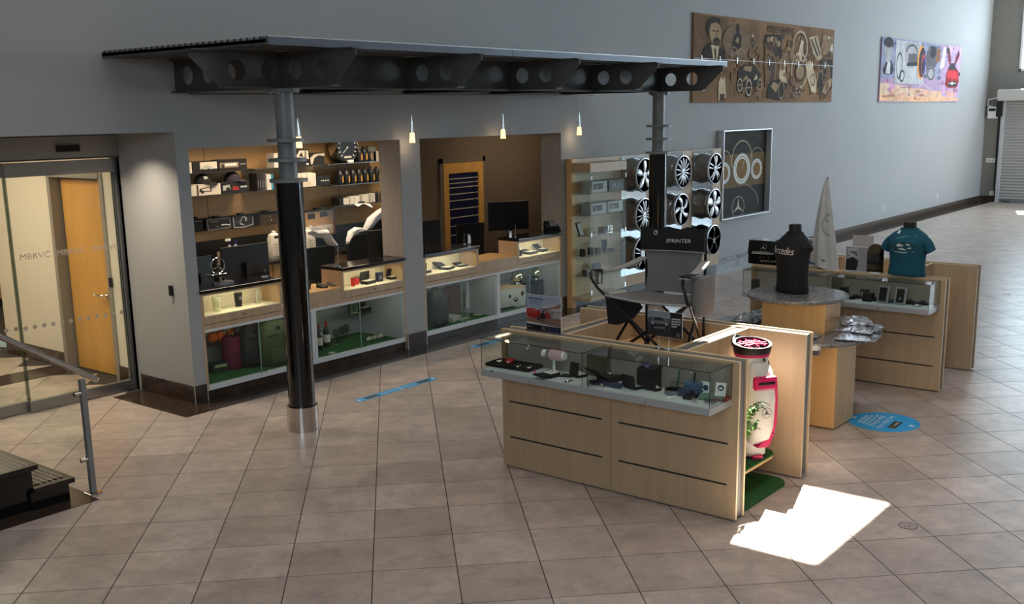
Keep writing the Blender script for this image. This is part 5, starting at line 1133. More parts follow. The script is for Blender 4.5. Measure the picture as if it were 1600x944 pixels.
sh = [('p', (112, 84, 58), [(0, .5), (.22, .5), (.2, .98), (0, .98)]),
      ('p', D1, [(.045, .5), (.06, .62), (.1, .68), (.15, .66), (.185, .6), (.19, .5)]), ('p', L2, [(.10, .66), (.115, .5), (.14, .5), (.15, .66)]), ('p', D2, [(.118, .62), (.124, .5), (.134, .5), (.132, .62)]),
      ('e', D1, .115, .86, .045, .12), ('e', L1_, .125, .80, .036, .14), ('p', D1, [(.08, .9), (.1, .97), (.15, .97), (.158, .88), (.13, .92), (.098, .9)]), ('e', D2, .132, .70, .022, .05), ('e', D2, .113, .82, .007, .012), ('e', D2, .138, .82, .007, .012), ('l', D2, [(.126, .82), (.13, .76)], .02), ('l', D1, [(.12, .725), (.142, .725)], .03),
      ('e', (128, 104, 80), .26, .72, .09, .2), ('p', D1, [(.22, .62), (.235, .76), (.265, .86), (.29, .78), (.285, .66), (.25, .6)]), ('e', D1, .262, .88, .014, .05), ('r', L1_, .215, .6, .022, .09, .12), ('r', L1_, .29, .55, .026, .1, .12), ('r', L1_, .245, .58, .02, .08, .12), ('p', L1_, [(.25, .72), (.26, .78), (.275, .76), (.27, .7)]),
      ('p', D2, [(.345, .76), (.36, .82), (.375, .72), (.4, .7), (.385, .64), (.36, .68)]), ('r', L1_, .365, .68, .014, .05, .2), ('r', L1_, .395, .66, .014, .05, .2), ('p', L2, [(.355, .78), (.362, .84), (.372, .8)]),
      ('p', D1, [(.45, .62), (.45, .84), (.57, .86), (.57, .6), (.5, .56)]), ('e', L1_, .475, .78, .012, .035), ('e', L2, .50, .79, .012, .035), ('e', L1_, .525, .78, .012, .035), ('e', L1_, .548, .74, .014, .04), ('p', D2, [(.465, .64), (.47, .74), (.53, .74), (.54, .62)]),
      ('t', (40, 26, 20), 'MERCEDES BENZ', .565, .895, .06, 'c', 1.25), ('l', D2, [(.47, .88), (.66, .88)], .015),
      ('e', D2, .50, .42, .035, .22), ('r', L1_, .50, .42, .034, .21, .1), ('p', L1_, [(.54, .5), (.6, .62), (.63, .5), (.6, .44)]), ('p', L2, [(.56, .2), (.56, .48), (.6, .5), (.62, .22)]), ('p', D2, [(.6, .6), (.62, .8), (.66, .78), (.64, .5)]),
      ('r', L2, .715, .72, .06, .22, .14), ('r', D2, .715, .72, .05, .18, .1), ('r', L2, .715, .42, .066, .24, .12), ('p', (206, 188, 160), [(.69, .55), (.72, .82), (.74, .8), (.73, .52)]), ('e', D2, .72, .4, .04, .14), ('e', L1_, .72, .4, .03, .1),
      ('p', L2, [(.76, .5), (.8, .56), (.86, .3), (.86, .12), (.82, .14), (.78, .32)]), ('r', D2, .825, .3, .02, .08, .2), ('p', (186, 166, 138), [(.78, .86), (.85, .9), (.9, .6), (.86, .56), (.82, .66)]), ('l', D2, [(.8, .84), (.86, .62)], .06), ('l', D2, [(.83, .86), (.88, .64)], .05),
      ('p', (150, 128, 104), [(.88, .7), (.9, .92), (.99, .9), (.99, .66)]), ('p', (226, 222, 214), [(.91, .72), (.92, .8), (.985, .8), (.99, .7)]), ('p', (230, 226, 220), [(.935, .8), (.945, .9), (.955, .9), (.96, .8)]), ('p', D2, [(.9, .62), (.9, .7), (.97, .7), (.97, .62)]),
      ('p', D1, [(.87, .12), (.88, .56), (.99, .6), (.995, .2), (.93, .08)]), ('r', L1_, .94, .38, .035, .16, .08), ('p', L1_, [(.91, .14), (.93, .26), (.99, .34), (.99, .24), (.94, .1)]), ('r', L1_, .93, .46, .03, .1, .1),
      ('e', D2, .64, .12, .035, .08), ('p', D1, [(.47, .06), (.49, .26), (.56, .3), (.62, .24), (.64, .06), (.55, .02)]), ('r', L2, .58, .16, .022, .12, .12), ('p', L1_, [(.5, .2), (.52, .26), (.56, .22), (.54, .12)]),
      ('p', L2, [(.15, .02), (.15, .24), (.17, .34), (.19, .3), (.2, .06)]), ('p', D2, [(.16, .02), (.16, .1), (.19, .1), (.19, .02)]), ('e', L2, .172, .36, .012, .04), ('e', L1_, .7, .12, .03, .07), ('e', D2, .71, .12, .012, .06)]
rn = random.Random(2); sm_ = []
for cx, cy, rx, ry, tone in ((.1, .75, .06, .2, D2), (.27, .7, .08, .18, D2), (.37, .73, .04, .12, M1), (.51, .7, .08, .18, D2), (.35, .2, .12, .2, D2), (.56, .2, .1, .18, D2), (.5, .42, .06, .2, M1), (.72, .6, .1, .3, M1), (.83, .7, .07, .2, D2), (.84, .3, .06, .2, L1_), (.93, .35, .07, .25, D2), (.94, .78, .05, .14, L1_), (.68, .14, .08, .1, M1), (.62, .55, .06, .2, L1_), (.22, .4, .12, .1, M1), (.42, .5, .08, .3, (128, 100, 74))):
    for k in range(26):
        f = rn.random(); c_ = tuple(int((134, 99, 66)[i]*(1-f*.8)+tone[i]*f*.8)//8*8 for i in range(3)); sm_.append(('e', c_, min(.985, max(.015, cx+rx*rn.gauss(0, .55))), min(.96, max(.04, cy+ry*rn.gauss(0, .55))), rn.uniform(.004, .018), rn.uniform(.015, .07)))
sm_ = [x for x in sm_ if .02 < x[2]-x[4] and x[2]+x[4] < .98 and x[3]-x[5] > .02 and x[3]+x[5] < .98]
sh = sh[:1]+sm_[:260]+sh[1:]+sm_[260:]
sh += vcar(.345, .27, 1.0)+vcar(.70, .12, .45, D2)
t, x0, x1, z0, z1, zm = board((1081.5, 19.5), (1296.5, 159.3), 'collage', 'long sepia collage of old cars high on the wall', sh, SG)
MB().cyl((x0, WY-.045, zm), (x1, WY-.045, zm), .006, n=8).obj('joint_rod', ALU_L, t)
for k in range(9): MB().box(x0+.25+.62*k-.008, x0+.25+.62*k+.008, WY-.052, WY-.033, zm-.05, zm+.05).obj('joint_clip', ALU_L, t)
PG_ = mat('dusk_print', (176, 150, 178), .85, var=.12, scale=(1.2, 1.2, 1.2))
GA, GB, GC, GD = (44, 42, 48), (96, 92, 98), (168, 164, 168), (214, 210, 212)
sh = [('p', (226, 178, 140), [(0, .02), (.5, .0), (1, .02), (1, .14), (.6, .2), (0, .3)]), ('p', (220, 190, 160), [(0, .12), (.4, .1), (.3, .26), (0, .3)]), ('p', (196, 160, 196), [(.75, .1), (1, .06), (1, 1), (.8, 1)]), ('p', (150, 150, 178), [(0, .36), (.2, .4), (.7, .42), (.7, 1), (0, 1)]),
      ('p', (190, 188, 192), [(.15, .3), (.15, .98), (.45, .98), (.5, .3)]), ('p', GA, [(.03, .44), (.02, .5), (.05, .62), (.11, .64), (.14, .52), (.12, .44)]), ('e', GC, .07, .78, .045, .16), ('e', GA, .07, .93, .05, .08), ('p', GD, [(.05, .45), (.07, .64), (.1, .62), (.1, .45)]),
      ('r', GB, .2, .58, .035, .22, .2), ('r', GA, .235, .42, .03, .1, .3), ('p', GC, [(.24, .94), (.3, .98), (.45, .96), (.44, .6), (.3, .54), (.26, .7)]), ('p', GB, [(.3, .62), (.3, .78), (.4, .8), (.42, .64)]), ('r', GA, .34, .74, .08, .2, .12, 20, 160), ('p', GA, [(.28, .58), (.29, .64), (.42, .66), (.42, .6)]),
      ('e', (236, 150, 60), .46, .66, .05, .28), ('e', (46, 40, 50), .47, .66, .042, .25), ('e', (206, 70, 60), .485, .62, .022, .18), ('e', (60, 40, 110), .49, .6, .018, .15), ('e', GA, .48, .58, .012, .1),
      ('p', GB, [(.53, .5), (.52, .8), (.56, .96), (.66, .94), (.68, .7), (.62, .56)]), ('p', GA, [(.56, .8), (.57, .94), (.63, .94), (.64, .8), (.6, .74)]), ('p', (140, 90, 60), [(.64, .68), (.66, .92), (.7, .9), (.7, .7)]), ('e', GC, .59, .48, .05, .12), ('r', GA, .59, .48, .045, .11, .2), ('p', GD, [(.7, .56), (.74, .95), (.78, .96), (.76, .6)]),
      ('l', (200, 190, 206), [(.3, .12), (.5, .3), (.72, .1)], .02), ('l', (190, 180, 200), [(.4, .1), (.55, .22), (.65, .08)], .02), ('r', (190, 150, 170), .545, .16, .035, .07, .15),
      ('p', (150, 30, 38), [(.79, .3), (.80, .5), (.83, .62), (.9, .64), (.97, .56), (.985, .36), (.96, .26), (.83, .25)]), ('p', (206, 46, 54), [(.80, .44), (.83, .56), (.95, .54), (.975, .42), (.9, .4)]), ('p', (50, 42, 52), [(.825, .57), (.845, .68), (.905, .69), (.94, .58)]), ('p', GA, [(.83, .27), (.84, .36), (.95, .37), (.96, .28)]), ('e', GD, .89, .33, .02, .03), ('l', GD, [(.84, .325), (.95, .335)], .02),
      ('p', (120, 28, 36), [(.835, .66), (.8, .86), (.785, .97), (.82, .94), (.845, .8), (.855, .68)]), ('p', (60, 44, 52), [(.79, .86), (.783, .96), (.82, .94), (.825, .84)]), ('p', (120, 28, 36), [(.905, .67), (.925, .82), (.96, .94), (.975, .84), (.95, .76), (.92, .66)]), ('p', (60, 44, 52), [(.94, .84), (.96, .93), (.973, .85)]), ('e', (60, 44, 52), .985, .5, .012, .04)]
rn = random.Random(4); sm_ = []
for k in range(150):
    u, v = rn.uniform(.05, .95), rn.uniform(.05, .95); base = (206, 150, 130) if v < .2 else ((190, 140, 170) if v < .4 else ((170, 150, 190) if u > .72 else (130, 130, 150)))
    f = rn.uniform(.8, 1.15); sm_.append(('e', tuple(min(255, int(c*f)//8*8) for c in base), u, v, rn.uniform(.01, .04), rn.uniform(.008, .04)))
sh = sh[:4]+sm_+sh[4:]
board((1376.5, 57.8), (1495, 158.8), 'dusk', 'small colourful print with a red gull wing car high on the wall', sh, PG_)
# ---- sockets low on the long wall
for px_, py_, lab in ((1380, 325, 'white socket low on the long wall, nearer of two'), (1464, 307, 'white socket low on the long wall, farther of two')):
    q = fy(px_, py_, WY); t = thing('wall_socket', lab, 'socket', (q.x, WY-.006, q.z-.06)); MB().rbox(-.04, .04, -.003, .005, 0, .12, .003).obj('plate', WHITEP, t, local=True)
    for z in (.035, .085): MB().box(-.012, .012, -.0045, -.003, z-.012, z+.012).obj('outlet', GREYST, t, local=True)
# ---- roller door on the far wall
a = fx(1565, 140, FAR_X); hl = fx(1566, 158, FAR_X); gl = fx(1564, 200, FAR_X)
ry = gl.y; rt = hl.z
t = thing('roller_door', 'grey slatted roller shutter door in the far wall', 'roller door', (FAR_X-.1, ry-2, 0))
pts = []
n = 34; h_ = rt/n; b = MB(); y1 = ry-.10; y0 = ry-4.2
for k in range(n):
    z = .08+k*h_; b.add([(FAR_X-.05, y0, z), (FAR_X-.05, y1, z), (FAR_X-.075, y1, z+h_*.5), (FAR_X-.075, y0, z+h_*.5), (FAR_X-.05, y1, z+h_*.94), (FAR_X-.05, y0, z+h_*.94)], [(0, 1, 2, 3), (3, 2, 4, 5)])
o = b.obj('shutter_curtain', mat('grey_shutter', (176, 176, 174), .5, .2), t); o['kind'] = 'stuff'
MB().box(FAR_X-.045, FAR_X-.001, y0, y1, .03, rt).obj('shutter_back', GREYST, t)
MB().rbox(FAR_X-.10, FAR_X-.001, ry-.10, ry, .003, rt, .004).obj('guide_rail', ALU_L, t)
MB().rbox(FAR_X-.10, FAR_X-.001, y0-.1, y0, .003, rt, .004).obj('guide_rail', ALU_L, t)
MB().box(FAR_X-.09, FAR_X-.04, y0, y1, .006, .08).obj('bottom_bar', GREYST, t)
MB().rbox(FAR_X-.48, FAR_X-.001, y0-.1, a.y, rt, a.z, .05).obj('hood', mat('pale_grey_hood', (190, 188, 184), .5), t)
a = fx(1546, 167, FAR_X); c = fx(1559, 185, FAR_X)
t = thing('door_operator', 'white motor operator box with cable left of the roller door', 'motor', (FAR_X-.1, (a.y+c.y)/2, c.z))
MB().rbox(FAR_X-.16, FAR_X-.001, c.y, a.y, c.z, a.z, .015).obj('housing', WHITEP, t)
MB().rbox(FAR_X-.17, FAR_X-.001, c.y-.14, c.y+.02, c.z+.05, a.z+.25, .01).obj('bracket', BLACK, t)
MB().tube([(FAR_X-.05, a.y-.1, a.z), (FAR_X-.06, a.y+.03, a.z+.04), (FAR_X-.06, a.y+.02, a.z+.2), (FAR_X-.06, c.y, a.z+.25)], .02).obj('conduit', WHITEP, t, smooth=True)
MB().box(FAR_X-.161, FAR_X-.16, c.y+.03, a.y-.03, a.z-.12, a.z-.04).obj('label', BLACK, t)
MB().tube([(FAR_X-.04, c.y-.05, c.z+.05), (FAR_X-.04, c.y-.05, .4), (FAR_X-.05, c.y-.12, .06), (FAR_X-.1, c.y-.5, .02)], .022).obj('hand_chain', BLACK, t, smooth=True)
for px_, py_, lab in ((1548, 250.5, 'double white socket on the grey far wall'), (1549.5, 302, 'single pale socket low on the grey far wall')):
    q = fx(px_, py_, FAR_X); t = thing('wall_socket', lab, 'socket', (FAR_X-.006, q.y, q.z-.06)); w2 = .12 if 'double' in lab else .06
    MB().rbox(-.004, .005, -w2, w2, 0, .12, .003).obj('plate', WHITEP, t, local=True); MB().box(-.006, -.004, -w2*.5, -w2*.2, .04, .08).box(-.006, -.004, w2*.2, w2*.5, .04, .08).obj('outlet', GREYST, t, local=True)
# ================================================================== KIOSKS IN THE MIDDLE OF THE FLOOR
CORE = mat('grey_core_channel', (126, 126, 128), .5, .4)
def panel_wall(t, axis, a0, a1, b0, b1, z1, slots=None, seams=(), name='panel_wall'):
    """sandwich wall: two maple sheets on an aluminium core, open channel along the top. axis 'y' = runs along Y (thickness in X)"""
    th = .02
    def bx(m, p0, p1, q0, q1, z0, z1_): return m.box(p0, p1, q0, q1, z0, z1_) if axis == 'y' else m.box(q0, q1, p0, p1, z0, z1_)
    core = bx(MB(), a0+th, a1-th, b0+.012, b1-.012, .02, z1-.009).obj(name+'_core', CORE, t)
    for p0, p1 in ((a0, a0+th), (a1-th, a1)):
        cuts = [b0]+list(seams)+[b1]
        for i in range(len(cuts)-1):
            pn = bx(MB(), p0, p1, cuts[i]+(.0015 if i else 0), cuts[i+1]-(.0015 if i < len(cuts)-2 else 0), .012, z1-.001).obj('panel', MAPLE, t)
            bx(MB(), p0+.0005, p1-.0005, cuts[i]+.002, cuts[i+1]-.002, z1-.001, z1+.0015).obj('edge_band', MAPLE_E, pn)
            for bb in ((b0-.0012, b0), (b1, b1+.0012)):
                if abs(bb[1]-cuts[i]) < 1e-6 or abs(bb[0]-cuts[i+1]) < 1e-6: bx(MB(), p0+.0005, p1-.0005, bb[0], bb[1], .012, z1-.001).obj('edge_band', MAPLE_E, pn)
            if slots and p0 == a0:
                for z in slots:
                    bx(MB(), p0-.0012, p0-.0002, cuts[i]+.07, cuts[i+1]-.07, z-.006, z+.006).obj('slot', BLACK, pn)
    for bb in ((b0+.04, b0+.08), (b1-.08, b1-.04)): bx(MB(), a0+.03, a1-.03, bb[0], bb[1], .0005, .02).obj('levelling_foot', BLACK, t)
TRAY = mat('pale_grey_tray', (172, 174, 176), .4, .3)
def kiosk(X, Y0, Y1, label, case_label):
    t = thing('display_kiosk', label, 'display stand', (X+.6, (Y0+Y1)/2, 0), group='maple display kiosks')
    ZT_ = 1.098; ym = (Y0+Y1)/2
    panel_wall(t, 'y', X, X+.125, Y0, Y1, ZT_, (.25, .535), (ym,), 'front_wall')
    panel_wall(t, 'y', X+1.045, X+1.17, Y0, Y1, ZT_, None, (ym,), 'rear_wall')
    for y in (Y0+.445, Y1-.545): panel_wall(t, 'x', y, y+.125, X+.1255, X+1.0445, ZT_, None, (), 'cross_wall')
    MB().box(X+.1265, X+1.0435, Y0+.5715, Y1-.5465, .90, .918).obj('platform', MAPLE_W, t)
    # glazed case on brackets
    cx0 = X-.31; za, zb_, zc = .80, .85, 1.085
    tr = MB().rbox(cx0, X-.001, Y0+.045, Y1-.055, za, zb_-.004, .002).obj('case_tray', TRAY, t)
    MB().box(cx0+.012, X-.003, Y0+.055, Y1-.065, zb_-.004, zb_-.001).obj('tray_liner', mat('pale_liner', (196, 204, 206), .5), tr)
    for ya, yb in ((Y0+.047, ym-.01), (ym+.03, Y1-.057)):
        cs = MB().box(cx0+.003, cx0+.009, ya, yb, zb_-.001, zc-.006).obj('front_pane', GLASS, t)
        MB().box(cx0+.003, X-.002, ya, yb, zc-.006, zc).obj('top_pane', GLASS, cs)
        for yy in (ya, yb-.006): MB().box(cx0+.009, X-.002, yy, yy+.006, zb_-.001, zc-.006).obj('end_pane', GLASS, cs)
        e = mat('dark_glass_edge', (24, 34, 30), .2)
        b = MB().box(cx0+.001, cx0+.004, ya, ya+.003, zb_, zc).box(cx0+.001, cx0+.004, yb-.003, yb, zb_, zc).box(cx0+.001, cx0+.004, ya, yb, zc-.003, zc+.0005)
        b.box(cx0+.004, X-.003, ya, ya+.003, zc-.003, zc+.0006).box(cx0+.004, X-.003, yb-.003, yb, zc-.003, zc+.0006).box(X-.006, X-.003, ya, ya+.003, zb_, zc).box(X-.006, X-.003, yb-.003, yb, zb_, zc)
        b.obj('glass_edge', e, cs)
        MB().cyl((cx0-.004, (ya+yb)/2, za+.02), (cx0, (ya+yb)/2, za+.02), .008, n=10).obj('case_lock', STEEL, cs)
    MB().box(X-.0125, X-.002, Y0+.06, Y1-.07, zb_, zc-.008).obj('case_back', mat('taupe_case_back', (150, 142, 132), .35, .2), t)
    return t
K1 = kiosk(6.115, 3.03, 5.02, 'maple kiosk with glass case, holding the folding chair and golf bag', '')
K2 = kiosk(10.245, 2.98, 4.97, 'maple kiosk with glass case under the teal shirt torso', '')
CZ = .8505                                   # floor of the glass cases

# ---- small goods in the near glass case
def at_case(x, y):
    q = fz(x, y, CZ)
    if q.x > 6.045: q = fx(x, y, 6.045)
    return (max(q.x, 5.845), q.y, CZ)
def lying(p, w_, d_, h_, m, name, label, cat, rz=0, b=.004): t = thing(name, label, cat, p, rz); MB().rbox(-w_/2, w_/2, -d_/2, d_/2, 0, h_, b).obj('shell', m, t, local=True, smooth=30); return t
q = fz(803, 573, CZ); t = thing('jewellery_tray', 'large flat black jewellery tray at the left end of the near case', 'tray', (q.x, q.y, CZ), math.pi/2+.03)
MB().box(-.20, .20, -.09, .09, 0, .016).obj('tray_base', CARD, t, local=True)
for xa, xb, ya, yb in ((-.20, .20, -.09, -.08), (-.20, .20, .08, .09), (-.20, -.19, -.08, .08), (.19, .20, -.08, .08)): MB().box(xa, xb, ya, yb, .016, .024).obj('tray_rim', CARD, t, local=True)
q = fz(797, 567, CZ+.0165); t = lying((q.x, q.y, CZ+.0165), .075, .06, .03, flat((176, 38, 36), .4), 'coin_purse', 'red leather coin purse on the black jewellery tray', 'purse', .3, .012); MB().box(-.0385, -.036, -.01, .01, .008, .02).obj('clasp', WHITEP, t, local=True)
for i, (x, y, lab) in enumerate(((780, 565, 'grey steel bracelet on the black tray behind the purse'), (809, 573, 'small silver charm in the middle of the black tray'), (826, 575, 'silver cuff link pair at the right of the black tray'))):
    q = fz(x, y, CZ+.0165); t = thing('charm', lab, 'jewellery', (q.x, q.y, CZ+.0165)); MB().lathe([(.02, 0), (.022, .004), (.018, .008), (.012, .008), (.012, 0)], n=16).obj('ring', CHROME, t, local=True, smooth=True); MB().ball((.03, 0, .006), .006, n=8, m=5).obj('bead', CHROME, t, local=True, smooth=True)
p = at_case(836, 580); lying(p, .012, .14, .006, flat((196, 70, 150), .4), 'pink_pen', 'bright pink pen right of the jewellery tray', 'pen', -.9)
p = at_case(866, 578); t = thing('bracelet_stand', 'white T-bar stand with pink bracelets in the near case', 'jewellery stand', p, math.pi/2)
MB().lathe([(.04, 0), (.04, .006), (.012, .012), (.012, .10)], n=20).obj('post', WHITEP, t, local=True, smooth=True)
MB().cyl((-.10, 0, .125), (.10, 0, .125), .028, n=20).obj('bar', WHITEP, t, local=True, smooth=True)
PK = mat('pink_beads', (226, 186, 192), .35, var=.2, scale=(150, 150, 150)); SB = mat('silver_beads', (190, 188, 186), .25, .6)
for i in range(9):
    x = -.075+.016*i; n = 14; a = MB()
    for k in range(n): an = 2*math.pi*k/n; a.ball((x, .033*math.cos(an), .125+.033*math.sin(an)), .008, n=6, m=4)
    a.obj('bead_bracelet', SB if i > 6 else PK, t, local=True, smooth=True)
p = at_case(861, 588); t = gift_box(p, .10, .09, .028, 'black bracelet box in the near case', lid=4, rz=1.4); p = at_case(886, 588); lying(p, .06, .09, .012, CARD, 'watch_card', 'flat black card right of the bracelet box', 'card', .3)
p = at_case(905, 588); gift_box(p, .09, .09, .018, 'black watch box with tall lid near the end of the left glass case', lid=98, rz=1.3)
p = at_case(886, 597); t = thing('key_ring', 'steel key ring with brown tag at the front of the near case', 'key ring', p); MB().lathe([(.02, 0), (.021, .003), (.018, .003), (.017, 0)], n=20).obj('ring', CHROME, t, local=True); MB().rbox(.02, .06, -.01, .01, 0, .006, .002).obj('tag', flat((110, 80, 60)), t, local=True)
# second half of the case
p = at_case(953, 588); t = gift_box(p, .12, .14, .04, 'black box lettered with white script in the right glass case', lid=35, rz=1.35, inside=(30, 30, 32))
art('script', t, (-.05, -.06, .0445), (.10, 0, 0), (0, .09, .012), [('l', (226, 226, 226), [(.1+.06*k, .62+.1*(-1)**k) for k in range(14)], .004), ('l', (226, 226, 226), [(.2+.05*k, .2+.07*(-1)**k) for k in range(13)], .004)], local=True)
NAVY = mat('navy_silk', (44, 58, 92), .45, var=.2, scale=(60, 60, 60))
q = fz(948, 602, CZ); t = thing('silk_scarf', 'folded navy scarf at the front of the right glass case', 'scarf', (q.x, q.y, CZ), math.pi/2)
MB().sheet([[(-.13+.26*i/12, -.035+.07*j/4, .012+.008*math.sin(i*.9+j*.7)+.004*math.sin(i*2.3)) for i in range(13)] for j in range(5)], .012).obj('cloth', NAVY, t, local=True, smooth=True)
p = at_case(941, 605); t = thing('lapel_pin', 'small silver pin on a dark card before the scarf', 'pin', p); MB().rbox(-.012, .012, -.012, .012, 0, .03, .003).obj('card', STEEL, t, local=True)
p = at_case(990, 606); gift_box(p, .12, .08, .018, 'slim black pen box in the right glass case', lid=85, rz=1.3, inside=(150, 152, 158))
p = at_case(1014, 600); t = carton(p, .12, .12, .135, (20, 20, 22), 'tall black box with a chrome key charm on top', rz=1.4)
MB().rbox(-.065, .045, -.065, .065, .135, .15, .003).obj('lid', CARD, t, local=True)
b = MB(); star_mesh(b, (-.02, 0, .175), .022, (0, 1, 0), (0, 0, 1), (1, 0, 0), .005, .004); b.obj('star_charm', CHROME, t, local=True)
MB().sheet([[(.0+.03*math.sin(i), -.05+.02*i, .152+.02*math.sin(i*1.3+j)+.0*j) for i in range(5)] for j in range(2)] if False else [[(-.03+.02*i, .02+.012*j, .153+.022*math.sin(i*.9)+.01*math.cos(j)) for i in range(5)] for j in range(4)], .006).obj('ribbon', flat((60, 56, 110), .5), t, local=True, smooth=True)
p = at_case(1025, 610); gift_box(p, .055, .055, .02, 'small ring box with pale grey lid open', lid=100, rz=1.3)
bpy.data.objects['gift_box'].get('label')
p = at_case(1053, 615); t = thing('round_tin', 'round silver tin with black lid in the right glass case', 'tin', p); MB().lathe([(.062, 0), (.063, .03), (.06, .03)], n=32).obj('tin_wall', mat('grey_tin', (128, 134, 142), .3, .6), t, local=True, smooth=True); MB().lathe([(.06, .026), (.06, .034), (.052, .034), (.05, .03), (.001, .03)], n=32).obj('inner_lid', CARD, t, local=True, smooth=True)
for x, y, m, lab, rz_ in ((1057, 603, flat((24, 96, 58), .3), 'green ball pen standing in the pen rest', .15), (1075, 607, CHROME, 'silver ball pen in the pen rest', .12), (1082, 609, BLACKG, 'black ball pen in the pen rest', .1)):
    p = at_case(x, y); t = thing('ball_pen', lab, 'pen', (p[0]-.01, p[1], CZ+.012), group='pens in the right glass case')
    b = MB().lathe([(.001, 0), (.003, .004), (.006, .02), (.006, .14), (.004, .145)], n=12); b.xf(Matrix.Rotation(rz_, 4, 'Y') @ Matrix.Rotation(.12, 4, 'X')); b.obj('barrel', m, t, local=True, smooth=True)
    b = MB().box(.006, .008, -.002, .002, .09, .14).lathe([(.0062, .074), (.0062, .082)], n=12); b.xf(Matrix.Rotation(rz_, 4, 'Y') @ Matrix.Rotation(.12, 4, 'X')); b.obj('clip', STEEL, t, local=True)
p = at_case(1069, 606); t = thing('pen_rest', 'clear acrylic pen rest in the right glass case', 'stand', (p[0]-.01, p[1], CZ)); MB().box(-.02, .02, -.08, .08, 0, .01).box(-.02, .02, -.09, .09, .07, .073).box(-.02, .02, -.09, -.087, .0, .07).box(-.02, .02, .087, .09, 0, .07).obj('rest', ACRYL, t, local=True)
p = at_case(1050, 621); lying(p, .03, .09, .004, WHITEP, 'price_card', 'small white card before the round tin', 'card', 1.4, .001)
DENIM = mat('blue_knit', (70, 104, 136), .85, var=.35, scale=(90, 90, 90))
for i, (x, y, lab) in enumerate(((1086, 612, 'folded blue patterned scarf in the right glass case'), (1078, 617, 'folded dark blue scarf under the patterned one'))):
    p = at_case(x, y); t = thing('folded_scarf', lab, 'scarf', (p[0]+(.0 if i == 0 else -.02), p[1], CZ+(.024 if i == 0 else 0)), math.pi/2-.2); m = (DENIM, NAVY)[i]
    for k in range(3-i): MB().sheet([[(-.06+.12*a/8, -.05+.10*c/4, .012+.022*k+.01*math.sin(a*.6+k)) for a in range(9)] for c in range(5)], .018).obj('fold', m, t, local=True, smooth=True)
p = at_case(1078, 623); lying(p, .07, .08, .022, CARD, 'wallet', 'black leather wallet at the front of the right glass case', 'wallet', .2)
p = at_case(1081, 627); t = thing('money_clip', 'steel money clip leaning on the black wallet', 'clip', (p[0]-.02, p[1]-.03, CZ)); MB().rbox(-.004, .004, -.018, .018, 0, .03, .002).obj('clip_body', STEEL, t, local=True)
p = at_case(1125, 606); t = thing('card_wallet', 'red wallet carrying a white logo card at the right end of the case', 'wallet', (p[0], p[1], CZ), .25); MB().rbox(-.05, .05, -.06, .06, 0, .02, .004).obj('leather', flat((120, 42, 38), .5), t, local=True)
b = MB().box(-.002, .002, -.035, .035, .02, .11); b.xf(Matrix.Rotation(.35, 4, 'Y')); b.obj('card', WHITEP, t, local=True)
MtL = Matrix.Rotation(.35, 4, 'Y'); o_ = MtL @ Vector((-.003, .035, .02)); u_ = MtL.to_3x3() @ Vector((0, -.07, 0)); v_ = MtL.to_3x3() @ Vector((0, 0, .09))
art('logo', t, o_, u_, v_, [('e', (30, 40, 70), .5, .6, .3, .22), ('p', (236, 236, 236), [(.3, .52), (.7, .52), (.6, .66), (.4, .66)])], local=True, gap=.001)
p = at_case(1103, 602); t = thing('logo_tag', 'white logo tag standing behind the blue scarf', 'tag', (p[0], p[1], CZ), .1); MB().rbox(-.006, .006, -.03, .03, 0, .012, .002).obj('foot', BLACK, t, local=True); MB().box(-.002, .002, -.03, .03, .012, .105).obj('card', WHITEP, t, local=True); art('logo', t, (-.002, .03, .02), (0, -.06, 0), (0, 0, .08), [('e', (40, 60, 90), .5, .55, .3, .25)], local=True)
p = at_case(1113, 619); t = thing('green_cloth', 'folded green and white cloth at the right end of the case', 'cloth', p, .3); MB().sheet([[(-.07+.14*a/8, -.08+.16*c/8, .014+.012*math.sin(a*1.1+c*.6)) for a in range(9)] for c in range(9)], .014).obj('cloth', mat('green_check', (84, 120, 104), .8, var=.5, scale=(110, 110, 110)), t, local=True, smooth=True)
p = at_case(1107, 629); t = thing('key_bunch', 'bunch of silver key rings at the front right corner of the case', 'keys', p)
for k in range(4): MB().lathe([(.014, 0), (.016, .003), (.013, .003), (.012, 0)], (random.uniform(-.03, .03), random.uniform(-.05, .05), .003*k), 14).obj('ring', CHROME, t, local=True); MB().rbox(-.03+.015*k, -.018+.015*k, -.03, .02, .002*k, .002*k+.008, .002).obj('fob', (CHROME, BLACK)[k % 2], t, local=True)
# chrome star sticker hanging in the case
q = fx(827, 543, 5.815); t = thing('star_ornament', 'small chrome star ornament hanging on the near case glass', 'ornament', (5.80, q.y, q.z-.02)); b = MB(); star_mesh(b, (0, 0, .02), .02, (0, -1, 0), (0, 0, 1), (1, 0, 0), .004, .004); b.obj('star', CHROME, t, local=True); MB().tube([(0, 0, .04), (.003, .004, .055)], .002).obj('hook', CHROME, t, local=True)
MB().rbox(-.003, .003, -.012, .012, 0, .012, .002).obj('clip', CHROME, thing('glass_clip', 'small steel clip on the front edge of the near case', 'clip', tuple(Vector((5.80, fx(769, 577, 5.80).y, .842)))), local=True)

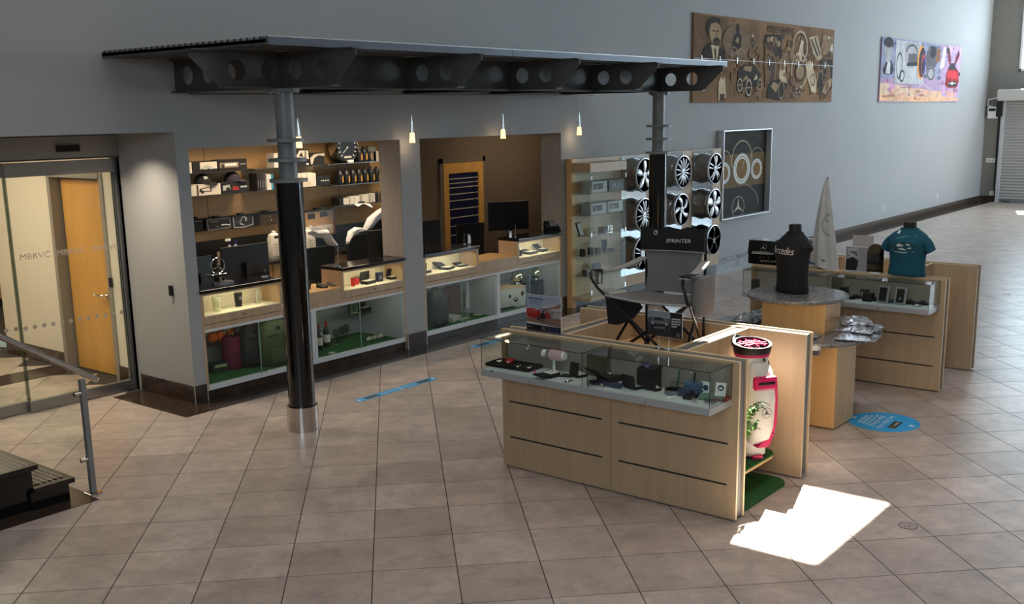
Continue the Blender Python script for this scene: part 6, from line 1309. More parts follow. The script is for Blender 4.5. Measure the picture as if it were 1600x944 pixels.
# ---- upright prints on the kiosk top
def stand_print(X, ya, yb, z0, z1, label, shapes, ground, legs=False, name='sign_board', t_=.006):
    t = thing(name, label, 'sign', (X, (ya+yb)/2, 1.0995)); w_ = ya-yb
    MB().box(X-t_/2, X+t_/2, yb, ya, z0, z1).obj('board', ground, t)
    art('print', t, (X-t_/2, ya, z0), (0, -w_, 0), (0, 0, z1-z0), shapes, rough=.3, gap=.0008, step=.0001)
    MB().box(X-t_/2-.004, X-t_/2-.002, yb, ya, z0, z1).obj('acrylic_cover', ACRYL, t)
    if legs:
        for y in legs: MB().cyl((X, y, 1.0995), (X, y, z0), .004, n=8).obj('leg', STEEL, t); MB().lathe([(.03, 0), (.03, .003)], (X, y, 1.0995), 16).obj('foot', STEEL, t)
    else: MB().box(X-.03, X+.035, yb, ya, 1.0995, 1.103).obj('foot', ACRYL, t)
    return t
RC, SK = (176, 52, 48), (150, 160, 172)
sh = [('p', (176, 182, 190), [(0, .62), (1, .62), (1, 1), (0, 1)]), ('p', (196, 190, 186), [(.4, .62), (1, .58), (1, .8), (.5, .74)]), ('p', (110, 84, 80), [(.3, .62), (.7, .66), (1, .82), (1, .74), (.6, .6)]), ('p', (176, 120, 100), [(.62, .68), (.9, .74), (1, .8), (1, .7), (.8, .66)]), ('p', (150, 130, 126), [(0, .36), (1, .4), (1, .6), (0, .6)]), ('p', (150, 116, 96), [(0, .24), (1, .16), (1, .42), (0, .34)]),
      ('p', RC, [(.0, .42), (.0, .6), (.22, .62), (.4, .56), (.42, .38), (.3, .34), (.05, .36)]), ('p', (206, 92, 84), [(.1, .56), (.2, .6), (.34, .56), (.3, .5)]), ('p', RC, [(.5, .42), (.56, .54), (.68, .52), (.7, .4), (.6, .36)]), ('e', (30, 28, 30), .35, .36, .05, .07), ('e', (90, 90, 94), .35, .36, .03, .04), ('p', (34, 34, 40), [(.4, .36), (.42, .5), (.48, .52), (.56, .44), (.55, .34)]), ('e', (34, 34, 40), .5, .55, .025, .035), ('p', (40, 34, 34), [(.4, .3), (.6, .26), (.66, .24), (.42, .34)]),
      *bars((70, 92, 120), .06, .5, .87, .045, 3, 2), ('l', (110, 126, 146), [(.08, .82), (.46, .82)], .004), ('l', (110, 126, 146), [(.08, .78), (.4, .78)], .004), ('l', (110, 126, 146), [(.08, .74), (.44, .74)], .004), ('p', (170, 160, 156), [(.75, .4), (.8, .56), (.98, .56), (1, .4)]),
      ('p', (24, 24, 26), [(0, 0), (1, 0), (1, .16), (0, .18)]), ('l', (150, 150, 150), [(.03, .1), (.16, .1)], .004), ('p', (34, 36, 70), [(.66, .02), (.86, .02), (.86, .15), (.66, .15)]), ('p', (90, 92, 110), [(.62, .01), (.64, .01), (.64, .16), (.62, .16)]), ('p', (90, 100, 170), [(.88, .01), (.895, .01), (.895, .15), (.88, .15)])]+star_shapes((170, 170, 172), .5, .09, .05, .055, .12)
stand_print(6.175, 4.815, 4.497, 1.105, 1.377, 'colour print of a red roadster standing on the near kiosk', sh, WHITEP)
sh = [('p', (60, 60, 62), [(0, 0), (.66, 0), (.66, 1), (0, 1)]), ('p', (96, 98, 100), [(0, .5), (.66, .5), (.66, 1), (0, 1)]), ('p', (150, 152, 154), [(0, .7), (.3, .76), (.66, .72), (.66, 1), (0, 1)]), ('p', (120, 122, 122), [(.1, .34), (.12, .6), (.2, .74), (.46, .76), (.56, .62), (.6, .36), (.5, .3), (.2, .3)]), ('p', (40, 42, 44), [(.18, .62), (.23, .72), (.44, .73), (.5, .62)]), ('p', (34, 35, 37), [(.18, .36), (.19, .48), (.5, .5), (.52, .38)]), ('e', (200, 202, 202), .15, .5, .03, .04), ('e', (200, 202, 202), .55, .5, .03, .04), ('e', (22, 22, 24), .14, .34, .04, .1), ('e', (22, 22, 24), .56, .34, .04, .1), ('p', (38, 38, 40), [(0, 0), (.66, 0), (.66, .26), (0, .24)]),
      ('p', (22, 22, 23), [(.66, 0), (1, 0), (1, 1), (.66, 1)]), *bars((206, 206, 206), .70, .96, .72, .05, 3, 1), *bars((206, 206, 206), .70, .97, .62, .05, 3, 2), *bars((206, 206, 206), .70, .95, .52, .05, 3, 3), *bars((206, 206, 206), .70, .86, .42, .05, 2, 4)]+star_shapes((190, 190, 190), .9, .12, .045, .07, .14)
stand_print(6.175, 3.76, 3.488, 1.19, 1.362, 'black and white car sign on two thin legs before the folding chair', sh, WHITEP, legs=(3.67, 3.59))

# ================================================================== FOLDING CHAIR on the kiosk
PZ = .9185
fl, fr = Vector((6.36, 4.235, 1.392)), Vector((6.36, 3.553, 1.38))
bl, br = Vector((6.93, 4.24, 1.35)), Vector((6.95, 3.76, 1.35))
tl, tr_ = Vector((6.97, 4.265, 1.80)), Vector((6.985, 3.76, 1.815))
t = thing('camping_chair', 'black folding camping chair with white lettered headrest on the near kiosk', 'chair', (6.66, 3.95, PZ))
TB = mat('black_tube', (28, 28, 30), .3, .4)
def rod(a, b_, r=.011, nm='frame_tube'): MB().cyl(a, b_, r, n=10).obj(nm, TB, t, smooth=True)
ffl, ffr = Vector((6.36, 4.22, PZ)), Vector((6.36, 3.60, PZ)); fbl, fbr = Vector((6.97, 4.25, PZ)), Vector((6.985, 3.765, PZ))
up = Vector((0, 0, .012))
rod(fl, ffr+up); rod(fr, ffl+up); rod(fl+Vector((.03, 0, 0)), fbl+up); rod(fr+Vector((.03, 0, 0)), fbr+up); rod(bl, ffl+up); rod(br, ffr+up); rod(bl+Vector((0, -.02, 0)), fbr+up); rod(br+Vector((0, .02, 0)), fbl+up)
rod(fbl+up, tl, .011, 'back_post'); rod(fbr+up, tr_, .011, 'back_post')
for p in (ffl, ffr, fbl, fbr): MB().lathe([(.022, 0), (.022, .01), (.014, .025)], p, 14).obj('foot', BLACK, t, smooth=True)
g = []
for j in range(9):
    v = j/8; a = fl.lerp(bl, v); b_ = fr.lerp(br, v); row = []
    for i in range(11):
        u = i/10; p = a.lerp(b_, u); sag = .05*math.sin(math.pi*u)*(.35+.65*math.sin(math.pi*min(1, v*1.1))); p.z -= sag; row.append(p)
    g.append(row)
MB().sheet(g, .007).obj('seat', FABGRY, t, smooth=True)
MB().tube([g[0][i]+Vector((-.003, 0, 0)) for i in range(11)], .009).obj('seat_piping', FABLG, t, smooth=True)
g = []
hb = .68
for j in range(13):
    v = j/12; a = bl.lerp(tl, v); b_ = br.lerp(tr_, v); row = []
    if v < .72:
        k = math.sin(math.pi*min(1, v/.72))*.03; a = a+Vector((0, -k, 0)); b_ = b_+Vector((0, k, 0))
    for i in range(11):
        u = i/10; p = a.lerp(b_, u); p.x += .05*math.sin(math.pi*u)*(1-.5*v)-.02; row.append(p)
    g.append(row)
MB().sheet(g, .008).obj('backrest', FABGRY, t, smooth=True)
g2 = []
for j in range(5):
    v = .70+.36*j/4; row = []
    for i in range(11):
        u = -.04+1.08*i/10; p = bl.lerp(tl, v).lerp(br.lerp(tr_, v), u); p.x += .05*math.sin(math.pi*max(0, min(1, u)))*(1-.5*v)-.03-.012*math.sin(math.pi*j/4); p.z += .012*math.sin(i*1.9)*(j == 4); row.append(p)
    g2.append(row)
hd = MB().sheet(g2, .03).obj('headrest', FABBLK, t, smooth=True)
MB().tube([p+Vector((-.012, 0, -.004)) for p in g2[0]], .005).obj('headrest_piping', FABLG, t, smooth=True)
P0 = g2[2][3]+Vector((-.0245, 0, -.035)); P1 = g2[2][9]+Vector((-.0245, 0, -.03))
art('lettering', hd, P0, P1-P0, (0, 0, .05), [('t', (206, 206, 208), 'SPRINTER', .5, .25, .55, 'c', 1.25, .15)], gap=.002)
P0 = g2[3][2]+Vector((-.024, 0, -.01)); b = MB(); 
art('woven_logo', hd, P0, Vector((0, -.045, 0)), (0, 0, .04), [('r', (214, 214, 216), .5, .5, .35, .42, .3), ('p', (214, 214, 216), [(.5, .5), (.75, .95), (.9, .85)])], gap=.002)
# arms with webbing, cup net and pouch
aL0, aL1 = Vector((6.36, 4.36, 1.555)), Vector((6.95, 4.27, 1.60)); aR0, aR1 = Vector((6.37, 3.60, 1.56)), Vector((6.97, 3.75, 1.60))
for a, b_, m in ((aL0, aL1, FABLG), (aR0, aR1, FABLG)):
    g = [[a.lerp(b_, j/8)+Vector((0, -.035+.07*i/4, -.03*math.sin(math.pi*j/8))) for i in range(5)] for j in range(9)]
    MB().sheet(g, .01).obj('arm_strap', m, t, smooth=True)
MB().tube([fl, fl+Vector((-.02, .05, .05)), fl+Vector((-.03, .10, .12)), aL0], .011).obj('arm_tube', TB, t, smooth=True)
MB().tube([fr, fr+Vector((-.01, .01, .06)), fr+Vector((-.005, .04, .13)), aR0], .011).obj('arm_tube', TB, t, smooth=True)
c = aL0+Vector((.05, -.02, .002)); MB().lathe([(.045, .0), (.048, .008), (.036, .008), (.034, 0), (.045, 0)], c, 20).obj('cup_ring', BLACK, t, smooth=True)
b = MB()
for k in range(4): an = k*math.pi/2+.4; b.tube([c+Vector((.038*math.cos(an), .038*math.sin(an), 0)), c+Vector((.034*math.cos(an), .034*math.sin(an), -.09)), c+Vector((0, 0, -.095))], .005, 6)
b.obj('cup_net', FABBLK, t)
c = aR0+Vector((.10, .0, .004)); MB().rbox(c.x-.07, c.x+.07, c.y-.05, c.y+.05, c.z-.004, c.z+.012, .01).obj('cup_ring', BLACK, t, smooth=True)
c = Vector((6.62, 3.575, 1.27)); rings = []
for z, s in ((0, .75), (.02, .95), (.12, 1.05), (.25, 1.0), (.275, .95)): rings.append([(c.x+.13*s*math.copysign(abs(math.cos(a))**.6, math.cos(a)), c.y+.045*s*math.copysign(abs(math.sin(a))**.6, math.sin(a)), c.z+z) for a in [i*math.pi/12 for i in range(24)]])
MB().loft(rings).obj('side_pouch', mat('grey_pouch_fabric', (112, 108, 104), .8, var=.1, scale=(20, 20, 20)), t, smooth=True)
pts = [(946, 464), (992, 470), (1000, 482), (985, 500), (965, 508), (950, 506)]
P = [fx(a, b_, 6.40) for a, b_ in pts]
MB().prism([(p.y, p.z) for p in P], lambda u, v, w_: (w_, u, v), 6.40, 6.44).obj('hanging_bag', FABBLK, t, smooth=30)

# ================================================================== GOLF BAG, FERN, TURF
t = thing('turf_mat', 'green turf mat on the floor inside the kiosk bay', 'mat', (6.65, 3.26, 0))
def rounded(x0, x1, y0, y1, r, corner): 
    pts = [(x0, y0)]+[(x1-r+r*math.sin(a), y0+r-r*math.cos(a)) for a in [i*math.pi/16 for i in range(9)]]+[(x1, y1), (x0, y1)]; return pts
MB().prism(rounded(6.245, 7.06, 3.065, 3.47, .12, 0), lambda u, v, w_: (u, v, w_), .0005, .02).obj('turf', TURF, t)
MB().box(6.245, 6.95, 3.2, 3.47, .02, .0245).obj('turf_step', TURF, t)
SZ = .235
t = thing('turf_shelf', 'green turf covered shelf carrying the golf bag', 'shelf', (6.65, 3.32, .2))
MB().prism(rounded(6.245, 7.03, 3.15, 3.472, .12, 0), lambda u, v, w_: (u, v, w_), SZ-.03, SZ-.012).obj('board', MAPLE_W, t)
MB().prism(rounded(6.245, 7.03, 3.15, 3.472, .12, 0), lambda u, v, w_: (u, v, w_), SZ-.012, SZ).obj('turf', TURF, t)
LEA = mat('white_leather', (222, 216, 208), .45, var=.04, scale=(12, 12, 12)); MAG = mat('magenta_trim', (206, 26, 92), .45)
gx, gy = 6.83, 3.29
t = thing('golf_bag', 'white and magenta golf bag with black rim standing on turf', 'golf bag', (gx, gy, SZ+.0005), -.6)
def ring(z, rx, ry, n=32, dx=0, dy=0, tilt=0): return [(dx+rx*math.cos(a), dy+ry*math.sin(a), z+tilt*math.sin(a)) for a in [2*math.pi*i/n for i in range(n)]]
MB().loft([ring(0, .11, .10), ring(.02, .118, .108), ring(.06, .118, .108)]).obj('base_cup', LEA, t, local=True, smooth=True)
MB().loft([ring(.0, .119, .109), ring(.018, .121, .111)]).obj('base_band', BLACK, t, local=True)
MB().loft([ring(.06, .116, .106), ring(.15, .118, .108), ring(.45, .116, .106), ring(.68, .113, .105), ring(.755, .125, .115)]).obj('barrel', LEA, t, local=True, smooth=True)
MB().loft([ring(.745, .127, .117), ring(.765, .131, .121)]).obj('trim_ring', MAG, t, local=True, smooth=True)
rim = [ring(.765, .131, .121), ring(.80, .138, .128, tilt=.012), ring(.835, .142, .13, tilt=.02), ring(.835, .12, .11, tilt=.02), ring(.79, .115, .105)]
MB().loft(rim, cap=False).obj('rim', BLACK, t, local=True, smooth=True)
MB().loft([ring(.78, .116, .106), ring(.786, .116, .106)]).obj('well', flat((70, 10, 34), .7), t, local=True)
for k in range(3): x = -.06+.06*k; MB().tube([(x, -.10+.02*abs(k-1), .822), (x, 0, .832), (x, .10-.02*abs(k-1), .835)], .006).obj('divider', MAG, t, local=True)
for k in range(3): y = -.05+.05*k; MB().tube([(-.11+.02*abs(k-1), y, .826), (0, y, .834), (.11-.02*abs(k-1), y, .826)], .006).obj('divider', MAG, t, local=True)
MB().tube([(.02, .12, .80), (.0, .15, .84), (-.06, .145, .865), (-.10, .10, .84), (-.10, .085, .80)], .014).obj('rim_handle', BLACK, t, local=True, smooth=True)
# swollen ball pocket on the front (-y side)
R_ = []
for z, d, wv in ((.12, .01, .06), (.16, .05, .085), (.25, .075, .10), (.44, .085, .105), (.58, .075, .10), (.67, .04, .085), (.71, .01, .06)):
    R_.append([(wv*math.copysign(abs(math.cos(a))**.6, math.cos(a)), -.095-d*.5+(.035+d*.5)*math.sin(a), z) for a in [2*math.pi*i/20 for i in range(20)]])
MB().loft(R_).obj('front_pocket', LEA, t, local=True, smooth=True)
MB().rbox(-.088, .092, -.214, -.16, .53, .63, .02).obj('pocket_panel', MAG, t, local=True)
MB().rbox(-.06, .065, -.220, -.212, .572, .592, .003).obj('zip', BLACK, t, local=True)
MB().tube([(.085, -.19, .59), (.104, -.165, .46), (.104, -.16, .28), (.09, -.145, .18), (.05, -.13, .12)], [.012, .016, .018, .018, .01]).obj('side_piping', MAG, t, local=True, smooth=True)
MB().prism([(-.03, .10), (.06, .10), (.10, .2), (.06, .19)], lambda u, v, w_: (u, w_, v), -.17, -.10).obj('corner_panel', MAG, t, local=True)
MB().box(-.125, -.095, -.06, .0, .60, .745).obj('strap_pad', mat('plum_strap', (40, 30, 38), .7), t, local=True)
MB().tube([(-.11, .02, .72), (-.15, .03, .5), (-.125, .03, .25)], .018).obj('strap', mat('plum_strap', (40, 30, 38), .7), t, local=True, smooth=True)
MB().rbox(-.04, .04, -.13, -.11, 0, .03, .004).obj('base_tab', MAG, t, local=True)
art('emblem', t, (-.035, -.2165, .33), (.08, 0, 0), (0, 0, .08), star_shapes((60, 58, 60), .5, .5, .48, .48, .08), local=True, gap=.003)
MB().tube([(.0, -.125, .70), (.02, -.128, .68), (.06, -.13, .66), (.085, -.13, .62)], .003).obj('seam', flat((60, 50, 54)), t, local=True)
MB().lathe([(.008, 0), (.008, .02)], (.03, -.12, .72), 10).obj('rivet', BLACK, t, local=True)
MB().tube([(.12, -.02, .70), (.135, -.02, .64), (.13, -.02, .60)], .006).obj('towel_loop', BLACK, t, local=True)
# fern in front of the bag
FERN = mat('fern_green', (64, 98, 36), .6, var=.3, scale=(40, 40, 40))
t = thing('potted_fern', 'small green fern in front of the golf bag', 'plant', (6.36, 3.27, SZ+.0005))
MB().lathe([(.06, 0), (.085, .12), (.08, .12), (.055, .02)], n=20).obj('pot', mat('dark_pot', (60, 50, 44), .7), t, local=True, smooth=True)
random.seed(3)
for k in range(15):
    an = random.uniform(-1.9, .9) if k < 11 else random.uniform(0, 6.28); ln = random.uniform(.26, .42); rise = random.uniform(.18, .42); d = Vector((math.cos(an), math.sin(an), 0)); s_ = Vector((-math.sin(an), math.cos(an), 0)); b = MB()
    sp = []
    for i in range(13):
        v = i/12; sp.append(d*ln*v+Vector((0, 0, .12+rise*math.sin(v*2.0)*.9)))
    sp = [Vector((max(-.06, p.x), max(-.20, min(.12, p.y)), p.z)) for p in sp]
    b.tube(sp, .003, 5)
    for i in range(1, 12):
        L = .05*math.sin(math.pi*(i+.5)/13)**.7
        for sd in (-1, 1):
            tip = sp[i]+s_*sd*L+d*L*.5-Vector((0, 0, .006)); q = (sp[i+1]-sp[i]).normalized()*.007; n_ = Vector((0, 0, .002))
            b.add([sp[i]-q, sp[i]+q, (sp[i]+tip)/2+q*1.3, tip, (sp[i]+tip)/2-q*1.3], [(0, 1, 2, 3, 4)])
    b.obj('frond', FERN, t, local=True)
random.seed(11)

# ================================================================== TIERED ROUND TABLE with shirts
TC = (8.89, 3.86)
GRN = mat('speckled_granite', (118, 118, 120), .15, var=.6, scale=(70, 70, 70))
t = thing('tiered_table', 'two tier maple table with round speckled granite tops', 'table', (TC[0], TC[1], 0))
def disc(cx, cy, r, z0, z1, nm): MB().lathe([(r-.006, z0), (r, z0+.006), (r, z1-.006), (r-.006, z1)], (cx, cy, 0), 64).obj(nm, GRN, t, smooth=True)
MB().rbox(8.48, 8.92, 3.31, 4.40, .012, .746, .003).obj('lower_box', MAPLE_W, t); MB().box(8.50, 8.90, 3.33, 4.38, .0005, .012).obj('plinth', BLACK, t)
disc(TC[0]-.03, TC[1], .75, .746, .776, 'lower_top')
MB().rbox(8.66, 9.0, 3.50, 4.09, .777, 1.05, .003).obj('upper_box', MAPLE_W, t)
disc(TC[0], TC[1], .445, 1.05, 1.08, 'upper_top')
POLY = mat('crinkled_poly_bag', (176, 178, 184), .1, .45, var=.6, scale=(26, 26, 26), bump=1.)
def bagged(p, w_, d_, h_, rz, label, m):
    t = thing('bagged_shirt', label, 'shirt', p, rz, group='shirts in plastic bags on the lower table top'); g = []
    for j in range(10):
        row = []
        for i in range(14):
            u, v = i/13-.5, j/9-.5; e = (1-(2*abs(u))**4)*(1-(2*abs(v))**4); row.append((u*w_+random.uniform(-.013, .013), v*d_+random.uniform(-.013, .013), .012+h_*e*(.35+.75*random.random())))
        g.append(row)
    MB().sheet(g, .008).obj('plastic_wrap', POLY, t, local=True, smooth=60)
    MB().rbox(-w_*.4, w_*.4, -d_*.4, d_*.4, .0, h_*.55, .012).obj('folded_cloth', m, t, local=True, smooth=True); return t
DG, LB, TN = flat((58, 58, 62), .8), flat((110, 160, 196), .8), flat((176, 144, 104), .8)
LZ = .7765
for (x, y, z, w_, d_, h_, rz, lab, m) in ((1338, 521, 0, .42, .34, .05, .3, 'dark grey shirt in a crinkled clear bag, bottom of the right pile', DG), (1344, 518, .05, .38, .30, .045, .0, 'grey shirt in a crinkled clear bag, middle of the right pile', DG), (1336, 515, .094, .32, .26, .04, .5, 'black shirt in a crinkled clear bag, top of the right pile', DG), (1350, 522, 0, .2, .2, .04, .9, 'thin grey shirt bag at the right edge of the lower table', DG)):
    q = fz(x, y+(6 if z == 0 else 6), LZ); bagged((q.x, q.y, LZ+z), w_, d_, h_, rz, lab, m)
q = fz(1172, 499, LZ); bagged((q.x-.05, q.y, LZ), .3, .24, .05, .2, 'light blue shirt in a clear bag at the left of the lower table', LB)
q = fz(1187, 493, LZ); bagged((q.x, q.y-.03, LZ), .24, .2, .05, -.3, 'grey shirt in a clear bag left of the upper box', DG)
q = fz(1230, 506, LZ); bagged((8.50, q.y, LZ), .2, .30, .03, 0, 'tan shirt in a flat bag before the upper box', TN)
q = fz(1268, 514, LZ); bagged((8.50, 3.62, LZ), .2, .24, .025, .1, 'brown shirt in a flat bag before the upper box, right', flat((120, 84, 60), .8))
# tag sheet hanging over the rim
t = thing('bagged_tag_sheet', 'clear bag with coloured labels hanging over the lower table rim', 'package', (8.18, 3.52, .69)); g = []
for j in range(6):
    row = []
    for i in range(9):
        an = math.radians(200+20*i/8); rr = .757+.006*math.sin(i*2.1+j); row.append((TC[0]-.03+rr*math.cos(an), TC[1]+rr*math.sin(an), .69+.095*j/5+.003*math.sin(i*3)))
    g.append(row)
MB().sheet(g, .004).obj('wrap', POLY, t, smooth=True)
a_, b__ = Vector(g[0][0]), Vector(g[0][8]); N_ = Vector((-.82, -.55, 0))
art('labels', t, a_+N_*.006, b__-a_, (0, 0, .09), [('p', (214, 208, 190), [(.15, .1), (.45, .05), (.5, .9), (.2, .8)]), ('p', (150, 90, 120), [(0, .1), (.12, .1), (.15, .8), (.02, .8)]), ('p', (220, 220, 222), [(.62, .5), (.9, .5), (.9, .95), (.62, .95)]), ('p', (60, 60, 76), [(.6, .05), (.95, .05), (.95, .45), (.6, .45)])], gap=.012)

# ---- torsos
def torso(p, rz, label, shirt, s, sleeve, collar=None, shapes=None, sx=1.0):
    """mannequin torso: black neck and base, T-shirt as one surface with sleeves"""
    t = thing('shirt_torso', label, 'mannequin', p, rz); n = 40
    def rg(z, a, b_, y=0., k=.75): return [(a*sx*math.copysign(abs(math.cos(q))**k, math.cos(q)), y+b_*math.copysign(abs(math.sin(q))**.9, math.sin(q)), z*s) for q in [2*math.pi*i/n for i in range(n)]]
    body = [rg(.006, .160, .112), rg(.012, .165, .116), rg(.06, .160, .110, -.002), rg(.16, .154, .106, -.003), rg(.26, .160, .112, -.006), rg(.34, .172, .120, -.010), rg(.40, .178, .120, -.008), rg(.44, .174, .110, -.002, .8), rg(.475, .158, .098, .004, .85), rg(.505, .128, .086, .008, .9), rg(.53, .095, .076, .010, 1.), rg(.545, .074, .068, .010, 1.)]
    for k_, r in enumerate(body):                         # soft folds in the cloth
        for i, v in enumerate(r):
            f = 1+.012*math.sin(v[0]*42+k_*1.7)*max(0, 1-k_/8); r[i] = (v[0]*f, v[1]*f, v[2])
    m = MB().loft(body)
    for sd in (-1, 1):
        A = Vector((sd*.128*sx, 0, .445*s)); B = Vector((sd*(.185+sleeve*.2)*sx, -.01, (.395-sleeve)*s)); rings = []
        for j in range(6):
            v = j/5; c = A.lerp(B, v)+Vector((sd*.010*math.sin(math.pi*v), 0, .008*math.sin(math.pi*v))); ra, rb = .040+.008*v, .066-.004*v; d = (B-A).normalized(); e = Vector((0, 1, 0)); f = d.cross(e)
            rings.append([c+f*ra*math.cos(q)+e*rb*math.sin(q) for q in [2*math.pi*i/20 for i in range(20)]])
        m.loft(rings)
    m.obj('t_shirt', shirt, t, local=True, smooth=60)
    MB().loft([rg(.535, .078, .07, .010, 1.), rg(.55, .080, .073, .010, 1.), rg(.556, .070, .064, .010, 1.)]).obj('collar', collar or shirt, t, local=True, smooth=True)
    MB().loft([rg(.53, .064, .062, .012, 1.), rg(.57, .055, .056, .012, 1.), rg(.615, .054, .056, .010, 1.), rg(.622, .050, .052, .010, 1.)]).obj('neck', mat('matt_black_form', (30, 28, 26), .75), t, local=True, smooth=True)
    MB().loft([rg(.0, .13, .09), rg(.01, .13, .09)]).obj('base', BLACK, t, local=True)
    if shapes:
        # print follows the chest: bend a flat drawing onto the front
        o = art('chest_print', t, (-.15, 0, .22*s), (.30, 0, 0), (0, 0, .28*s), shapes, local=True, gap=0., step=0.)
        zs = [r[0][2] for r in body]
        for v in o.data.vertices:
            z = v.co.z; k_ = max(i for i in range(len(zs)-1) if zs[i] <= z); f = (z-zs[k_])/(zs[k_+1]-zs[k_])
            def front(r):
                q = sorted([c for c in r if c[1] < .02], key=lambda c: c[0]); xs_ = [c[0] for c in q]; ys_ = [c[1] for c in q]; return float(np.interp(v.co.x, xs_, ys_))
            v.co.y = front(body[k_])*(1-f)+front(body[k_+1])*f-.004
    return t
BLKT = mat('black_cotton', (26, 25, 26), .9, bump=.2, scale=(200, 200, 200)); TEAL = mat('teal_cotton', (18, 80, 98), .85, bump=.2, scale=(200, 200, 200), var=.08)
torso((8.93, 3.93, 1.0805), -math.pi/2-.38, 'black T-shirt with pale script on a torso on the upper round table', BLKT, .98, .0, shapes=[('t', (214, 206, 198), 'Mercedes', .40, .50, .24, 'c', .78, .35)], sx=.97)
rnd = random.Random(5); car_ = [('l', (150, 196, 204), [(.25, .78), (.5, .88), (.85, .93)], .003), ('p', (230, 232, 232), [(.2, .98), (.3, .98), (.3, 1.1), (.2, 1.1)])]
car_ += [('p', (34, 40, 44), [(.15, .40), (.2, .55), (.4, .63), (.7, .62), (.85, .5), (.8, .36), (.5, .30), (.25, .30)]), ('p', (214, 208, 196), [(.25, .5), (.35, .6), (.42, .58), (.38, .5), (.48, .56), (.5, .5), (.36, .46)]), ('p', (206, 200, 190), [(.55, .56), (.66, .6), (.72, .56), (.66, .52)]), ('p', (196, 214, 210), [(.3, .36), (.45, .42), (.62, .34), (.5, .32)]), ('p', (196, 214, 210), [(.62, .4), (.7, .46), (.76, .44), (.72, .38)]), ('l', (150, 190, 190), [(.1, .3), (.5, .24), (.85, .29)], .004), ('l', (196, 206, 206), [(.2, .25), (.5, .21), (.62, .24)], .006)]
torso((10.31, 3.37, 1.10), -math.pi/2-.05, 'teal T-shirt with car print on a torso on the far kiosk', TEAL, .83, .10, shapes=car_, sx=1.08)

# ================================================================== ON THE FAR KIOSK
# grill-front case
X = 10.31; a = fx(1168, 379, X); c = fx(1214, 419, X)
t = thing('grill_case', 'black case with chrome star and handle at the far end of the far kiosk', 'case', (X+.02, (a.y+c.y)/2-.03, 1.0995)); h_ = .245; w_ = .34
b = MB().rbox(-.06, .14, -w_/2, w_/2, 0, h_*.42, .006); b.obj('lower_body', BLACKG, t, local=True)
b = MB().loft([[(-.075, -w_/2, h_*.43), (.14, -w_/2, h_*.43), (.14, w_/2, h_*.43), (-.075, w_/2, h_*.43)], [(-.05, -w_/2, h_), (.12, -w_/2, h_), (.12, w_/2, h_), (-.05, w_/2, h_)]]); b.obj('lid', BLACKG, t, local=True)
MB().box(-.052, .122, -w_/2-.003, w_/2+.003, h_, h_+.006).obj('lid_trim', CHROME, t, local=True)
MB().rbox(-.085, -.07, -w_*.36, w_*.36, h_*.45, h_*.52, .005).cyl((-.1, -.1, h_*.55), (-.1, .1, h_*.55), .007, n=10).obj('handle', CHROME, t, local=True, smooth=True)
b = MB(); star_mesh(b, (-.068, .0, h_*.74), .042, (0, -1, 0), (.09, 0, 1), (1, 0, 0), .006, .004); b.obj('star', CHROME, t, local=True)
for y in (.03, -.02, -.07): MB().cyl((-.06, y, h_*.32), (-.075, y, h_*.32), .009, n=12).obj('knob', CHROME, t, local=True)
MB().rbox(-.066, -.06, -.15, .03, h_*.12, h_*.2, .003).obj('drip_tray', STEEL, t, local=True)
# flag
q = fx(1292, 280, 10.33); SIL = mat('silver_flag_cloth', (196, 194, 192), .7, var=.05, scale=(6, 6, 6))
t = thing('display_flag', 'drooping silver flag with black star ring on the far kiosk', 'flag', (10.33, q.y, 1.0995)); H_ = q.z-1.0995
rings = []
for j in range(16):
    v = j/15; z = H_*(1-v)+.012*v; r = .012+.135*v**.75; cy = .0-.0*v
    rings.append([(.45*r*(1+.25*math.sin(5*an+v*2))*math.sin(an), cy+.025*v+r*(1+.18*math.sin(3*an+.6)*v)*math.cos(an)-.04*v*v, z+(.05*math.cos(an)*v*v if v > .8 else 0)) for an in [2*math.pi*i/36 for i in range(36)]])
MB().loft(rings).obj('cloth', SIL, t, local=True, smooth=True)
MB().cyl((.02, .0, 0), (.02, 0, H_+.02), .008, n=10).obj('pole', STEEL, t, local=True)
MB().lathe([(.06, 0), (.06, .01), (.012, .02)], (.02, 0, 0), 20).obj('pole_foot', BLACK, t, local=True)
art('ring_print', t, (-.085, .02, H_*.36), (.0, -.16, 0), (.02, 0, .26), [('r', (40, 40, 42), .62, .5, .5, .42, .05, 90, 285), ('r', (40, 40, 42), .62, .5, .42, .36, .03, 90, 285), ('l', (40, 40, 42), [(.3, .66), (.62, .6)], .006)], local=True, gap=.0)
art('small_print', t, (-.085, .0, H_*.07), (0, -.1, 0), (0, 0, .06), [('l', (50, 50, 52), [(.1, .6), (.6, .5)], .008), ('l', (50, 50, 52), [(.2, .8), (.35, .2)], .005)], local=True, gap=.0)
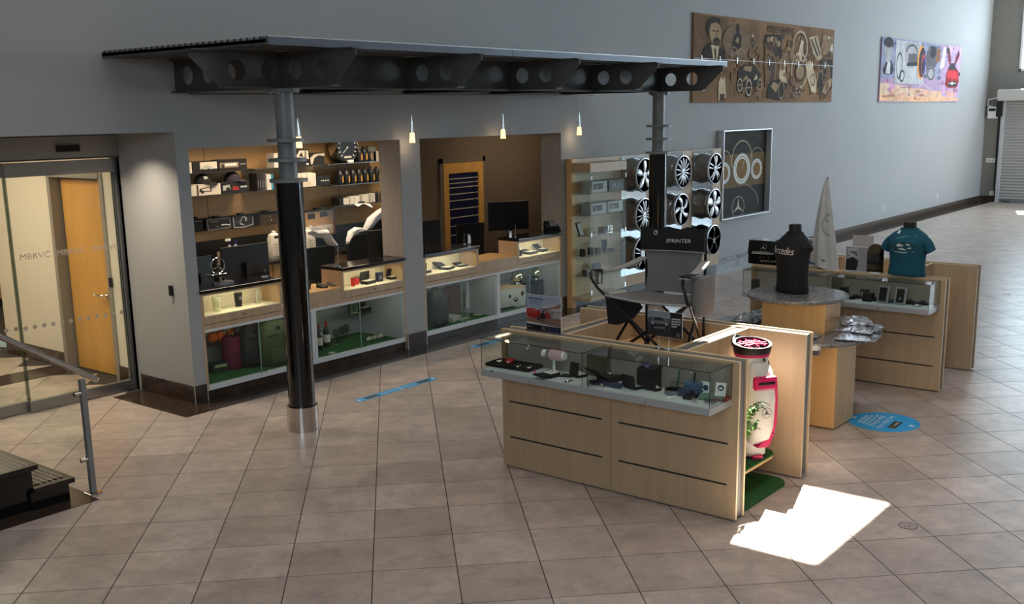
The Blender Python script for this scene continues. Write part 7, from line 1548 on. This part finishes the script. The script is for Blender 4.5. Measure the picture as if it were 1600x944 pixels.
# blue brochure board behind
a = fx(1264, 372, 10.38); c = fx(1289, 415, 10.38)
t = thing('brochure_board', 'white board with blue rally pictures beside the silver flag', 'sign', (10.38, (a.y+c.y)/2, 1.0995)); w_ = a.y-c.y+.06
MB().box(10.378, 10.382, c.y, a.y+.06, 1.103, a.z).obj('board', WHITEP, t)
art('print', t, (10.378, a.y+.06, 1.103), (0, -w_, 0), (0, 0, a.z-1.103), [x for k in range(5) for x in (('p', (40, 96, 160), [(.25, .08+.18*k), (.3, .2+.18*k), (.8, .22+.18*k), (.85, .1+.18*k)]), ('p', (120, 170, 210), [(.3, .1+.18*k), (.55, .15+.18*k), (.8, .11+.18*k)]))], gap=.0008)
MB().box(10.34, 10.43, c.y, a.y+.06, 1.0995, 1.103).obj('foot', ACRYL, t)
q = fx(1275, 377, 10.30); t = thing('chrome_torch', 'chrome torch lying on a peg beside the black torso', 'torch', (10.36, q.y+.12, q.z)); MB().cyl((0, .16, .0), (0, -.16, -.005), .014, n=14).obj('barrel', CHROME, t, local=True, smooth=True); MB().cyl((0, -.10, 0), (0, -.16, -.002), .02, n=14).obj('head', STEEL, t, local=True, smooth=True); MB().box(-.004, .004, -.004, .004, 1.0995-q.z, 0).obj('peg', STEEL, t, local=True)
# cards and arch mirror
a = fx(1333, 367, 10.42); c = fx(1364, 392, 10.42); t = thing('tall_card', 'plain pale card standing behind the bust card', 'card', (10.42, (a.y+c.y)/2, 1.0995)); MB().box(10.417, 10.423, c.y, a.y, 1.103, a.z).obj('board', flat((176, 170, 166), .6), t); MB().box(10.39, 10.45, c.y, a.y, 1.0995, 1.103).obj('foot', ACRYL, t)
a = fx(1322, 384, 10.30); c = fx(1355, 429, 10.30); w_ = a.y-c.y; h_ = a.z-1.103
t = thing('bust_card', 'grey card with a black bust picture on the far kiosk', 'sign', (10.30, (a.y+c.y)/2, 1.0995)); MB().box(10.297, 10.303, c.y, a.y, 1.103, a.z).obj('board', WHITEP, t); MB().box(10.27, 10.34, c.y, a.y, 1.0995, 1.103).obj('foot', ACRYL, t)
art('print', t, (10.297, a.y, 1.103), (0, -w_, 0), (0, 0, h_), [('p', (146, 146, 148), [(.02, .02), (.98, .02), (.98, .98), (.02, .98)]), ('p', (176, 176, 178), [(.1, .55), (.1, .9), (.5, .95), (.6, .6)]), ('p', (104, 104, 106), [(.12, .78), (.5, .82), (.56, .6), (.48, .62)]), ('e', (120, 120, 122), .14, .62, .06, .05), ('p', (26, 26, 30), [(.02, .02), (.03, .3), (.06, .48), (.2, .5), (.24, .56), (.4, .56), (.44, .5), (.56, .46), (.58, .3), (.5, .02)])], gap=.0008)
a = fx(1356, 380, 10.27); c = fx(1380, 428, 10.27); w_ = a.y-c.y; zt = a.z
t = thing('arch_mirror', 'arched table mirror beside the teal torso', 'mirror', (10.27, (a.y+c.y)/2, 1.0995)); ym = (a.y+c.y)/2; r = w_/2
pts = [(ym+r, 1.11), (ym+r, zt-r)]+[(ym+r*math.cos(k*math.pi/16), zt-r+r*math.sin(k*math.pi/16)) for k in range(1, 16)]+[(ym-r, zt-r), (ym-r, 1.11)]
MB().prism(pts, lambda u, v, w__: (w__, u, v), 10.266, 10.274).obj('frame', STEEL, t)
pin = [(ym+(u-ym)*.94, 1.115+(v-1.11)*.97) for u, v in pts]; MB().prism(pin, lambda u, v, w__: (w__, u, v), 10.2645, 10.266).obj('mirror_plate', mat('dim_mirror', (120, 124, 118), .05, 1.), t)
MB().box(10.24, 10.32, ym-.05, ym+.05, 1.0995, 1.11).obj('foot', WHITEP, t)
# goods in the far case
def fc(x, y):
    q = fz(x, y, CZ)
    if q.x > 10.17: q = fx(x, y, 10.17)
    return (max(q.x, 9.98), q.y, CZ)
for i, (x, y, lab) in enumerate(((1385, 466, 'black phone case in clear pack, left of two in the far case'), (1412, 468, 'black phone case in clear pack, right of two in the far case'))):
    p = fc(x, y); t = thing('phone_case_pack', lab, 'phone case', (10.06, p[1], CZ), .0); b = MB().rbox(-.012, .012, -.055, .055, 0, .17, .006); b.xf(Matrix.Rotation(.25, 4, 'Y')); b.obj('clamshell', mat('clear_pack_grey', (150, 150, 150), .15, .3), t, local=True)
    b = MB().rbox(-.016, -.011, -.036, .036, .02, .15, .002); b.xf(Matrix.Rotation(.25, 4, 'Y')); b.obj('case_shell', BLACK, t, local=True); b = MB().cyl((-.017, 0, .06), (-.019, 0, .06), .015, n=14); b.xf(Matrix.Rotation(.25, 4, 'Y')); b.obj('emblem', CHROME, t, local=True)
p = fc(1350, 465); t = thing('earring_card', 'dark card with pale earrings in the far case', 'jewellery', (p[0], p[1], CZ), .1); b = MB().rbox(-.004, .004, -.045, .045, 0, .10, .002); b.xf(Matrix.Rotation(.3, 4, 'Y')); b.obj('card', flat((40, 28, 42), .5), t, local=True)
for y in (-.02, .02): b = MB().ball((-.008, y, .05), .012, .012, .02, 8, 6); b.xf(Matrix.Rotation(.3, 4, 'Y')); b.obj('earring', mat('pearl', (214, 196, 200), .3), t, local=True, smooth=True)
p = fc(1361, 460); carton((10.10, p[1], CZ), .09, .09, .08, (30, 28, 30), 'small black cube box beside the earring card')
for i, (x, y, w_, lab) in enumerate(((1374, 470, .16, 'black sunglasses case with gold edge in the far case'), (1400, 473, .17, 'blue black wallet lying in the far case'), (1418, 474, .12, 'coiled black lanyard in the far case'), (1437, 473, .14, 'black gloves at the right end of the far case'), (1333, 464, .14, 'black belt coil at the left of the far case'))):
    p = fc(x, y); t = thing('black_accessory', lab, 'accessory', p, .3*i); MB().sheet([[(-.05+.10*a/6, -w_/2+w_*c/8, .012+.012*math.sin(a*.8+c*.9+i)) for a in range(7)] for c in range(9)], .02).obj('body', FABBLK if i != 1 else NAVY, t, local=True, smooth=True); MB().rbox(-.02, .0, -.02, .02, .03, .034, .001).obj('badge', STEEL, t, local=True)
p = fc(1433, 479); t = thing('silver_tag', 'silver price tag at the front right of the far case', 'tag', p); MB().rbox(-.012, .012, -.03, .03, 0, .006, .002).obj('plate', STEEL, t, local=True); MB().rbox(-.008, .0, -.02, .02, .006, .02, .002).obj('fold', WHITEP, t, local=True)
for x, y, lab in ((1177, 443, 'black strap on a stand at the far end of the far case'), (1320, 455, 'dark perfume box in the far case')):
    p = fc(x, y+12); carton((10.08, p[1], CZ), .06, .08, .12, (26, 26, 28), lab, rz=math.pi/2, shapes=[('p', (176, 176, 172), [(.2, .1), (.8, .1), (.8, .2), (.2, .2)])])

# ================================================================== FLOOR MARKINGS
def floor_decal(label, pts_, shapes, O, U, V, m, name='floor_decal'):
    t = thing(name, label, 'floor sticker', (sum(p[0] for p in pts_)/len(pts_), sum(p[1] for p in pts_)/len(pts_), .0005))
    MB().prism(pts_, lambda u, v, w_: (u, v, w_), .0005, .0015).obj('vinyl', m, t)
    if shapes: art('print', t, (O[0], O[1], .0015), U, V, shapes, gap=.0004, step=.00005)
    return t
# round sticker: reading direction runs away from the stairs
c = fz(1381, 659.5); r = .30
U = Vector((-.60, -.80, 0)).normalized(); U = Vector((1, .05, 0)).normalized(); V = Vector((-.05, 1, 0)).normalized()
O = Vector((c.x, c.y, 0))-U*r-V*r
WT = (232, 238, 242); DKB = (56, 50, 46)
sh = [('r', (60, 172, 226), .5, .5, .46, .46, .03), ('p', DKB, [(.24, .26), (.62, .26), (.62, .38), (.24, .38)]), ('r', (190, 150, 90), .32, .32, .035, .035, .25), *bars((206, 196, 180), .40, .58, .30, .03, 2, 3),
      ('t', WT, 'STAND HERE', .5, .555, .075, 'c', 1.0), ('t', WT, 'STAY HEALTHY', .5, .435, .075, 'c', 1.0), *bars((176, 214, 236), .28, .72, .78, .045, 3, 6), *bars((176, 214, 236), .26, .74, .715, .045, 3, 7)]
for k in range(5): sh.append(('p', WT, [(.24+.12*k, .655), (.29+.12*k, .655), (.29+.12*k, .69), (.24+.12*k, .69)]))
sh += [('p', WT, [(.46, .9), (.54, .9), (.54, .94), (.5, .975), (.46, .94)]), ('p', WT, [(.46, .14), (.46, .1), (.5, .045), (.54, .1), (.54, .14)])]
floor_decal('round blue STAY HEALTHY sticker on the floor beside the tiered table', [(c.x+r*math.cos(a), c.y+r*math.sin(a)) for a in [2*math.pi*i/48 for i in range(48)]], sh, O, U*2*r, V*2*r, BLUEDEC)
def strip(x0, x1, y, label):
    h = .055; n = 8
    pts_ = [(x0+h*.5, y-h), (x1-h*.5, y-h), (x1, y-h*.4), (x1, y+h*.4), (x1-h*.5, y+h), (x0+h*.5, y+h), (x0, y+h*.4), (x0, y-h*.4)]
    sh = [('p', (60, 62, 64), [(.10, .2), (.26, .2), (.26, .8), (.10, .8)]), ('p', (60, 62, 64), [(.76, .2), (.92, .2), (.92, .8), (.76, .8)]), *bars((150, 200, 230), .30, .49, .35, .3, 4, 1), *bars((150, 200, 230), .56, .74, .35, .3, 4, 2), ('p', WT, [(.515, .1), (.535, .1), (.545, .9), (.525, .9)]), ('e', WT, .03, .5, .012, .25), ('e', WT, .97, .5, .012, .25)]
    return floor_decal(label, pts_, sh, (x0, y-h), (x1-x0, 0, 0), (0, 2*h, 0), BLUEDEC)
a = fz(556, 627); b_ = fz(681, 591); strip(a.x, b_.x, (a.y+b_.y)/2, 'long blue distancing strip on the floor near the counters')
a = fz(737, 543); strip(a.x, a.x+1.1, a.y, 'long blue distancing strip on the floor behind the near glass case')
a = fz(905, 499); strip(a.x, a.x+1.1, a.y, 'blue distancing strip on the floor before the tower cabinet')
for px_, py_, lab in ((1419, 822, 'round floor box cover right of the sun patch'), (1574, 460, 'round floor box cover far right beyond the kiosks')):
    c = fz(px_, py_); t = thing('floor_box', lab, 'floor box', (c.x, c.y, .0004)); MB().lathe([(.062, 0), (.062, .003), (.055, .003), (.055, 0)], n=28).obj('ring', GREYST, t, local=True, smooth=True); MB().lathe([(.054, 0), (.054, .002)], n=28).obj('cover', TILE, t, local=True); MB().box(-.02, .02, -.012, -.006, .002, .0028).box(-.03, -.02, .01, .018, .002, .0028).obj('slot', BLACK, t, local=True)
